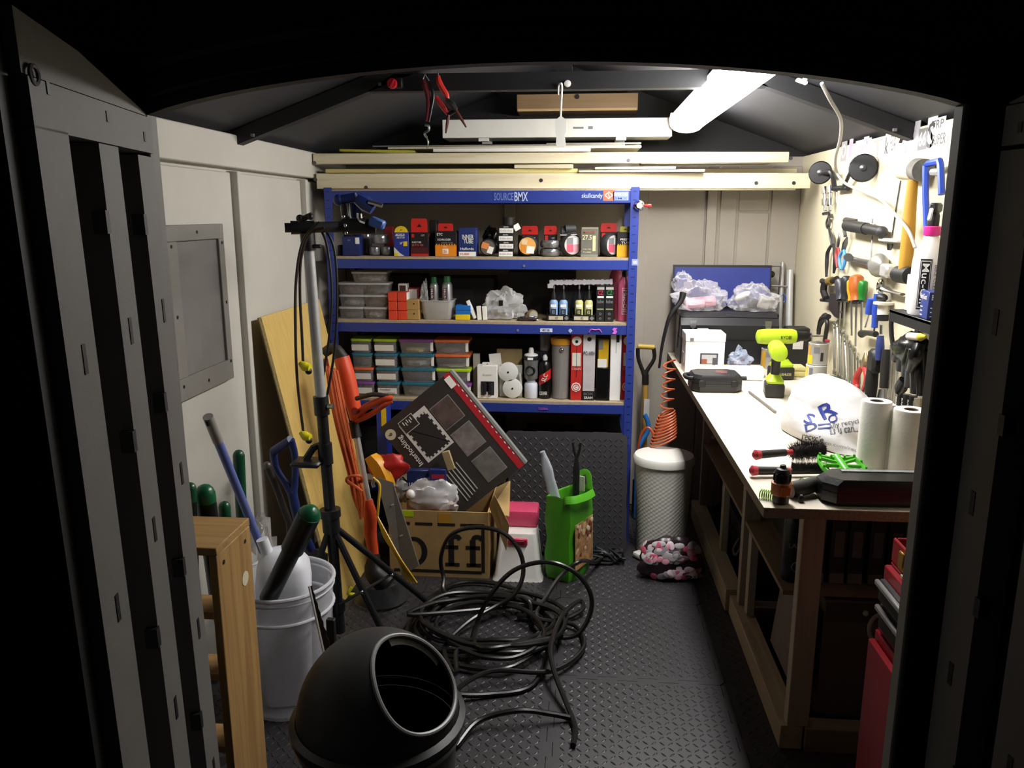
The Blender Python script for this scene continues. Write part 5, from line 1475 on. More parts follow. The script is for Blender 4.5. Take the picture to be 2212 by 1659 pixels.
# red tool chest beside the doorway
RC = mat('#92121e', .35, var=.08)
t = thing('tool_chest', 'red metal tool chest with black drawers standing beside the doorway', 'tool chest', (.86, 1.75, 0))
def tc_(x0, x1, y0, y1, z0, z1, name, m, bev=.003):
    return G().box(((x0 + x1) / 2, (y0 + y1) / 2, (z0 + z1) / 2), (x1 - x0, y1 - y0, z1 - z0), bev=bev).obj(name, m, t, world=True)
tc_(.74, 1.04, 1.50, 1.86, .0, .66, 'lower_cabinet', RC)
tc_(.722, .738, 1.51, 1.85, .03, .64, 'cabinet_door', RC)
tc_(.746, 1.04, 1.50, 1.86, .66, .83, 'drawer_case', RC)
for z0, z1, dx in ((.675, .735, .0), (.745, .80, .006)):
    dr = tc_(.738 - dx, .747, 1.515, 1.845, z0, z1, 'drawer', BLACK)
    G().box((.732 - dx, 1.68, z1 - .008), (.012, .33, .014), bev=.003).obj('handle', mat('#b5b4b2', .3, .7), dr).matrix_parent_inverse = Matrix.Translation((-.86, -1.75, 0))
tc_(.76, 1.04, 1.50, 1.86, .83, .84, 'tray_floor', RC)
tc_(.76, .768, 1.50, 1.86, .84, .90, 'tray_wall', RC)
tc_(1.03, 1.04, 1.50, 1.86, .84, .90, 'tray_wall', RC)
tc_(.768, 1.03, 1.852, 1.86, .84, .90, 'tray_wall', RC)
tc_(.754, .761, 1.78, 1.81, .845, .89, 'hasp', mat('#a8823a', .35, .7))
tc_(.752, .7595, 1.64, 1.78, .835, .842, 'paper_edge', mat('#c9b98a', .7), .0005)
G().cyl((.716, 1.80, .22), (.708, 1.80, .22), .012, n=14).obj('lock', CHROME, t, world=True)
G().box((.712, 1.80, .165), (.008, .022, .06), bev=.003).obj('key_fob', DSTEEL, t, world=True)


# ================================================================ tools on the right wall
def wt(name, label, cat, at, group=None):
    return thing(name, label, cat, at, 0, group)
def wpoly(pts, thick, off=0.):
    """flat outline on the wall plane, extruded into the room"""
    g = G()
    x = sum(p[0] for p in pts) / len(pts)
    n = len(pts)
    vs = [(x - off, p[1], p[2]) for p in pts] + [(x - off - thick, p[1], p[2]) for p in pts]
    fs = [tuple(range(n)), tuple(range(n, 2 * n))[::-1]] + [(i, n + i, n + (i + 1) % n, (i + 1) % n) for i in range(n)]
    return g.add(vs, fs)
XRF = XR - .001
# stickers along the top of the wall
stk = [((1.16, 3.7897, 1.9276), .05, .085, '#8f8a88', 'O', 'grey oval sticker high on the wall above the round discs'),
       ((1.16, 3.697, 1.9306), .03, .09, '#c9b8c4', 'I', 'narrow pale pink sticker beside the grey oval sticker'),
       ((1.16, 3.5437, 1.9227), .13, .07, '#d9b6cc', 'spank', 'wide pink sticker high on the wall'),
       ((1.16, 3.5073, 1.9509), .04, .03, '#a9a6a2', 'mt', 'tiny grey sticker above the wide pink one'),
       ((1.16, 3.3907, 1.9075), .04, .07, '#8c8a84', 'R', 'grey square sticker beside the pink sticker'),
       ((1.16, 3.3401, 1.9055), .04, .06, '#d8c8a0', '<>', 'cream diamond sticker beside the grey square one'),
       ((1.16, 3.2696, 1.912), .03, .09, '#2a2a2c', 'k', 'small black figure sticker under the rafter end'),
       ((1.16, 3.2109, 1.9173), .05, .09, '#5c5a5a', 'FSA', 'dark lettered sticker under the rafter end'),
       ((1.16, 3.1149, 1.9029), .04, .06, '#a8a5a6', 'z', 'plain grey sticker beyond the rafter end'),
       ((1.16, 3.059, 1.9127), .08, .09, '#9b989a', 'FOX', 'large grey tilted sticker beyond the rafter end'),
       ((1.16, 2.9989, 1.9276), .03, .11, '#a3a0a2', '', 'tall narrow grey sticker beside the shield sticker'),
       ((1.16, 2.9436, 1.9074), .05, .07, '#6f6d6d', '66', 'grey shield sticker printed 66'),
       ((1.16, 2.8788, 1.9136), .05, .12, '#3a3a3a', 'S', 'black diamond outline sticker beside the shield'),
       ((1.16, 2.8145, 1.8962), .09, .05, '#4a4848', 'SUPER', 'grey word sticker reading SUPER near the doorway'),
       ((1.16, 2.8373, 1.9447), .08, .04, '#555353', 'TRP', 'short grey word sticker right under the roof near the doorway')]
LT = mat('#efe9dc', .5)
for at, w_, h_, hx, s_, lab in stk:
    t = thing('wall_sticker', lab, 'sticker', (XR, at[1], at[2]))
    plain = s_ in ('S', 'SUPER', 'TRP', 'FSA', 'k')
    w_ *= 1.45
    tk = .001 + .0004 * (len(bpy.data.objects) % 7)
    o = G().box((0, 0, 0), (w_, h_, tk)).obj('backing', LT if plain else mat(hx, .5), t)
    o.matrix_local = LEFTF
    if s_:
        text(s_, w_ * .8, h_ * .7, mat(hx, .5) if plain else mat('#e6e2da', .5) if hx < '#a0' else mat('#b08aa0', .5), t, LEFTF @ Matrix.Translation((0, 0, tk / 2 + .0002)))
t = thing('wall_sticker', 'black curved arrow sticker above the grey tilted sticker', 'sticker', (XR, 3.0784, 1.9397))
G().tube([(-.002, .05, -.03), (-.002, .0, .02), (-.002, -.05, -.02)], .010, 6, sub=5, flat=(1, .2)).obj('mark', mat('#3c3a3a', .5), t)

# twin round discs on a bracket
t = wt('disc_holder', 'two black round discs on bent arms fixed to the wall', 'bracket', (1.14, 3.7336, 1.7701))
for c, r_ in (((1.09, 3.8781, 1.8405), .052), ((1.11, 3.3648, 1.8337), .055)):
    Q = Matrix.Translation(c) @ Matrix.Rotation(-2.0, 4, 'Z') @ Matrix.Rotation(PI / 2, 4, 'Y')
    o = G().lathe([(.002, .012), (r_ * .9, .010), (r_, 0), (r_ * .9, -.014), (.002, -.016)], 26, Q).obj('disc', mat('#070606', .55), t, world=True)
    G().lathe([(.002, .02), (.012, .017), (.012, .01)], 14, Q).obj('centre_screw', DSTEEL, t, world=True)
G().tube([(1.1, 3.8553, 1.8394), (1.11, 3.7851, 1.838), (1.12, 3.7761, 1.8055), (1.13, 3.7783, 1.7654)], [.012, .012, .010, .012], 8, sub=3).obj('arm', mat('#232122', .4), t, world=True)
G().tube([(1.11, 3.4465, 1.8344), (1.12, 3.5438, 1.8263), (1.13, 3.6258, 1.7919), (1.13, 3.6563, 1.7677)], [.009, .009, .008, .010], 8, sub=3).obj('arm', mat('#2c2a2a', .4), t, world=True)
G().tube([(1.13, 3.7986, 1.766), (1.13, 3.7003, 1.7671), (1.14, 3.6252, 1.7629)], .011, 8).obj('cross_bar', BLACK, t, world=True)
G().tube([(1.14, 3.778, 1.7654), (1.14, 3.7614, 1.7045)], .003, 6).obj('pin', STEEL, t, world=True)
# sockets on a rail
for k, (a, b) in enumerate((((1.135, 3.9377, 1.7783), (1.135, 3.9079, 1.6705)), ((1.135, 3.8603, 1.7801), (1.135, 3.8301, 1.6703)))):
    t = wt('socket_extension', 'chrome socket extension hanging under the discs, %s' % ('nearer the beam end', 'nearer the pliers')[k], 'socket', a, 'chrome socket extensions')
    a, b = Vector(a), Vector(b)
    for f0, f1, r_ in ((0, .28, .016), (.28, .5, .010), (.5, .78, .016), (.78, 1, .008)):
        G().cyl(a.lerp(b, f0), a.lerp(b, f1), r_, n=12).obj('section', CHROME, t, world=True)
t = wt('universal_joint', 'small dark steel joint hanging under the chrome sockets', 'joint', (1.14, 3.8851, 1.6558))
G().tube([(1.14, 3.9502, 1.6557), (1.14, 3.8721, 1.66), (1.14, 3.8465, 1.6434)], .008, 8).obj('joint_body', DSTEEL, t, world=True)
G().ring((1.145, 3.8834, 1.6137), .022, .006, 'x', 16, 6).obj('ring', DSTEEL, t, world=True)
# pliers
def pliers(name, label, pts_l, pts_r, head, m, cat='pliers', r_=.009, hm=DSTEEL, group=None):
    t = wt(name, label, cat, head[0], group)
    G().tube(pts_l, [r_ * .7, r_, r_, r_ * .6], 8, sub=3).obj('handle', m, t, world=True)
    G().tube(pts_r, [r_ * .7, r_, r_, r_ * .6], 8, sub=3).obj('handle', m, t, world=True)
    G().tube(head, [r_ * .5, r_ * 1.5, r_ * 1.2], 8, sub=2, flat=(1, .6)).obj('jaws', hm, t, world=True)
    return t
pliers('long_pliers', 'dark long-nose pliers with black handles hanging on the wall', [(1.14, 3.7849, 1.52), (1.14, 3.8372, 1.4821), (1.14, 3.8368, 1.4291), (1.14, 3.8277, 1.3701)], [(1.14, 3.7646, 1.5207), (1.14, 3.7257, 1.4772), (1.14, 3.7184, 1.4261), (1.14, 3.7233, 1.3948)], [(1.14, 3.8537, 1.5932), (1.14, 3.7922, 1.5467), (1.14, 3.7702, 1.5164)], mat('#0f0d0c', .5))
pliers('red_pliers', 'small pliers with dull red handles between black and blue ones', [(1.14, 3.7078, 1.5087), (1.14, 3.7126, 1.4778), (1.14, 3.6978, 1.4479), (1.14, 3.6841, 1.4222)], [(1.14, 3.6884, 1.5095), (1.14, 3.6673, 1.4801), (1.14, 3.6592, 1.4502), (1.14, 3.6585, 1.4239)], [(1.14, 3.693, 1.5739), (1.14, 3.6912, 1.5437), (1.14, 3.6954, 1.5112)], mat('#9c3a38', .45), r_=.007)
pliers('blue_pliers', 'pliers with pale blue handles hanging below the black cylinder tool', [(1.14, 3.6224, 1.5023), (1.14, 3.6593, 1.4745), (1.14, 3.6501, 1.4407), (1.14, 3.6247, 1.4181)], [(1.14, 3.61, 1.5028), (1.14, 3.5908, 1.478), (1.14, 3.5879, 1.4445), (1.14, 3.6055, 1.4174)], [(1.14, 3.582, 1.559), (1.14, 3.5995, 1.5329), (1.14, 3.6162, 1.5026)], mat('#4a90c8', .45), r_=.008)
# black cylinder tool
t = wt('grease_gun', 'dark grey cylindrical gun tool lying level on the wall', 'gun', (1.125, 3.3485, 1.6058))
G().cyl((1.125, 3.5479, 1.6082), (1.125, 3.3097, 1.5992), .024, n=16).obj('barrel', mat('#1f1d1b', .5), t, world=True)
G().cyl((1.125, 3.3097, 1.5992), (1.125, 3.1435, 1.5905), .021, n=16).obj('sleeve', mat('#171615', .5), t, world=True)
G().sphere((1.125, 3.1435, 1.5905), .022, 14, 8).obj('end_cap', DGREY, t, world=True)
G().tube([(1.13, 3.5876, 1.629), (1.13, 3.5341, 1.6314), (1.13, 3.4527, 1.6302)], [.014, .009, .006], 8).obj('top_lever', mat('#4a4844', .35, .6), t, world=True)
G().tube([(1.13, 3.6085, 1.6151), (1.13, 3.5933, 1.5822), (1.13, 3.5758, 1.5631)], .008, 8).obj('side_lever', mat('#6a6864', .35, .6), t, world=True)
G().cyl((1.13, 3.2648, 1.6072), (1.13, 3.2677, 1.6371), .003, n=8).obj('pin', STEEL, t, world=True)
G().cyl((1.13, 3.2869, 1.6139), (1.13, 3.2367, 1.6146), .006, n=8).obj('thumb_nut', STEEL, t, world=True)
# ratchet and bent rod
t = wt('ratchet', 'chrome ratchet lying level under the cylindrical gun', 'ratchet', (1.14, 3.4409, 1.4726))
G().tube([(1.14, 3.5594, 1.4757), (1.14, 3.4691, 1.471), (1.14, 3.277, 1.4673)], [.016, .010, .011], 10, sub=3).obj('handle', mat('#7c7a76', .3, .8), t, world=True)
G().cyl((1.15, 3.5721, 1.4731), (1.115, 3.4633, 1.4788), .017, n=14).obj('head', STEEL, t, world=True)
tag(G().tube([(1.145, 3.2986, 1.5708), (1.145, 3.2894, 1.5172), (1.145, 3.2821, 1.4706)], .003, 6).obj('thin_rod', STEEL), 'thin vertical steel rod beside the ratchet', 'rod')
# clamp
t = wt('pipe_clamp', 'pale metal clamp block on the wall beside the hammer head', 'clamp', (1.13, 3.1242, 1.4645))
G().sphere((1.125, 3.144, 1.4666), (.035, .055, .045), 16, 10).obj('clamp_body', mat('#9a9890', .35, .5), t, world=True)
G().box((1.13, 3.0606, 1.4517), (.04, .07, .05), bev=.008).obj('jaw', mat('#c9c7c0', .3, .5), t, world=True)
G().cyl((1.13, 3.216, 1.4621), (1.13, 3.1675, 1.4652), .024, n=14).obj('end_nut', mat('#85837c', .35, .6), t, world=True)
# mallet with yellow handle
t = wt('mallet', 'mallet with a long yellow wooden handle hanging head up', 'mallet', (1.11, 2.8904, 1.8055))
G().cyl((1.12, 2.9813, 1.8101), (1.12, 2.8654, 1.8026), .036, n=20).obj('head', mat('#c9c3a8', .6), t, world=True)
G().cyl((1.12, 2.8654, 1.8026), (1.12, 2.8121, 1.7969), .037, n=20).obj('rubber_face', mat('#6a675e', .85, var=.35, scale=40), t, world=True)
G().tube([(1.11, 2.8656, 1.7696), (1.11, 2.8642, 1.6753), (1.11, 2.8557, 1.5676), (1.11, 2.853, 1.4661)], [.017, .020, .022, .023], 12, sub=3).obj('handle', wood('#b08420', .85, 'z'), t, world=True)
# hammer end poking out below
t = wt('lump_hammer', 'short black hammer head below the yellow handle', 'hammer', (1.11, 2.8481, 1.4476))
G().cyl((1.11, 2.9021, 1.4514), (1.11, 2.7985, 1.453), .030, n=16).obj('head', mat('#100f0e', .55), t, world=True)
G().cyl((1.11, 2.9185, 1.4502), (1.11, 2.8981, 1.4518), .026, n=16).obj('face', DSTEEL, t, world=True)
# long threaded rod with a nut
t = wt('threaded_rod', 'thin steel rod with a bolt at its foot, left of the yellow handle', 'rod', (1.14, 3.067, 1.6764))
G().tube([(1.14, 3.0495, 1.7735), (1.14, 3.0626, 1.6928), (1.14, 3.0783, 1.5686)], .004, 6).obj('rod', STEEL, t, world=True)
G().box((1.14, 3.0854, 1.5617), (.03, .18, .012), bev=.003).obj('cross_plate', mat('#d0cdc6', .4), t, world=True)
G().cyl((1.14, 3.0913, 1.5497), (1.14, 3.0941, 1.5259), .012, .008, n=10).obj('bolt', DSTEEL, t, world=True)
# hacksaw frame
t = wt('hacksaw', 'blue tubular hacksaw frame hanging near the doorway', 'saw', (1.11, 2.7567, 1.7478))
G().tube([(1.11, 2.7065, 1.5945), (1.11, 2.7527, 1.7186), (1.11, 2.7726, 1.8095), (1.11, 2.7531, 1.8156), (1.11, 2.6723, 1.8178), (1.11, 2.6621, 1.8033), (1.11, 2.6331, 1.716)], .011, 8).obj('frame', mat('#2a48b0', .4), t, world=True)
G().tube([(1.11, 2.7144, 1.7864), (1.11, 2.657, 1.7836)], .012, 8).obj('grip', mat('#8a8880', .4), t, world=True)
# spanner lying level
t = wt('chrome_spanner', 'chrome spanner lying level above the wall shelf', 'spanner', (1.14, 3.0598, 1.3787))
G().tube([(1.14, 3.0975, 1.382), (1.14, 3.0369, 1.3775), (1.14, 2.9291, 1.378)], [.02, .012, .010], 8, sub=3, flat=(1, .5)).obj('shank', mat('#8a877e', .3, .8), t, world=True)
G().ring((1.14, 3.1459, 1.3863), .022, .008, 'x', 16, 6).obj('ring_end', CHROME, t, world=True)
# screwdrivers in a row
sd = [((1.125, 3.5788, 1.3814), (1.125, 3.542, 1.2929), (1.13, 3.5527, 1.1565), .024, '#35343a', 'grey-handled screwdriver nearest the black clamp'),
      ((1.125, 3.4973, 1.3996), (1.125, 3.495, 1.3019), (1.13, 3.4975, 1.1846), .022, '#232428', 'dark grey screwdriver beside the yellow one'),
      ((1.125, 3.4409, 1.3885), (1.125, 3.4119, 1.3029), (1.13, 3.3835, 1.1618), .017, '#c08c10', 'slim yellow screwdriver between the grey and orange ones'),
      ((1.12, 3.3637, 1.4135), (1.12, 3.3361, 1.3111), (1.13, 3.3281, 1.1261), .030, '#a8581c', 'fat orange screwdriver in the row on the wall'),
      ((1.125, 3.2925, 1.3969), (1.125, 3.2879, 1.32), (1.13, 3.279, 1.1907), .019, '#166e20', 'green screwdriver at the end of the row')]
for a, b, c, r_, hx, lab in sd:
    t = wt('screwdriver', lab, 'screwdriver', a, 'screwdrivers in a row on the wall')
    a, b, c = Vector(a), Vector(b), Vector(c)
    G().tube([a, a.lerp(b, .1), a.lerp(b, .5), a.lerp(b, .8), b], [r_ * .5, r_ * .95, r_, r_ * .75, r_ * .85], 10, sub=2).obj('handle', mat(hx, .4), t, world=True)
    G().cyl(b, b.lerp(c, .06), r_ * .6, n=10).obj('ferrule', DSTEEL, t, world=True)
    G().cyl(b, c, .005, .004, n=8).obj('shaft', STEEL, t, world=True)
# rail carrying them
tag(G().tube([(1.148, 3.6831, 1.274), (1.148, 3.3016, 1.315)], .008, 6).obj('tool_rail', mat('#8c887c', .4, .4)), 'thin metal rail behind the screwdriver row', 'rail')
t = wt('wall_clamp', 'black clamp tool with a brass collar at the start of the screwdriver row', 'clamp', (1.13, 3.7472, 1.3302))
G().tube([(1.13, 3.8524, 1.3487), (1.13, 3.7665, 1.3495), (1.13, 3.6388, 1.3766)], .013, 8, sub=2).obj('bar', mat('#151312', .5), t, world=True)
G().cyl((1.13, 3.754, 1.3548), (1.13, 3.7015, 1.3633), .018, n=12).obj('brass_collar', mat('#a88a3a', .35, .7), t, world=True)
G().tube([(1.13, 3.814, 1.3412), (1.13, 3.8177, 1.3024), (1.13, 3.7672, 1.2754)], .016, 8, sub=2).obj('jaw', mat('#151312', .5), t, world=True)
G().tube([(1.13, 3.8428, 1.2609), (1.13, 3.6902, 1.273)], .008, 8).obj('foot', DSTEEL, t, world=True)
t = wt('knife_sheath', 'black pointed knife sheath hanging below the grey screwdrivers', 'sheath', (1.13, 3.5822, 1.2644))
wpoly([(1.14, 3.6933, 1.3102), (1.14, 3.5629, 1.3069), (1.14, 3.5495, 1.2118), (1.14, 3.6009, 1.2134), (1.14, 3.6864, 1.236)], .02).obj('sheath', mat('#1d1510', .5), t, world=True)
G().cyl((1.119, 3.5155, 1.244), (1.115, 3.5029, 1.2455), .005, n=8).obj('rivet', STEEL, t, world=True)
t = wt('cable_cutters', 'dark looped cable cutters hanging near the back corner', 'cutters', (1.13, 3.7924, 1.1325))
G().tube([(1.13, 3.8425, 1.0988), (1.13, 3.8296, 1.1601), (1.13, 3.761, 1.2014), (1.13, 3.7223, 1.1638), (1.13, 3.7364, 1.0868), (1.13, 3.7358, 1.0328)], .010, 8, sub=4).obj('loop_handle', mat('#1d1c1b', .45), t, world=True)
G().tube([(1.13, 3.8539, 1.1126), (1.13, 3.8041, 1.1743), (1.13, 3.7111, 1.1992)], [.008, .016, .012], 8, sub=3).obj('head', BLACK, t, world=True)
G().tube([(1.13, 3.7025, 1.0921), (1.13, 3.7143, 1.058)], .012, 8).obj('red_grip', mat('#8c2430', .45), t, world=True)
# combination spanners in a graded row
sp_top = [(1.145, 3.6706, 1.1668), (1.145, 3.6269, 1.177), (1.145, 3.5735, 1.1475), (1.145, 3.5229, 1.1469), (1.145, 3.5015, 1.1139), (1.145, 3.4424, 1.1194), (1.145, 3.4213, 1.107), (1.145, 3.3732, 1.1014), (1.145, 3.3317, 1.0737), (1.145, 3.2964, 1.0667)]
sp_bot = [(1.145, 3.6117, 0.9766), (1.145, 3.5507, 0.9697), (1.145, 3.5111, 0.9653), (1.145, 3.4606, 0.9634), (1.145, 3.4365, 0.9644), (1.145, 3.3947, 0.9651), (1.145, 3.3714, 0.966), (1.145, 3.3376, 0.9693), (1.145, 3.3097, 0.9713), (1.145, 3.2824, 0.9733)]
SPM = mat('#a9a69c', .25, .85, var=.2)
for i, (a, b) in enumerate(zip(sp_top, sp_bot)):
    L = (Vector(a) - Vector(b)).length
    t = wt('combination_spanner', 'chrome spanner hanging upright in the graded row, number %s in length' % ('one', 'two', 'three', 'four', 'five', 'six', 'seven', 'eight', 'nine', 'ten')[i], 'spanner', a, 'graded row of spanners on the wall')
    a, b = Vector(a), Vector(b)
    r_ = .013 - .0006 * i
    G().tube([a, b], r_ * .5, 6, flat=(.6, 1)).obj('shank', SPM, t, world=True)
    G().ring(a, r_, r_ * .45, 'x', 14, 6).obj('ring_end', SPM, t, world=True)
    g = G()
    for s_ in (-1, 1):
        g.tube([b, b + Vector((0, s_ * r_ * .9, -r_ * .8)), b + Vector((0, s_ * r_ * .9, -r_ * 2.0))], r_ * .45, 6)
    g.obj('jaw_end', SPM, t, world=True)
# red-handled pliers low on the wall
pliers('red_handled_pliers', 'big pliers with bright red handles at the bench back', [(1.13, 3.2325, 1.0576), (1.13, 3.2805, 1.012), (1.13, 3.2822, 0.9769), (1.13, 3.2625, 0.9658)], [(1.13, 3.2121, 1.0615), (1.13, 3.1682, 1.0348), (1.13, 3.1696, 1.0011), (1.13, 3.207, 0.9628)], [(1.13, 3.2118, 1.1194), (1.13, 3.2042, 1.091), (1.13, 3.2223, 1.0596)], mat('#b8322e', .4), r_=.013, hm=mat('#8a7a5c', .35, .7))
# black pistol grip and its blue grip
t = wt('caulk_gun', 'black pistol-grip tool hanging grip down beside the red pliers', 'tool', (1.12, 3.0833, 1.1094))
G().tube([(1.12, 3.0901, 1.135), (1.12, 3.0882, 1.0726), (1.12, 3.0887, 1.0182), (1.12, 3.0834, 0.9612)], [.018, .022, .024, .020], 10, sub=3).obj('grip', mat('#12100f', .55), t, world=True)
G().box((1.12, 3.0739, 1.1111), (.04, .07, .09), bev=.012).obj('housing', mat('#131211', .5), t, world=True)
G().tube([(1.12, 3.0435, 1.2131), (1.12, 3.037, 1.1706), (1.12, 3.0336, 1.1221)], [.012, .016, .014], 10, sub=2).obj('blue_grip', mat('#2a3870', .45), t, world=True)
G().cyl((1.12, 3.0404, 1.2188), (1.12, 3.0447, 1.2529), .006, n=8).obj('rod', STEEL, t, world=True)
# blue handled hex drivers
for k, (a, b, c, r_, lab) in enumerate((((1.13, 3.2022, 1.3346), (1.13, 3.2115, 1.2738), (1.14, 3.2671, 1.215), .016, 'short blue-handled hex driver on the wall'), ((1.13, 3.1487, 1.3578), (1.13, 3.1391, 1.2293), (1.14, 3.1652, 1.2004), .013, 'long blue T-handled hex driver on the wall'))):
    t = wt('hex_driver', lab, 'driver', a, 'blue hex drivers')
    G().tube([a, Vector(a).lerp(Vector(b), .5), b], [r_ * .8, r_, r_ * .9], 10, sub=2).obj('handle', mat('#2848a8', .4), t, world=True)
    G().cyl(b, c, .004, n=6).obj('shaft', STEEL, t, world=True)
t = wt('filler_tube', 'small white-capped black tube hanging under a pale disc', 'tube', (1.13, 3.0725, 1.3049))
G().cyl((1.13, 3.0747, 1.3307), (1.13, 3.0681, 1.2881), .02, n=12).obj('white_part', mat('#d6d3ca', .45), t, world=True)
G().cyl((1.13, 3.0681, 1.2881), (1.13, 3.0668, 1.2657), .021, n=12).obj('black_part', BLACK, t, world=True)
G().lathe([(.002, .006), (.036, .004), (.036, -.004), (.002, -.006)], 20, Matrix.Translation((1.13, 3.0701, 1.3312))).obj('pale_disc', mat('#c9c5b4', .5), t, world=True)
G().sphere((1.13, 3.0937, 1.3494), (.02, .03, .016), 12, 8).obj('dark_knob', BLACK, t, world=True)
t = wt('wall_hook', 'stubby black hook peg with two knobs on the wall', 'hook', (1.13, 3.2017, 1.1985))
G().tube([(1.13, 3.2724, 1.1861), (1.13, 3.2121, 1.1988), (1.13, 3.1184, 1.2073)], [.016, .010, .012], 10, sub=2).obj('peg', mat('#1c1a18', .45), t, world=True)
G().sphere((1.13, 3.2672, 1.1869), .016, 12, 8).obj('knob', BLACK, t, world=True)
# hand axe / scraper with dark handle, steel head down
t = wt('wall_scraper', 'wide steel scraper with a long dark handle hanging head down', 'scraper', (1.13, 2.9928, 1.1089))
G().tube([(1.13, 2.9994, 1.1683), (1.13, 2.9928, 1.1089), (1.13, 2.9849, 1.0266)], [.014, .018, .017], 10, sub=2).obj('handle', mat('#171411', .55), t, world=True)
wpoly([(1.14, 3.0411, 1.0091), (1.14, 2.9925, 1.0199), (1.14, 2.9833, 0.985), (1.14, 3.0041, 0.9409), (1.14, 3.0561, 0.9571)], .008).obj('blade', STEEL, t, world=True)
# thin steel rules and blades hanging further right
for k, (a, b, w_, lab) in enumerate((((1.14, 2.9869, 1.1878), (1.14, 2.9667, 0.9396), .010, 'narrow steel rule hanging beside the scraper'), ((1.14, 2.9508, 1.1682), (1.14, 2.9285, 0.9492), .008, 'second narrow steel blade hanging beside the rule'), ((1.14, 2.9051, 1.1257), (1.14, 2.8933, 0.9494), .007, 'thin steel file blade hanging next to the gloves'))):
    tag(G().tube([a, b], w_, 6, flat=(1, .3)).obj('steel_rule', SPM), lab, 'rule')
for k, (a, b, lab) in enumerate((((1.13, 2.8231, 1.0422), (1.13, 2.8299, 0.9569), 'black file handle low on the wall, next to the thin file blade'), ((1.13, 2.7763, 1.0495), (1.13, 2.7737, 0.963), 'black file handle low on the wall, second from the file blade'), ((1.13, 2.727, 1.0559), (1.13, 2.7235, 0.968), 'black file handle low on the wall, third from the file blade'), ((1.13, 2.6858, 1.0575), (1.13, 2.6762, 0.9773), 'pale file handle low on the wall, next to the doorway'))):
    t = wt('file_tool', lab, 'file', a, 'files hanging low on the wall')
    a, b = Vector(a), Vector(b)
    G().tube([a, b], .014, 8).obj('handle', mat('#0c0b0a', .5) if k < 3 else mat('#b9b19a', .5), t, world=True)
    text('BAHCO', .06, .012, mat('#b9b5ac', .5), t, Matrix.Translation(tuple(a.lerp(b, .5) - Vector(t.location) - Vector((.0155, 0, 0)))) @ LEFTF @ Matrix.Rotation(-PI / 2, 4, 'Z'))

# small black wall shelf with bottles
WSH = mat('#131314', .5)
zs_ = 1.34
t = wt('wall_shelf', 'small black shelf with curved brackets on the right wall', 'shelf', (1.1, 2.6, 1.30))
G().box((1.107, 2.59, zs_ - .006), (.104, .44, .012), bev=.002).obj('shelf_plate', WSH, t, world=True)
G().box((1.058, 2.59, zs_ - .02), (.006, .44, .04), bev=.002).obj('shelf_lip', WSH, t, world=True)
for y in (2.80, 2.40):
    pts = []
    for i in range(9):
        a = PI / 2 * i / 8
        pts.append((1.15 - .09 * math.cos(a), y, zs_ - .015 - .2 * math.sin(a)))
    G().tube(pts, .012, 8, flat=(1, .6)).obj('bracket', mat('#1d1c1b', .5), t, world=True)
    G().box((1.152, y, zs_ - .11), (.012, .03, .21), bev=.002).obj('bracket_back', WSH, t, world=True)
zs_ += .0008
t = thing('cleaner_bottle', 'white cleaner spray bottle with a pink collar on the black wall shelf', 'bottle', (1.105, 2.66, zs_), (0, 0, .3))
r_ = .049
BWH = mat('#e9e6e6', .35, var=.02)
G().lathe([(r_ * .95, 0), (r_, .006), (r_, .16), (r_ * .94, .19), (r_ * .66, .225), (.022, .245), (.020, .252)], 26, sx=1, sy=.95).obj('bottle_body', BWH, t)
G().lathe([(.024, .25), (.025, .252), (.025, .276), (.022, .279)], 22).obj('collar', mat('#e0308c', .4), t)
G().lathe([(.018, .278), (.018, .31), (.012, .33)], 14).obj('pump', BLACK, t)
G().box((-.006, -.012, .335), (.05, .026, .03), rot=(0, 0, .5), bev=.006).obj('trigger_head', BLACK, t)
G().box((-.036, -.028, .315), (.008, .012, .04), rot=(0, .3, .5), bev=.003).obj('trigger', mat('#d0d0ce', .4), t)
def ring_label(a0, a1, z0, z1, m, name, k=1.012):
    n = 8
    G().loft([[(math.cos(a0 + (a1 - a0) * i / n) * r_ * k, math.sin(a0 + (a1 - a0) * i / n) * r_ * k * .95, z) for i in range(n + 1)] for z in (z0, z1)], closed=False, caps=False).obj(name, m, t)
ring_label(3.55, 4.25, .02, .178, BLACK, 'label_frame')
ring_label(3.6, 4.2, .025, .173, mat('#d8d6d6', .4), 'label_edge', 1.02)
ring_label(3.64, 4.16, .028, .17, BLACK, 'black_label', 1.028)
F_ = Matrix.Rotation(3.9 - 1.5 * PI, 4, 'Z') @ Matrix.Translation((0, -r_ * 1.04, .099)) @ FRONT
text('Muc-Off', .13, .020, WHITE, t, F_ @ Matrix.Rotation(-PI / 2, 4, 'Z'))
F2 = Matrix.Rotation(4.5 - 1.5 * PI, 4, 'Z') @ Matrix.Translation((0, -r_ * 1.02, .1)) @ FRONT
text('BIKE CLEANER', .12, .012, mat('#8a8488', .5), t, F2 @ Matrix.Rotation(-PI / 2, 4, 'Z'))
F3 = Matrix.Rotation(4.85 - 1.5 * PI, 4, 'Z') @ Matrix.Translation((0, -r_ * 1.02, .1)) @ FRONT
for k in range(3):
    text('O', .012, .013, GREY, t, F3 @ Matrix.Translation((0, .055 - .03 * k, 0)))
carton('putty_carton', 'blue carton with white print standing on the front of the wall shelf', 'box', ((1.098, 2.55, zs_), (.075, .075, .085)), mat('#26387c', .45), [(f_, .1, v, .35, v + .035, WHITE) for f_ in 'lf' for v in (.1, .25, .4)], [('l', .1, .65, .9, .9, 'BodyGuard', WHITE), ('f', .1, .65, .9, .9, 'BodyGuard', WHITE)], rz=-.1)
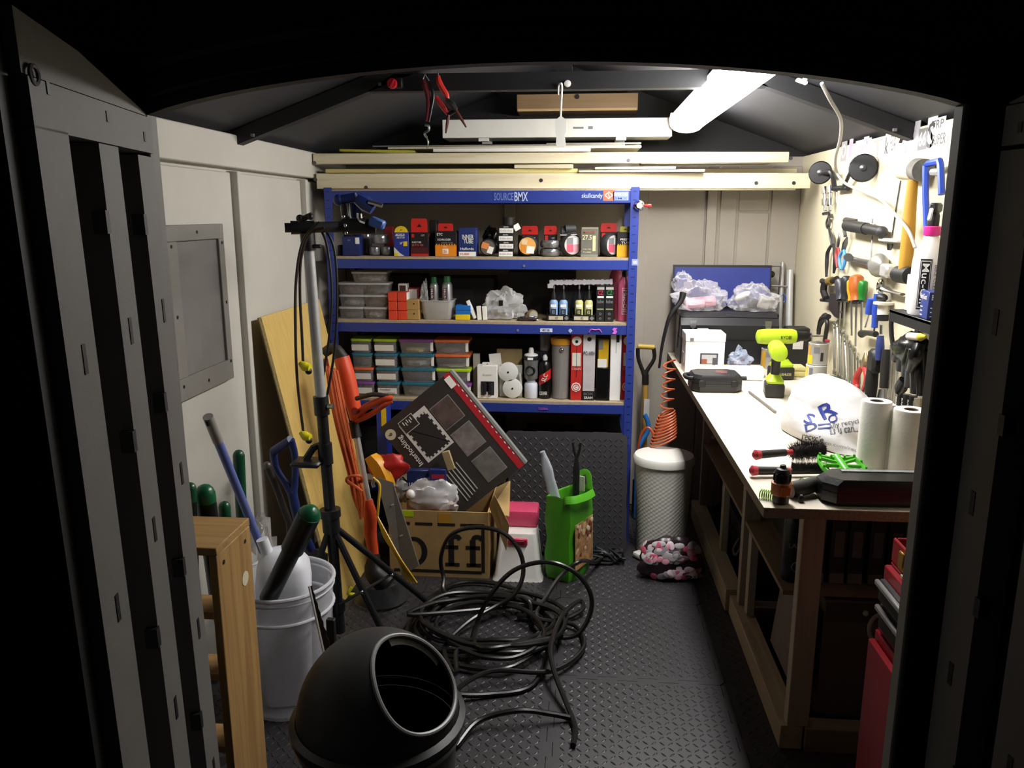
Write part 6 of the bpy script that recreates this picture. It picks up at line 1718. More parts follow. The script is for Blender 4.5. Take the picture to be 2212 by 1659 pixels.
carton('grey_carton', 'pale grey carton standing at the far end of the wall shelf', 'box', ((1.115, 2.755, zs_), (.05, .045, .12)), mat('#cbc8c4', .5, var=.1))
# black gloves hanging below the shelf
t = wt('work_gloves', 'bunch of black rubber-coated work gloves hanging under the wall shelf', 'gloves', (1.1, 2.7274, 1.1904))
GL = mat('#070707', .28, var=.2)
g = G()
base = Vector((1.08, 2.6515, 1.2417))
G().blob((base.x, base.y, base.z - .02), (.04, .10, .06), 2, .2, 2.2, 24, 16, False).obj('cuff', GL, t, world=True)
fing = [((1.07, 2.6614, 1.2354), (1.07, 2.6949, 1.188), (1.07, 2.7076, 1.1464)), ((1.06, 2.6067, 1.2383), (1.06, 2.6225, 1.1858), (1.06, 2.6373, 1.1416)), ((1.06, 2.5848, 1.2375), (1.06, 2.5907, 1.1767), (1.06, 2.6037, 1.1135)), ((1.06, 2.5576, 1.2421), (1.06, 2.5546, 1.1763), (1.06, 2.5532, 1.102)), ((1.07, 2.5598, 1.2346), (1.07, 2.5452, 1.1783), (1.07, 2.5317, 1.0996)), ((1.08, 2.7132, 1.2317), (1.08, 2.7622, 1.1919), (1.08, 2.7803, 1.1678)), ((1.08, 2.684, 1.12), (1.08, 2.7103, 1.0859), (1.08, 2.7215, 1.0675)), ((1.05, 2.5338, 1.2606), (1.04, 2.5239, 1.2258), (1.04, 2.5537, 1.1761))]
for a, b, c in fing:
    G().tube([a, b, c], [.018, .021, .013], 10, sub=4).obj('glove_finger', GL, t, world=True)
t = wt('tape_tip', 'white tube with a yellow tip lying under the wall shelf', 'tube', (1.06, 2.5815, 1.2795))
G().cyl((1.06, 2.6377, 1.2724), (1.06, 2.5541, 1.2822), .012, n=12).obj('tube_body', mat('#d8d4c8', .45), t, world=True)
G().cyl((1.06, 2.5541, 1.2822), (1.06, 2.515, 1.2896), .013, .004, n=12).obj('yellow_tip', mat('#d8cc2a', .45), t, world=True)


# ================================================================ black dome-lidded bin by the doorway
t = thing('dome_bin', 'black plastic bin with a domed lid and a wide round opening', 'bin', (-.452, 1.63, 0))
BN = mat('#303030', .5, var=.06, bump=.06, bscale=400)
RB = .188
G().lathe([(.15, .001), (.155, .01), (.182, .455), (.182, .47)], 40, cap=(True, False)).obj('bin_body', BN, t)
G().lathe([(.183, .47), (.197, .473), (.2, .488), (.19, .492)], 40, cap=(False, False)).obj('body_rim', mat('#4a4a4a', .3), t)
G().lathe([(.19, .493), (.204, .498), (.204, .512), (.19, .52)], 40, cap=(False, False)).obj('lid_rim', mat('#262626', .35), t)
ax = Vector((.62, -.26, .62)).normalized()
c0 = Vector((0, 0, .515))
e1 = ax.cross(Vector((0, 0, 1))).normalized()
e2 = e1.cross(ax).normalized()             # points up along the dome
def dome_pt(d, k=1.0):
    a, b = RB * k, .195 * k
    s_ = 1 / math.sqrt((d.x * d.x + d.y * d.y) / a ** 2 + d.z * d.z / b ** 2)
    return c0 + d * s_
def hole_dir(phi):
    al = .65 + .07 * math.sin(phi)
    al_x = .65 + .05 * -math.sin(phi)
    d = ax * math.cos(al) + (e1 * math.cos(phi) * (al_x / al) + e2 * math.sin(phi)) * math.sin(al)
    return d.normalized()
NP, NT = 56, 22
def shell(k):
    rings = []
    for j in range(NT + 1):
        ring = []
        for i in range(NP):
            phi = 2 * PI * i / NP
            d0 = hole_dir(phi)
            perp = (d0 - ax * d0.dot(ax)).normalized()
            # follow the great circle from the hole edge away from the axis down to the lid rim
            th0 = math.acos(max(-1, min(1, d0.dot(ax))))
            th = th0
            while th < PI and (ax * math.cos(th) + perp * math.sin(th)).z > 0:
                th += .01
            a = th0 + (th - th0) * j / NT
            d = (ax * math.cos(a) + perp * math.sin(a))
            d.z = max(d.z, 0)
            ring.append(dome_pt(d.normalized(), k))
        rings.append(ring)
    return rings
outer, inner = shell(1.0), shell(.975)
G().loft(outer, True, False).obj('dome', BN, t, smooth=60)
G().loft(inner, True, False).obj('dome_inside', mat('#0c0c0c', .6), t, smooth=60)
G().tube([dome_pt(hole_dir(2 * PI * i / NP), .99) for i in range(NP)], .0055, 8, closed=True).obj('opening_rim', mat('#8a8a88', .4), t)
# flap pushed inside
g = G()
fl = [hole_dir(phi) for phi in [1.75 + .12 * i for i in range(12)]]
g.loft([[dome_pt(d, .965) for d in fl], [dome_pt((d * .94 + ax * .10 - Vector((0, 0, .03))).normalized(), .90) for d in fl]], False, False)
g.obj('flap', mat('#3a3a38', .45), t)

# ================================================================ pine crate beside the left door leaf
CR = wood('#ac8650', .7, 'z')
CRX = wood('#ac8650', .7, 'x')
t = thing('pine_crate', 'tall narrow pine crate with open front and shelf boards', 'crate', (-1.0, 1.86, 0))
G().box((-.893, 1.867, .415), (.022, .20, .83), bev=.002).obj('side_board', CR, t, world=True)
G().box((-1.13, 1.867, .415), (.022, .20, .83), bev=.002).obj('side_board', CR, t, world=True)
G().box((-1.011, 1.867, .841), (.258, .202, .022), bev=.002).obj('top_board', CRX, t, world=True)
for z in (.03, .22, .44, .62):
    G().box((-1.011, 1.90, z), (.212, .10, .02), bev=.002).obj('shelf_slat', CRX, t, world=True)
for y, z in ((1.80, .80), (1.93, .80), (1.8, .05)):
    G().cyl((-.8815, y, z), (-.8805, y, z), .006, n=10).obj('screw', DSTEEL, t, world=True)
G().cyl((-.8815, 1.915, .70), (-.8808, 1.915, .70), .02, n=14).obj('pale_patch', mat('#d8cdb0', .6), t, world=True)
g = G()
for i in range(14):
    pass

# ================================================================ translucent bucket with garden bits
t = thing('clear_bucket', 'translucent white plastic bucket holding garden handles', 'bucket', (-.985, 2.42, 0))
BK = mat('#e4e4e9', .3, alpha=.36, var=.05)
G().lathe([(.135, .001), (.14, .008), (.168, .43), (.171, .455), (.166, .455), (.163, .43), (.135, .012), (.001, .010)], 40, cap=(True, False)).obj('bucket_body', BK, t)
RIMM = mat('#dcdde2', .25, alpha=.8)
G().ring((0, 0, .452), .171, .007, 'z', 40, 8).obj('rim', RIMM, t)
G().ring((0, 0, .36), .166, .006, 'z', 40, 8).obj('lower_hoop', RIMM, t)
G().ring((0, 0, .43), .171, .003, 'z', 40, 6).obj('rim_step', RIMM, t)
# white jerrycan inside
t = thing('white_jug', 'white plastic jug with a capped neck inside the bucket', 'jug', (-.99, 2.425, .02), (0, .02, .3))
JG = mat('#dedfe6', .4, var=.03)
G().loft([rrect(.15, .17, .0, .04), rrect(.16, .18, .05, .04), rrect(.18, .19, .42, .05), rrect(.17, .17, .48, .05), rrect(.11, .11, .525, .04), rrect(.06, .06, .535, .02)]).obj('jug_body', JG, t)
G().cyl((-.05, 0, .525), (-.065, 0, .575), .02, n=14).obj('neck', JG, t)
# black tube with domed green end leaning out of the bucket
def capped(name, label, p, q, r, m, cm, group=None, frac=.88, cat='handle'):
    p, q = Vector(p), Vector(q)
    t = thing(name, label, cat, p, 0, group)
    k = p.lerp(q, frac)
    G().tube([p, p.lerp(q, .55), p.lerp(q, .56), k], [r * .82, r * .82, r, r], 16).obj('shaft', m, t, world=True)
    d = (q - p).normalized()
    e = q - d * r
    G().tube([k, e, e + d * r * .45, e + d * r * .8, q], [r * 1.01, r * 1.01, r * .86, r * .58, r * .1], 16).obj('end_cap', cm, t, world=True)
    return t
BLKM = mat('#141a18', .35)
capped('green_tipped_handle', 'thick black tube with a rounded green end leaning out of the bucket', (-0.986, 2.3, 0.4407), (-0.7859, 2.2, 0.7961), .036, BLKM, mat('#145a38', .3), frac=.93)
capped('green_tipped_handle', 'tall thin dark green handle standing behind the pine crate', (-1.20, 2.58, .02), (-1.118, 2.45, 0.8915), .019, GREENP, GREENP)
capped('green_tipped_handle', 'fat dark green rounded handle behind the pine crate', (-1.03, 2.11, .02), (-1.0441, 2.05, 0.9139), .028, BLKM, mat('#145a38', .3), frac=.94)
capped('green_tipped_handle', 'short dark green handle beside the fat green one', (-1.06, 2.16, .02), (-1.0609, 2.2, 0.808), .018, BLKM, mat('#0f4a2e', .3), frac=.94)
capped('green_tipped_handle', 'dark green handle half hidden by the left door leaf', (-1.12, 2.02, .02), (-1.0578, 2.0, 0.9363), .017, BLKM, mat('#0f4a2e', .3), frac=.94)
# blue extension pole with a grey end
p, q = Vector((-1.0929, 2.53, 0.4986)), Vector((-1.0899, 2.2, 1.0705))
t = thing('extension_pole', 'pale blue pole with a grey slotted end leaning on the left wall', 'pole', p)
k = p.lerp(q, .84)
G().cyl(p, k, .014, n=14).obj('pole', mat('#6673b4', .45), t, world=True)
G().cyl(k, q, .0155, n=14).obj('grey_end', mat('#8f8a84', .5), t, world=True)
G().cyl(q - (q - p).normalized() * .03 + Vector((0, -.017, 0)), q - (q - p).normalized() * .01 + Vector((0, -.017, 0)), .005, n=8).obj('button', BLACK, t, world=True)
# spade with blue D handle
t = thing('garden_spade', 'garden spade with a blue D-shaped handle standing behind the bucket', 'spade', (-1.06, 2.9, 0))
SPB = mat('#1f2d66', .4)
A, Bq, Cq = Vector((-1.171, 2.87, 0.7577)), Vector((-1.0867, 2.84, 0.815)), Vector((-1.1053, 2.88, 0.6244))
G().tube([A, Bq], .017, 12).obj('grip', SPB, t, world=True)
G().tube([A, (-1.1662, 2.875, 0.6906), (-1.1348, 2.88, 0.6292), (-1.1113, 2.88, 0.586)], [.015, .013, .013, .018], 10, sub=3).obj('yoke', SPB, t, world=True)
G().tube([Bq, (-1.0817, 2.86, 0.7445), (-1.0948, 2.88, 0.6437), (-1.1075, 2.88, 0.5861)], [.015, .013, .013, .018], 10, sub=3).obj('yoke', SPB, t, world=True)
G().tube([(-1.1107, 2.88, 0.5956), (-1.0943, 2.89, 0.4571), (-1.09, 3.0, .30)], [.019, .019, .018], 12).obj('shaft', SPB, t, world=True)
G().loft([[(-1.09 + a * s_, 2.995 + b, z) for a, b in ((-1, 0), (1, 0), (1, .01), (-1, .01))] for z, s_ in ((.30, .025), (.28, .07), (.01, .055))]).obj('blade', DSTEEL, t, world=True)
t = thing('iron_bar', 'dark ball-topped iron bar standing beside the blue spade handle', 'bar', (-1.0812, 2.76, 0.51))
G().tube([(-1.1514, 2.76, 0.7321), (-1.1222, 2.77, 0.6346), (-1.089, 2.78, 0.5017), (-1.1, 2.82, .01)], .013, 10).obj('shaft', mat('#3a3634', .45, .4), t, world=True)
G().sphere((-1.153, 2.76, 0.7357), .016, 12, 8).obj('ball_end', mat('#6a6058', .4, .4), t, world=True)
tag(G().blob((0, 0, .17), (.09, .11, .24), 17, .2, 2.6, 28, 18, crease=.35).obj('plastic_bag', film('#cfccc6', .3, .8), loc=(-1.19, 2.70, .12)), 'crumpled clear plastic sack behind the bucket against the left wall', 'bag')
# saw leaning on the bucket
t = thing('hand_saw', 'hand saw with a bright toothed blade leaning on the bucket', 'saw', (-.83, 2.2, .1))
SA = Vector((-0.8261, 2.24, 0.5192))
SB_ = Vector((-0.7588, 2.16, 0.3166))
d = (SB_ - SA)
n_ = Vector((.02, 0, .002))
g = G()
teeth = []
NB = 16
L1 = [SA + d * (i / NB) for i in range(NB + 1)]
L2 = [SA + d * (i / NB) + n_ * (.35 + .9 * i / NB) * (1 if i % 2 else 1.22) for i in range(NB + 1)]
pl = L1 + L2[::-1]
m_ = len(pl)
vs = [v for v in pl] + [v + Vector((0, .002, 0)) for v in pl]
fs = [(i, i + 1, m_ - 2 - i, m_ - 1 - i) for i in range(NB)] + [(i + m_, m_ - 1 - i + m_, m_ - 2 - i + m_, i + 1 + m_) for i in range(NB)] + [(i, (i + 1) % m_, (i + 1) % m_ + m_, i + m_) for i in range(m_)]
g.add(vs, fs)
g.obj('blade', mat('#26262a', .35, .5), t, world=True, smooth=0)
G().tube([SA, SB_], .0042, 6).obj('blade_back', mat('#d8d6d0', .3, .3), t, world=True)
G().tube([SB_, SB_ + d * .5 + Vector((0, .0, -.05))], .012, 8).obj('saw_handle', BLACK, t, world=True)
tag(G().box((0, 0, .13), (.028, .02, .26), rot=(.05, .03, 0), bev=.002).obj('black_bar', mat('#202022', .35), loc=(-0.7911, 2.32, .11)), 'short black metal bar with an open top end beside the saw blade', 'bar')

# ================================================================ leaning chipboard panel
t = thing('chipboard_panel', 'yellow chipboard panel leaning against the left wall', 'board', (-1.1, 3.4, 0))
A, B_, C_, D_ = Vector((-1.272, 3.085, 1.251)), Vector((-1.255, 3.76, 1.251)), Vector((-.985, 3.70, .002)), Vector((-1.0, 3.05, .002))
nn = (B_ - A).cross(D_ - A).normalized()
if nn.x > 0:
    nn = -nn
g = G()
g.add([A, B_, C_, D_] + [v + nn * .016 for v in (A, B_, C_, D_)], [(0, 1, 2, 3), (7, 6, 5, 4), (0, 4, 5, 1), (1, 5, 6, 2), (2, 6, 7, 3), (3, 7, 4, 0)])
g.obj('panel', wood('#c9ab60', .92, 'z', 1.4), t, world=True, smooth=0)
G().tube([A + nn * .008, D_ + nn * .008], .009, 4).obj('rough_edge', mat('#8a7648', .8, var=.4, scale=120), t, world=True)

# ================================================================ bicycle repair stand
t = thing('repair_stand', 'black and silver bicycle repair stand with tripod legs', 'repair stand', (-.915, 2.79, 0))
BKM = mat('#161617', .4)
S0 = Vector((-.915, 2.79, .03))
S1 = Vector((-0.9616, 2.79, 1.5881))
def st(z):
    f = (z - S0.z) / (S1.z - S0.z)
    return S0.lerp(S1, f)
G().cyl(st(.05), st(1.0), .021, n=18).obj('lower_tube', BKM, t, world=True)
G().cyl(st(.98), st(1.56), .0195, n=18).obj('silver_tube', mat('#b2b2b4', .35, .35, var=.05), t, world=True)
G().cyl(st(.93), st(1.0), .028, n=16).obj('height_clamp', BKM, t, world=True)
G().cyl(tuple(st(.965) + Vector((.028, -.01, 0))), tuple(st(.965) + Vector((.05, -.015, 0))), .009, n=10).obj('clamp_knob', STEEL, t, world=True)
G().cyl(st(1.53), st(1.59), .026, n=16).obj('head_socket', BKM, t, world=True)
G().box(tuple(st(1.545) + Vector((.035, -.01, 0))), (.03, .016, .014), bev=.003).obj('socket_bolt', BKM, t, world=True)
# horizontal clamp arm
H0, H1 = Vector((-1.0427, 2.79, 1.6088)), Vector((-0.8511, 2.86, 1.6111))
G().cyl(H0, H0.lerp(H1, .13), .017, n=14).obj('arm_end', DGREY, t, world=True)
G().cyl(H0.lerp(H1, .1), H0.lerp(H1, .5), .024, n=16).obj('arm_sleeve', BKM, t, world=True)
G().cyl(H0.lerp(H1, .3), H1, .0195, n=16).obj('arm_tube', mat('#39393a', .4), t, world=True)
for px, rr_ in (((-0.9784, 2.77, 1.641), .014), ((-0.9415, 2.77, 1.6474), .012)):
    G().sphere(px, rr_, 12, 8).obj('lever_knob', BKM, t, world=True)
G().tube([(-0.9836, 2.77, 1.6363), (-0.9583, 2.77, 1.6442), (-0.9346, 2.77, 1.6537)], .010, 8).obj('quick_lever', BKM, t, world=True)
# clamp head with blue jaws
CH = [(-0.8545, 2.86, 1.6111), (-0.7976, 2.87, 1.6143), (-0.7374, 2.88, 1.6109)]
G().tube(CH, [.028, .030, .026], 12).obj('clamp_block', BKM, t, world=True)
BJ = mat('#1d2f6e', .4)
G().tube([(-0.7987, 2.87, 1.7119), (-0.769, 2.87, 1.6924), (-0.7427, 2.87, 1.673)], [.022, .030, .022], 8).obj('upper_jaw', BJ, t, world=True)
G().tube([(-0.7534, 2.85, 1.6986), (-0.7268, 2.85, 1.6922), (-0.7036, 2.85, 1.6857)], .008, 8).obj('jaw_pin', STEEL, t, world=True)
G().box((-0.7268, 2.86, 1.6243), (.055, .04, .034), rot=(0, .35, 0), bev=.006).obj('lower_jaw', mat('#3a5a9a', .4), t, world=True)
G().tube([(-0.7885, 2.85, 1.66), (-0.7861, 2.85, 1.6374), (-0.7662, 2.85, 1.6276)], .010, 8, sub=3).obj('jaw_spring', CHROME, t, world=True)
G().cyl((-0.865, 2.87, 1.7055), (-0.8019, 2.87, 1.7151), .017, n=12).obj('adjuster', BJ, t, world=True)
G().sphere((-0.8667, 2.87, 1.7055), .021, 12, 8).obj('adjuster_knob', BJ, t, world=True)
G().tube([(-0.8453, 2.87, 1.6925), (-0.8423, 2.87, 1.6437), (-0.8232, 2.87, 1.6143)], .018, 10).obj('jaw_arm', BKM, t, world=True)
for q in ((-0.8405, 2.83, 1.6471), (-0.8352, 2.83, 1.6165), (-0.833, 2.83, 1.5906)):
    G().sphere(q, .007, 10, 6).obj('bolt', CHROME, t, world=True)
# tray
T0 = st(.78)
G().box(tuple(T0 + Vector((-.062, -.02, -.03))), (.11, .09, .022), bev=.008).obj('tool_tray', BKM, t, world=True)
G().cyl(st(.74), st(.82), .027, n=14).obj('tray_collar', BKM, t, world=True)
G().tube([tuple(T0 + Vector((-.02, 0, .03))), tuple(T0 + Vector((-.04, -.01, .025))), tuple(T0 + Vector((-.07, -.02, -.02)))], .014, 8).obj('tray_arm', BKM, t, world=True)
# tripod
G().cyl(st(.47), st(.55), .033, n=16).obj('tripod_hub', BKM, t, world=True)
G().cyl(st(.53), st(.56), .040, n=16).obj('hub_flange', BKM, t, world=True)
hub, slid = st(.50), st(.16)
for ft in (((-0.575, 3.0645, 0.012)), ((-0.7232, 2.7834, 0.012)), (-1.08, 2.61, .012)):
    ft = Vector(ft)
    o = G().cyl(hub, ft, .0125, n=12).obj('leg', BKM, t, world=True)
    G().cyl(ft + (hub - ft).normalized() * .04, ft, .015, n=10).obj('rubber_foot', BLACK, t, world=True)
    mid = hub.lerp(ft, .55)
    G().cyl(slid, mid, .006, n=8).obj('brace', DSTEEL, t, world=True)
    G().sphere(mid + Vector((0, -.012, 0)), .007, 8, 6).obj('bolt', CHROME, t, world=True)
G().cyl(st(.14), st(.18), .028, n=14).obj('slider', BKM, t, world=True)
# elastic cables with yellow ends
CBL = mat('#2a1d10', .45)
for k, (pts, lab) in enumerate((([(-0.8842, 2.74, 1.6099), (-0.9344, 2.73, 1.5896), (-0.9654, 2.72, 1.503), (-0.976, 2.72, 1.3745), (-0.9768, 2.72, 1.2435), (-0.9784, 2.72, 1.1268)], 'short dark elastic cord with a yellow hook hanging from the repair stand'),
                               ([(-0.8996, 2.74, 1.6287), (-0.9536, 2.72, 1.5663), (-0.982, 2.71, 1.4398), (-0.9948, 2.71, 1.2777), (-0.9997, 2.71, 1.0778), (-0.9912, 2.72, 0.8694)], 'long dark elastic cord with a yellow hook reaching the tool tray'),
                               ([(-0.93, 2.83, 1.6115), (-0.9094, 2.84, 1.546), (-0.8996, 2.84, 1.3966), (-0.9149, 2.84, 1.2265), (-0.9429, 2.84, 1.087), (-0.959, 2.84, 0.9805)], 'dark cord loop hanging right of the silver tube'),
                               ([(-0.9195, 2.85, 1.6112), (-0.8891, 2.86, 1.5287), (-0.8867, 2.86, 1.361), (-0.9071, 2.86, 1.154), (-0.9454, 2.85, 0.9605)], 'outer dark cord loop hanging right of the silver tube'))):
    e = thing('elastic_cord', lab, 'cord', pts[-1])
    G().tube(pts, .005, 8, sub=5).obj('cord', CBL if k < 2 else BLACK, e, world=True)
    if k < 2:
        P = Vector(pts[-1])
        G().tube([P + Vector((-.01, 0, .012)), P + Vector((.008, -.004, -.002)), P + Vector((.028, -.008, -.006))], [.010, .018, .013], 10, sub=3).obj('yellow_hook', mat('#d8cc1c', .4), e, world=True)
        G().sphere(P + Vector((.02, -.004, -.018)), .013, 10, 8).obj('hook_base', BLACK, e, world=True)

# ================================================================ strimmer with its orange cable
OR = mat('#d24a26', .38)
t = thing('strimmer', 'orange electric strimmer with an aluminium shaft standing in the corner', 'strimmer', (-.9, 3.25, 0))
G().tube([(-1.1082, 3.35, 1.0625), (-1.0617, 3.35, 1.0837), (-1.0195, 3.34, 1.039)], [.022, .024, .026], 12, sub=4).obj('rear_handle', mat('#2c2624', .45), t, world=True)
G().tube([(-1.0275, 3.34, 1.045), (-1.0037, 3.33, 0.9589), (-0.9841, 3.32, 0.8683), (-0.9645, 3.31, 0.7773)], [.034, .036, .034, .028], 14, sub=3).obj('motor_housing', OR, t, world=True)
G().tube([(-1.1096, 3.35, 1.0358), (-1.0956, 3.35, 0.9844), (-1.0654, 3.34, 0.9413), (-1.0226, 3.33, 0.9069)], [.016, .012, .014, .02], 10, sub=3).obj('trigger_guard', OR, t, world=True)
G().tube([(-0.9748, 3.31, 0.7771), (-0.9043, 3.25, 0.8455), (-0.8097, 3.2, 0.8957), (-0.7739, 3.2, 0.9004)], [.018, .016, .015, .012], 10, sub=3).obj('front_handle', OR, t, world=True)
G().tube([(-0.9689, 3.31, 0.7709), (-0.8854, 3.25, 0.8131), (-0.8146, 3.2, 0.8676), (-0.7783, 3.2, 0.8883)], [.016, .012, .012, .010], 10, sub=3).obj('front_handle', OR, t, world=True)
G().tube([(-0.9403, 3.24, 0.8858), (-0.8585, 3.2, 0.9147), (-0.7895, 3.2, 0.9081)], .010, 8, sub=3).obj('handle_pad', mat('#2c2826', .5), t, world=True)
G().cyl((-0.9566, 3.26, 0.8255), (-0.9507, 3.24, 0.8306), .016, n=14).obj('pivot', mat('#7a2416', .45), t, world=True)
G().cyl((-0.9817, 3.31, 0.7622), (-0.9651, 3.3, 0.6959), .024, n=14).obj('collar', BLACK, t, world=True)
G().cyl((-0.9648, 3.3, 0.7023), (-0.9099, 3.26, 0.4011), .015, n=14).obj('shaft', mat('#d4d2cc', .25, .7), t, world=True)
G().tube([(-0.9174, 3.26, 0.4224), (-0.9029, 3.25, 0.3511), (-0.9059, 3.25, 0.2748), (-0.8904, 3.24, 0.1697)], [.024, .030, .028, .022], 14, sub=3).obj('lower_housing', OR, t, world=True)
G().tube([(-0.89, 3.24, 0.1808), (-0.8878, 3.22, 0.1016), (-.82, 3.2, .05)], [.024, .045, .05], 14, sub=3).obj('motor_head', mat('#1b1819', .5), t, world=True)
g = G()
rings = []
for i in range(13):
    a = PI + PI * i / 12 + .3
    c, s_ = math.cos(a), math.sin(a)
    rings.append([(-.84 + c * .08, 3.17 + s_ * .10, .09), (-.84 + c * .12, 3.17 + s_ * .13, .015), (-.84 + c * .115, 3.17 + s_ * .125, .012), (-.84 + c * .08, 3.17 + s_ * .10, .084)])
g.loft(rings)
g.obj('guard', mat('#2a2a2c', .4), t, world=True)
G().tube([(-.94, 3.08, .06), (-.96, 3.06, .075), (-.945, 3.07, .10)], .008, 8, sub=3).obj('yellow_mark', mat('#c9c41c', .45), t, world=True)
# orange cable: bundle of strands tied to the shaft
t = thing('orange_cable', 'bundle of orange cable hanging from the strimmer handle', 'cable', (-1.003, 3.22, 0.7075))
OC = mat('#c85a2c', .45)
tp, tm, bt = [(-1.0669, 3.25, 1.0045), (-1.0346, 3.25, 1.005)], [(-0.9862, 3.2, 0.7239), (-0.956, 3.2, 0.7247)], None
for i in range(7):
    f = i / 6
    a, b = Vector((-1.0732, 3.26, 1.0225)).lerp(Vector((-1.0257, 3.26, 1.0032)), f), Vector((-1.0347, 3.22, 0.8094)).lerp(Vector((-0.9822, 3.22, 0.8105)), f)
    c, d = Vector((-0.9728, 3.18, 0.5758)).lerp(Vector((-0.9324, 3.18, 0.577)), f), Vector((-0.9535, 3.18, 0.4615)).lerp(Vector((-0.9087, 3.18, 0.4629)), f)
    e = Vector((-0.9205, 3.18, 0.3717))
    off = Vector((0, .02 * math.sin(i * 2.1), 0))
    G().tube([a + off, b + off, c + off * .3, d + off, e + off], .0055, 6, sub=5).obj('strand', OC, t, world=True)
G().tube([(-0.9731, 3.15, 0.5549), (-0.9383, 3.13, 0.5771), (-0.9084, 3.15, 0.5671), (-0.9282, 3.2, 0.5181), (-0.9751, 3.2, 0.5167)], .006, 6, sub=4, closed=True).obj('tie', OC, t, world=True)
G().tube([(-0.9624, 3.14, 0.5483), (-0.9245, 3.13, 0.5282), (-0.9013, 3.13, 0.5083)], .006, 6, sub=4).obj('loose_end', OC, t, world=True)

# ================================================================ dark panel with yellow cord
t = thing('grey_panel_box', 'long flat dark grey case leaning with a yellow cord wound along it', 'case', (-.74, 3.1, 0))
A, B_, C_, D_ = [Vector(v) for v in ((-0.8579, 3.2, 0.5516), (-0.7859, 3.2, 0.5286), (-0.6528, 3.07, 0.2092), (-0.7275, 3.07, 0.1579))]
nn = (B_ - A).cross(D_ - A).normalized()
if nn.y < 0:
    nn = -nn
g = G()
g.add([A, B_, C_, D_] + [v + nn * .035 for v in (A, B_, C_, D_)], [(3, 2, 1, 0), (4, 5, 6, 7), (0, 1, 5, 4), (1, 2, 6, 5), (2, 3, 7, 6), (3, 0, 4, 7)])
g.obj('case_body', mat('#5e5850', .5), t, world=True, smooth=0)
for f in (.28, .62):
    q = A.lerp(D_, f).lerp(B_.lerp(C_, f), .55)
    G().box(tuple(q - nn * .002), (.012, .003, .005), rot=(0, -.5, 0)).obj('scuff', mat('#b9b5aa', .6), t, world=True)
t = thing('yellow_rope', 'yellow cord hanging along the dark grey leaning case', 'cord', A)
YC = mat('#d2a416', .45)
G().tube([(-0.8539, 3.14, 0.5679), (-0.8246, 3.13, 0.5394), (-0.8286, 3.12, 0.4668), (-0.8368, 3.12, 0.4044)], .006, 8, sub=5).obj('cord_loop', YC, t, world=True)
for k in range(4):
    G().tube([((-0.8368, 3.12, 0.4044)), Vector((-0.7997, 3.08, 0.3286)) + Vector((.008 * k, -.004 * k, 0)), Vector((-0.7351, 3.03, 0.2597)) + Vector((.006 * k, -.004 * k, 0)), Vector((-0.689, 3.02, 0.1564)) + Vector((.012 * k, 0, 0))], .004, 6, sub=4).obj('strand', YC, t, world=True)
G().tube([(-0.8501, 3.14, 0.5639), (-0.8541, 3.13, 0.5447), (-0.8487, 3.13, 0.5305)], .008, 8).obj('metal_clip', STEEL, t, world=True)

# ================================================================ big cardboard box and what sticks out of it
t = thing('cardboard_box', 'open cardboard box with big black framed lettering', 'box', (-.62, 3.58, 0))
KD = mat('#b0905c', .8, var=.12, scale=10)
x0, x1, y0, y1, h = -.86, -.395, 3.40, 3.76, .325
def cb(x0, x1, y0, y1, z0, z1, name, m=KD):
    return G().box(((x0 + x1) / 2, (y0 + y1) / 2, (z0 + z1) / 2), (x1 - x0, y1 - y0, z1 - z0)).obj(name, m, t, world=True)
fr_ = cb(x0, x1, y0, y0 + .006, .001, h, 'front_wall')
cb(x0, x1, y1 - .006, y1, .001, h, 'rear_wall')
cb(x0, x0 + .006, y0 + .006, y1 - .006, .001, h, 'side_wall')
cb(x1 - .006, x1, y0 + .006, y1 - .006, .001, h, 'side_wall')
cb(x0 + .006, x1 - .006, y0 + .006, y1 - .006, .001, .008, 'base')
g = G()
F0, F1 = (x1, y0 + .01, h), (x1, y1 - .01, h)
g.add([F0, F1, (x1 + .07, y1 - .05, h + .05), (x1 + .09, y0 + .02, h - .02), (x1 + .002, y0 + .01, h - .004), (x1 + .002, y1 - .01, h - .004), (x1 + .073, y1 - .05, h + .046), (x1 + .093, y0 + .02, h - .024)], [(0, 1, 2, 3), (7, 6, 5, 4), (0, 3, 7, 4), (1, 5, 6, 2), (2, 6, 7, 3)])
g.obj('side_flap', KD, t, world=True, smooth=0)
g = G()
fx = x1 + .03
g.add([(x1 + .002, y0 - .001, h + .03), (x1 + .03, y0 - .03, h + .10), (x1 + .10, y0 - .06, h - .03), (x1 + .085, y0 - .05, h - .16), (x1 + .002, y0 + .003, h + .03), (x1 + .03, y0 - .026, h + .10), (x1 + .10, y0 - .056, h - .03), (x1 + .085, y0 - .046, h - .16)], [(0, 1, 2, 3), (7, 6, 5, 4), (0, 4, 5, 1), (1, 5, 6, 2), (2, 6, 7, 3), (3, 7, 4, 0)])
g.obj('corner_flap', mat('#b99a64', .8), t, world=True, smooth=0)
G().box(((x0 + x1) / 2 + .03, y0 - .0006, .285), (.06, .001, .06)).obj('tape', mat('#b98a2a', .5), t, world=True)
G().box((x0 + .09, y0 - .0006, h - .016), (.055, .002, .028)).obj('lime_tag', LIME, t, world=True)
INK = mat('#17130f', .8)
def prn(s_, w_, h_, x, z):
    text(s_, w_, h_, INK, t, Matrix.Translation(Vector((x, y0 - .0012, z)) - Vector(t.location)) @ FRONT)
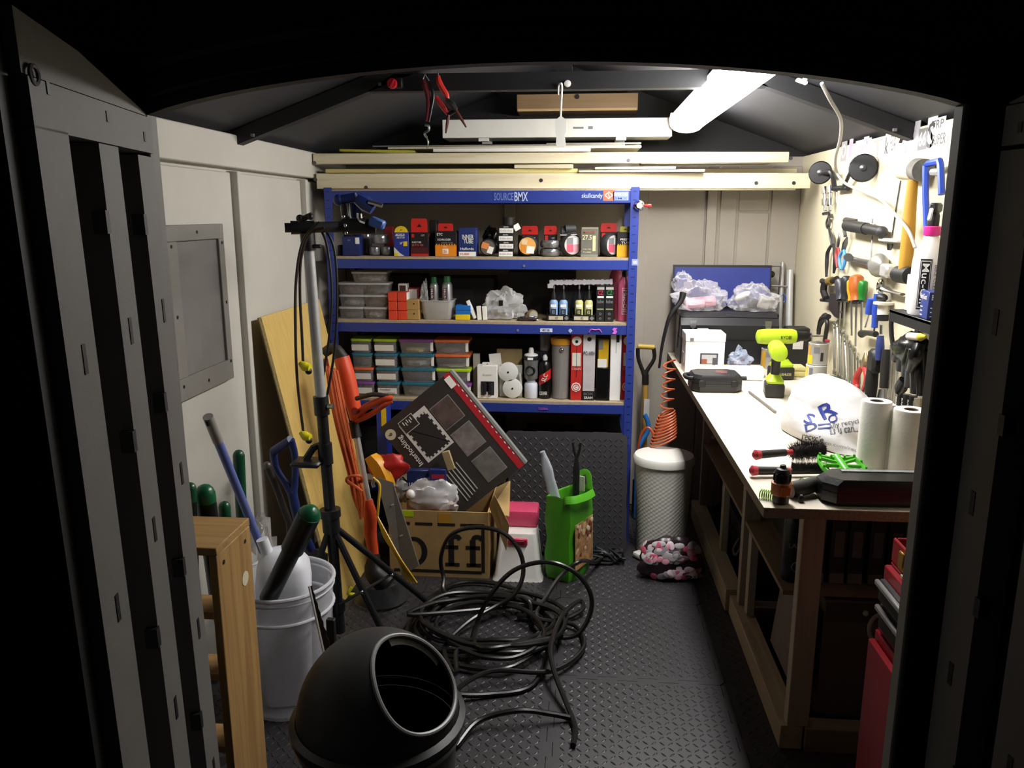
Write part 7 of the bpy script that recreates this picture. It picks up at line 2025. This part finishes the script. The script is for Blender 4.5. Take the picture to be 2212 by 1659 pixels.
def serif_f(x):
    G().box((x, y0 - .001, .125), (.026, .001, .13)).obj('lettering', INK, t, world=True)
    G().box((x + .004, y0 - .001, .066), (.066, .001, .017)).obj('lettering', INK, t, world=True)
    G().box((x - .0, y0 - .001, .152), (.066, .001, .018)).obj('lettering', INK, t, world=True)
    G().tube([(x, y0 - .0012, .18), (x + .008, y0 - .0012, .203), (x + .03, y0 - .0012, .205), (x + .042, y0 - .0012, .192)], .012, 6, sub=4, flat=(.1, 1)).obj('lettering', INK, t, world=True)
serif_f(-0.5692)
serif_f(-0.4685)
g = G()
oc = (-0.743, .125)
ri, ro = [], []
for i in range(28):
    a = 2 * PI * i / 28
    ri.append((oc[0] + math.cos(a) * .036, y0 - .0012, oc[1] + math.sin(a) * .052))
    ro.append((oc[0] + math.cos(a) * .062, y0 - .0012, oc[1] + math.sin(a) * .072))
g.add(ri + ro, [(i, (i + 1) % 28, 28 + (i + 1) % 28, 28 + i) for i in range(28)])
g.obj('lettering', INK, t, world=True, smooth=0)
zt, zb = .262, .03
xr_ = -0.4292
for (a0, a1) in ((-.84, -.815), (-.785, -.715), (-.66, -.60)):
    pass
for i in range(4):
    xa = x0 + .02 + i * .105
    G().box((xa + .04, y0 - .001, zt), (.08, .001, .013)).obj('frame_dash', INK, t, world=True)
G().box((xr_ - .02, y0 - .001, zt), (.07, .001, .014)).obj('frame_dash', INK, t, world=True)
G().box((xr_ + .008, y0 - .001, (zt + zb) / 2), (.015, .001, zt - zb)).obj('frame_dash', INK, t, world=True)
G().box(((x0 + xr_) / 2 + .01, y0 - .001, zb), (xr_ - x0 - .02, .001, .014)).obj('frame_dash', INK, t, world=True)

# mat box, tilted, standing out of the cardboard box
P_ = [Vector(v) for v in ((-0.6267, 3.57, 0.9381), (-0.2609, 3.57, 0.5005), (-0.4793, 3.55, 0.3171), (-0.9606, 3.55, 0.6134))]
ctr = (P_[0] + P_[1] + P_[2] + P_[3]) / 4
ex = (P_[1] - P_[0]).normalized()            # along the long red edge
W_ = .555
H_ = .43
ang = math.atan2(-ex.z, ex.x)                # slope of the red edge
t = thing('mat_carton', 'flat dark carton of interlocking floor mats with red edge, standing tilted in the cardboard box', 'box', ctr, (math.radians(-8), 0, 0))
Rr = Matrix.Rotation(ang, 4, 'Y')
def mbx(u, v, w_, h_, m, name, y=-.031, th=.001):
    g = G()
    g.box((0, 0, 0), (w_, th, h_))
    T = Rr @ Matrix.Translation((u, y, v))
    return G().add(g.v, g.f, T).obj(name, m, t, smooth=0)
mbx(0, 0, W_, H_, mat('#35302c', .45, var=.15), 'carton_body', 0, .06)
mbx(.0, H_ / 2 - .02, W_, .032, mat('#b3262e', .45), 'red_edge_print', -.0306)
mbx(.0, H_ / 2 + .006, W_, .012, mat('#8b8a86', .4), 'shrink_edge', .0, .055)
for k in range(14):
    mbx(-.2 + k * .031, H_ / 2 - .008, .012, .004, PAPER, 'edge_lettering', -.0315)
mbx(-.235, H_ / 2 - .028, .055, .032, PAPER, 'barcode_label', -.0322)
G_ = mat('#6a6460', .5, var=.4, scale=20)
for k, u in enumerate((-.135, .02, .175)):
    mbx(u, .085, .128, .115, mat('#8f8b84', .5), 'photo_frame', -.0312)
    mbx(u, .085, .122, .109, (mat('#5c4a44', .5, var=.5, scale=14), mat('#7a706c', .5, var=.45, scale=16), mat('#6e6a64', .5, var=.35, scale=18))[k], 'printed_photo', -.0322)
# white jigsaw silhouette picture
def mpoly(pts, m, name, y):
    g = G()
    g.add([(u, y, v) for u, v in pts], [tuple(range(len(pts)))], Rr)
    return g.obj(name, m, t, smooth=0)
q0 = [(-.228, .022), (-.008, .022), (-.008, -.135), (-.228, -.135)]
mpoly(q0, mat('#d8d4ce', .5), 'picture_panel', -.0316)
jag = []
cu, cv, hw_, hh_ = -.112, -.056, .095, .066
NJ = 12
for i in range(NJ):
    a = -hw_ + 2 * hw_ * i / NJ
    jag += [(cu + a, cv - hh_ + (.008 if i % 2 else 0)), (cu + a + 2 * hw_ / NJ, cv - hh_ + (.008 if i % 2 else 0))]
for i in range(NJ):
    a = -hh_ + 2 * hh_ * i / NJ
    jag += [(cu + hw_ - (.008 if i % 2 else 0), cv + a), (cu + hw_ - (.008 if i % 2 else 0), cv + a + 2 * hh_ / NJ)]
for i in range(NJ):
    a = hw_ - 2 * hw_ * i / NJ
    jag += [(cu + a, cv + hh_ - (.008 if i % 2 else 0)), (cu + a - 2 * hw_ / NJ, cv + hh_ - (.008 if i % 2 else 0))]
for i in range(NJ):
    a = hh_ - 2 * hh_ * i / NJ
    jag += [(cu - hw_ + (.008 if i % 2 else 0), cv + a), (cu - hw_ + (.008 if i % 2 else 0), cv + a - 2 * hh_ / NJ)]
mpoly(jag, mat('#2e2a27', .5), 'mat_silhouette', -.0322)
mbx(-.208, -.09, .066, .082, mat('#cfcac4', .5), 'inset_frame', -.0325)
mbx(-.208, -.09, .060, .076, mat('#322d2a', .5), 'inset_picture', -.0329)
for k in range(5):
    mbx(-.222 + .008 * (k % 2), -.066 - .011 * k, .018, .004, PAPER, 'inset_teeth', -.0333)
text('Interlocking', .17, .034, WHITE, t, Rr @ Matrix.Translation((-.105, -.0328, -.163)) @ FRONT @ Matrix.Rotation(PI, 4, 'Z'))
for k in range(5):
    mbx(.15 + .004 * k, -.03 - .018 * k, .16, .005, mat('#b9b5ae', .5), 'small_print', -.0325)
g = G()
g.cyl((0, 0, 0), (0, .001, 0), .026, n=24)
G().add(g.v, g.f, Rr @ Matrix.Translation((-.222, -.0325, -.19))).obj('round_seal', mat('#c9c2a8', .5), t)
text('6', .014, .02, mat('#3a3632', .5), t, Rr @ Matrix.Translation((-.222, -.034, -.19)) @ FRONT @ Matrix.Rotation(PI, 4, 'Z'))

# contents on top of the cardboard box
tag(G().blob((0, 0, 0), (.09, .03, .062), 41, .28, 1.5, 26, 16, False, crease=.15).obj('red_bag', mat('#b3241e', .45), loc=(-0.8578, 3.44, 0.5162)), 'red plastic bag bulging out of the cardboard box', 'bag')
g = G()
rings = []
for i in range(9):
    a = i / 8
    Lp = [Vector(v) for v in ((-0.9684, 3.43, 0.5552), (-0.9457, 3.42, 0.5146), (-0.9105, 3.41, 0.4611), (-0.8712, 3.4, 0.4033))]
    Rp = [Vector(v) for v in ((-0.9181, 3.44, 0.5822), (-0.8649, 3.43, 0.5491), (-0.8347, 3.42, 0.4777), (-0.8185, 3.41, 0.3699))]
    l_, r_ = spline(Lp, 8)[i * 3], spline(Rp, 8)[i * 3]
    m_ = (l_ + r_) / 2 + Vector((.008, -.025, .012))
    bk = Vector((0, .006, 0))
    rings.append([l_, m_, r_, r_ + bk, m_ + bk, l_ + bk])
g.loft(rings)
tag(g.obj('yellow_scoop', mat('#e09a12', .42)), 'curved yellow plastic scoop standing out of the cardboard box', 'scoop')
carton('drill_bit_carton', 'dark blue hanging pack with a red stripe inside the cardboard box', 'pack', ((-0.634, 3.455, .40), (.075, .03, .11)), mat('#1c2c6c', .45), [('f', .1, .62, .9, .8, mat('#a02838', .5))], [('f', .15, .3, .6, .4, 'BOSCH', WHITE)], rz=.1)
t = carton('drill_bit_carton', 'dark blue carton of bits with white print inside the cardboard box', 'pack', ((-0.7314, 3.47, .36), (.10, .04, .14)), mat('#1a2554', .45), [], [('f', .1, .5, .4, .6, '104', WHITE), ('f', .1, .3, .6, .35, 'bits', WHITE)], rz=.15)
tag(G().box((0, 0, .04), (.035, .02, .09), rot=(0, -.3, 0), bev=.002).obj('brown_tag', mat('#a8946a', .7), loc=(-0.5853, 3.462, .51)), 'pale brown card tag above the blue packs', 'card')
t = thing('clear_bag', 'crumpled clear plastic bag lying on top of the cardboard box', 'bag', (-0.6612, 3.45, .345), (0, .08, 0))
G().blob((0, 0, .035), (.12, .04, .085), 51, .16, 2.0, 40, 24, False, crease=.22).obj('bag_film', film('#f2efee', .55, .95), t)
G().sphere((-.1, -.02, .04), .024, 12, 8).obj('white_ball', mat('#e6e4e0', .4), t)
G().blob((.03, .0, .0), (.08, .04, .05), 8, .2, 2.5, 18, 12, False).obj('pale_contents', mat('#cbb8b4', .5), t)
tag(G().blob((0, 0, 0), (.05, .04, .06), 71, .25, 2.4, 22, 14, False, crease=.4).obj('silver_pouch', mat('#9c9a98', .25, .5), loc=(-0.8176, 3.46, .40)), 'crinkled silver pouch at the left of the cardboard box', 'pouch')
carton('yellow_blue_carton', 'small blue and yellow carton seen through the dark behind the red bag', 'box', ((-0.9669, 3.80, .3065), (.05, .1, .41)), mat('#26389a', .5), [('f', .5, .78, 1, 1, YELLOW)])

# ================================================================ white step stool with pink top
t = thing('step_stool', 'white plastic step stool with a pink top and pink grip slot', 'stool', (-.262, 3.49, 0))
WS = mat('#e3e0da', .42, var=.03)
G().loft([rrect(.235, .22, .0, .025), rrect(.215, .20, .02, .025), rrect(.17, .16, .215, .02), rrect(.165, .155, .222, .02)]).obj('stool_body', WS, t)
G().box((0, -.0885, .188), (.09, .012, .034), rot=(.14, 0, 0), bev=.004).obj('pink_grip', mat('#cf2f58', .42), t)
G().box((0, -.094, .19), (.062, .008, .014), rot=(.14, 0, 0), bev=.002).obj('grip_slot', mat('#8c1c3a', .45), t)
G().box((.0, .07, .262), (.175, .14, .08), bev=.012, seg=2).obj('pink_top', mat('#d2446a', .5), t)

# ================================================================ green shopping bag
t = thing('shopping_bag', 'bright green shopping bag with a printed side, standing upright', 'bag', (-.03, 3.5, 0), (0, 0, -.5))
GB = mat('#4fa51e', .5, var=.12, scale=8, bump=.25, bscale=18)
w_, d, h = .12, .21, .40
def bagring(z, k=1.0, bul=0.):
    x, y = w_ * k, d * k / 2
    return [(-x / 2 - bul, -y, z), (0, -y - .012 * (z > .02), z), (x / 2 + bul, -y, z), (x / 2 + .02, 0, z), (x / 2 + bul, y, z), (0, y + .01, z), (-x / 2 - bul, y, z), (-x / 2 - .02, 0, z)]
rings = [bagring(.001, .92), bagring(.03, 1.0), bagring(.12, 1.04, .004), bagring(.2, .97, .0), bagring(.29, 1.03, .006), bagring(.36, 1.0, .002), [(p[0], p[1], p[2] + .015 * math.sin(i * 1.7)) for i, p in enumerate(bagring(.40, 1.02))], bagring(.385, .96), bagring(.2, .9), bagring(.02, .85)]
G().loft(rings).obj('bag_body', GB, t, smooth=25)
SP = mat('#b98a5c', .5, var=.65, scale=22)
g = G()
g.box((.0815, 0, .17), (.002, .17, .22), rot=(0, -.02, 0))
g.obj('printed_side', SP, t)
r6 = random.Random(2)
for i in range(26):
    G().sphere((.0826, r6.uniform(-.07, .07), r6.uniform(.08, .27)), (.0012, r6.uniform(.008, .02), r6.uniform(.008, .022)), 10, 6, Matrix.Rotation(r6.uniform(-1, 1), 4, 'X')).obj('printed_shape', (mat('#d8b98a', .5), mat('#8c3a2c', .5), mat('#c98a6a', .5), mat('#e2d6b0', .5), mat('#6a3a24', .5))[i % 5], t)
text('1.', .02, .03, WHITE, t, Matrix.Translation((.0835, -.05, .03)) @ RIGHTF)
G().tube([(.03, -.105, .39), (.05, -.118, .405), (.085, -.10, .41), (.10, -.02, .405), (.095, .06, .40)], .02, 6, sub=4, flat=(.15, 1)).obj('carry_handle', mat('#57b024', .5), t)
G().tube([(-.02, .09, .40), (0, .10, .46), (.04, .10, .47), (.06, .09, .40)], .016, 6, sub=4, flat=(.2, 1)).obj('carry_handle', mat('#57b024', .5), t)
G().box((.02, .06, .43), (.05, .004, .07)).obj('inner_tag', mat('#cfd6b4', .6), t)
t = thing('gel_bottle', 'pale grey plastic bottle standing in the green bag', 'bottle', (-.055, 3.50, .2), (.0, -.25, 0))
G().loft([[(p[0], p[1], z) for p in rrect(a, b, 0, .012)] for z, a, b in ((.0, .05, .03), (.22, .05, .03), (.27, .045, .028), (.31, .05, .03), (.35, .04, .028), (.385, .025, .025))]).obj('bottle_body', mat('#b4b8c0', .35, alpha=.85), t)
G().cyl((0, 0, .385), (-.002, 0, .405), .012, n=12).obj('bottle_neck', mat('#a2a6ae', .35), t)
t = thing('black_spout', 'thin black forked tool standing in the green bag', 'tool', (.0, 3.53, .2))
G().tube([(0, 0, 0), (0, 0, .30), (0, 0, .36)], [.016, .016, .008], 10).obj('stem', BLACK, t)
for s_ in (-1, 1):
    G().tube([(0, 0, .35), (s_ * .012, 0, .39), (s_ * .018, 0, .43)], .006, 8).obj('prong', BLACK, t)

# ================================================================ spare foam tile leaning on the rack
lt = tile0.copy()
lt.data = foam_mesh(.59, .59, tooth=.001).obj('spare', FOAM).data
sp_ = bpy.data.objects['spare']
bpy.data.objects.remove(sp_)
lt.parent = None
lt.name = 'spare_foam_tile'
col.objects.link(lt)
lt.location = (-.045, 3.755, .303)
lt.rotation_euler = (math.radians(74), 0, 0)
tag(lt, 'spare dark grey foam floor tile leaning against the blue rack', 'foam tile')
lt2 = lt.copy()
col.objects.link(lt2)
lt2.name = 'spare_foam_tile'
lt2.location = (-.06, 3.782, .305)
lt2.rotation_euler = (math.radians(74), 0, math.radians(1))
lt2['label'] = 'second spare foam tile, standing right behind the leaning one'
# dark things on the bottom shelf of the rack
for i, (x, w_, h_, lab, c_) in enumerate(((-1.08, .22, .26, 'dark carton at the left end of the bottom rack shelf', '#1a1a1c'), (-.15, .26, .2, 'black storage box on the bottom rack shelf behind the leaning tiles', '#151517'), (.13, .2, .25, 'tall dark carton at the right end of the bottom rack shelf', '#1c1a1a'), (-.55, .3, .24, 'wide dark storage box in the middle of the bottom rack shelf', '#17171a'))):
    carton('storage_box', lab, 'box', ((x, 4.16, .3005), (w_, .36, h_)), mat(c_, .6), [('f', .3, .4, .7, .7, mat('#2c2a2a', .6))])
# black tangled netting at the foot of the tile
g = G()
r3 = random.Random(4)
for i in range(9):
    pts = [(r3.uniform(-.1, .1), r3.uniform(-.05, .05), .012 + r3.random() * .05) for _ in range(5)]
    g.tube(pts, .007, 6, sub=4)
tag(g.obj('black_netting', mat('#141414', .5), loc=(0.1452, 3.63, 0)), 'tangle of black straps at the foot of the leaning tile', 'straps')

# ================================================================ white pedal bin
t = thing('pedal_bin', 'white woven-pattern plastic pedal bin beside the rack', 'bin', (.428, 3.80, 0))
WB = mat('#e0ddd4', .45, var=.03)
r1, r2, hb = .118, .138, .46
nn_, mm_ = 120, 84
g = G()
vs = []
for j in range(mm_ + 1):
    for i in range(nn_):
        a = 2 * PI * i / nn_
        f = j / mm_
        rr_ = r1 + (r2 - r1) * f
        wv = .0028 if ((i // 2) + (j // 2)) % 2 else 0
        if j < 2 or j > mm_ - 2:
            wv = 0
        vs.append((math.cos(a) * (rr_ + wv), math.sin(a) * (rr_ + wv) * .92, .02 + f * (hb - .02)))
g.add(vs, [(j * nn_ + i, j * nn_ + (i + 1) % nn_, (j + 1) * nn_ + (i + 1) % nn_, (j + 1) * nn_ + i) for j in range(mm_) for i in range(nn_)])
g.obj('bin_body', WB, t, smooth=30)
G().lathe([(.115, .001), (.12, .004), (.12, .022)], 40, sy=.92).obj('base_ring', WB, t)
G().lathe([(r2 + .004, hb), (r2 + .012, hb + .004), (r2 + .012, hb + .03), (r2 + .004, hb + .042), (r2 * .6, hb + .052), (.002, hb + .054)], 40, sy=.94).obj('lid', WB, t)
G().box((-.11, -.115, .02), (.05, .06, .028), rot=(0, 0, .7), bev=.01, seg=2).obj('pedal', WB, t)
# printed pink bag slumped before it
t = thing('pebble_bag', 'slumped plastic bag printed with pink and grey pebbles', 'bag', (.445, 3.50, 0))
g = G()
g.blob((0, 0, .075), (.145, .075, .12), 61, .16, 2.0, 40, 24)
o = g.obj('bag_skin', mat('#2a1a20', .3, var=.3, scale=14), t, smooth=60)
bv2 = BVHTree.FromPolygons([Vector(v) for v in g.v], g.f)
r4 = random.Random(9)
PC = [mat('#c98a9a', .4), mat('#b9b2b6', .4), mat('#c85a72', .4), mat('#8f878c', .4), mat('#d8c2c8', .4)]
for i in range(75):
    x, z = r4.uniform(-.135, .135), r4.uniform(.01, .17)
    if abs(z - (.062 + .25 * x)) < .02:
        continue
    hit = bv2.ray_cast(Vector((x, -.4, z + .15)), Vector((0, 1, -.4)).normalized(), 2)
    if hit[0] is None:
        continue
    nrm = hit[1] if hit[1].y < 0 else -hit[1]
    q = nrm.to_track_quat('Z', 'Y').to_matrix().to_4x4()
    G().sphere(hit[0], (r4.uniform(.018, .034), r4.uniform(.013, .022), .0022), 12, 6, q @ Matrix.Rotation(r4.uniform(-.5, .5), 4, 'Z')).obj('printed_pebble', PC[i % 5], t)
text('XS', .035, .018, WHITE, t, Matrix.Translation((.10, -.07, .035)) @ Matrix.Rotation(.4, 4, 'Z') @ FRONT)
# orange coiled air hose hanging at the bench end
g = G()
pts = []
for i in range(16 * 15):
    f = i / (16 * 15)
    a = 2 * PI * i / 16
    if f < .35:
        z = .93 - .26 * (f / .35)
        r_ = .03 + .006 * f
    else:
        z = .67 - .13 * ((f - .35) / .65) ** 1
        r_ = .035 + .03 * ((f - .35) / .65) ** .6
    tilt = .5 if f > .35 else .15
    pts.append((.462 - .03 * f + r_ * math.cos(a), 4.02 - .12 * f + r_ * math.sin(a) * .9, z + r_ * tilt * math.cos(a)))
g.tube(pts, .0045, 6)
t = thing('coiled_hose', 'orange coiled air hose hanging beside the bench end', 'hose', (.462, 4.02, .55))
g.obj('coil', mat('#c0603a', .4), t, world=True)
G().tube([(.40, 3.93, .53), (.39, 3.92, .56), (.36, 3.93, .60), (.33, 3.95, .57), (.315, 3.96, .50), (.31, 3.97, .40)], .006, 8, sub=4).obj('tail_end', mat('#b8502a', .4), t, world=True)
# fork handle and what hangs with it
t = thing('garden_fork', 'garden fork with a black and yellow D handle behind the pedal bin', 'fork', (.372, 4.28, 0))
FB = mat('#191714', .45)
G().tube([(0.3185, 4.28, 0.9576), (0.405, 4.28, 0.9537)], .014, 10).obj('yellow_grip', mat('#b99a3a', .5), t, world=True)
G().tube([(0.4027, 4.28, 0.9486), (0.4073, 4.28, 0.8905), (0.3725, 4.28, 0.8263), (0.3636, 4.28, 0.7954)], [.011, .010, .011, .015], 8, sub=3).obj('yoke', FB, t, world=True)
G().tube([(0.3188, 4.28, 0.9475), (0.3232, 4.28, 0.8892), (0.3477, 4.28, 0.8258), (0.3612, 4.28, 0.7953)], [.011, .010, .011, .015], 8, sub=3).obj('yoke', FB, t, world=True)
G().cyl((0.3633, 4.28, 0.8056), (0.3653, 4.28, 0.7492), .018, n=12).obj('socket', FB, t, world=True)
G().cyl((0.3651, 4.28, 0.7543), (.375, 4.28, .2), .016, n=12).obj('shaft', wood('#b08a3c', .8, 'z'), t, world=True)
for k in range(4):
    G().tube([(.375, 4.28, .24), (.32 + k * .037, 4.28, .2), (.32 + k * .037, 4.27, .005)], .007, 6).obj('tine', DSTEEL, t, world=True)
G().box((.375, 4.262, .62), (.03, .003, .1)).obj('paper_label', mat('#b9b6b4', .6), t, world=True)
tag(G().tube([(0.3617, 4.2, 0.6006), (0.3808, 4.2, 0.5496), (0.3777, 4.2, 0.4977), (0.3497, 4.2, 0.445), (.33, 4.2, .36), (.33, 4.2, .012)], .012, 8, sub=4).obj('blue_hose', mat('#2f6fb8', .4)), 'short blue hose hanging beside the garden fork shaft', 'hose')

# ================================================================ tangled black cable on the floor
def coil(cx, cy, r, z, a0, turns, sq=.9, wob=.0, n=14):
    out = []
    for i in range(int(turns * n) + 1):
        a = a0 + 2 * PI * i / n
        w_ = 1 + wob * math.sin(a * 1.7 + z * 300)
        out.append((cx + r * w_ * math.cos(a), cy + r * w_ * sq * math.sin(a), z + .012 + .010 * math.sin(a * 2.3 + z * 100) ** 2))
    return out
path = [(-0.3638, 2.1972, 0.012), (-0.3036, 2.3061, 0.03), (-0.1769, 2.3424, 0.05), (-0.0702, 2.363, 0.03), (0.0068, 2.3705, 0.012)]
tail1 = path
p2 = [(0.005, 2.2329, 0.012), (0.0102, 2.3266, 0.012), (-0.0224, 2.4367, 0.03), (-0.0665, 2.5679, 0.06), (-0.0828, 2.6867, 0.09), (-0.0454, 2.9351, 0.08), (0.0233, 3.1243, 0.05), (0.0334, 3.082, 0.03), (-0.0654, 3.0155, 0.015), (-0.2293, 3.0264, 0.012)]
p2 += coil(-.36, 2.93, .25, .012, .6, 2.4, .85, .12)
p2 += coil(-.32, 2.97, .27, .03, 3.0, 1.6, .8, .1)
p2 += [(-0.5145, 3.1122, 0.05), (-0.5726, 3.2, 0.1018), (-0.581, 3.2, 0.1995), (-0.5312, 3.18, 0.3065), (-0.4278, 3.16, 0.3522), (-0.3071, 3.14, 0.3417), (-0.233, 3.12, 0.2696), (-0.2156, 3.1, 0.1748), (-0.2514, 3.06, 0.0985), (-0.3259, 3.0266, 0.06), (-0.4277, 2.9201, 0.04), (-0.4918, 2.7383, 0.03), (-0.4212, 2.5712, 0.03)]
p2 += coil(-.32, 2.86, .22, .04, 4.2, 1.3, .9, .12)
p2 += [(-0.3397, 2.6659, 0.08), (-0.3941, 2.95, 0.0148), (-0.3362, 2.95, 0.1506), (-0.2424, 2.95, 0.2611), (-0.1123, 2.93, 0.3112), (-0.0022, 2.92, 0.279), (0.0607, 2.9, 0.2068), (0.064, 2.88, 0.1245), (0.0113, 2.8594, 0.04), (-0.0888, 2.8686, 0.03), (-0.1698, 2.9982, 0.03)]
p2 += coil(-.34, 2.9, .27, .055, .9, 1.4, .8, .14)
p2 += [(-0.1781, 3.1376, 0.03), (-0.3454, 3.3099, 0.02), (-0.5434, 3.2931, 0.02), (-0.6602, 3.0342, 0.02), (-0.6442, 2.7763, 0.02), (-0.4786, 2.659, 0.02), (-0.2487, 2.6158, 0.03), (-0.103, 2.7712, 0.03), (-0.143, 2.5502, 0.012), (-0.285, 2.4821, 0.012), (-0.4038, 2.4583, 0.03), (-0.294, 2.5647, 0.05), (-0.0795, 2.6151, 0.03), (0.0386, 2.8003, 0.02), (0.0016, 2.9741, 0.02), (-0.149, 2.963, 0.05), (-0.1176, 3.1066, 0.07), (-0.0527, 3.24, 0.1147), (0.0274, 3.3, 0.1513), (0.0922, 3.5115, 0.05), (0.1299, 3.6106, 0.03)]
t = thing('black_cable', 'long tangled black cable heaped in loose loops on the floor', 'cable', (-.35, 2.95, 0))
CBM = mat('#1a1917', .3, var=.05)
o = G().tube(p2, .0095, 8, sub=6).obj('cable_run', CBM, t, world=True)
o = G().tube(tail1, .0095, 8, sub=6).obj('cable_end', CBM, t, world=True)
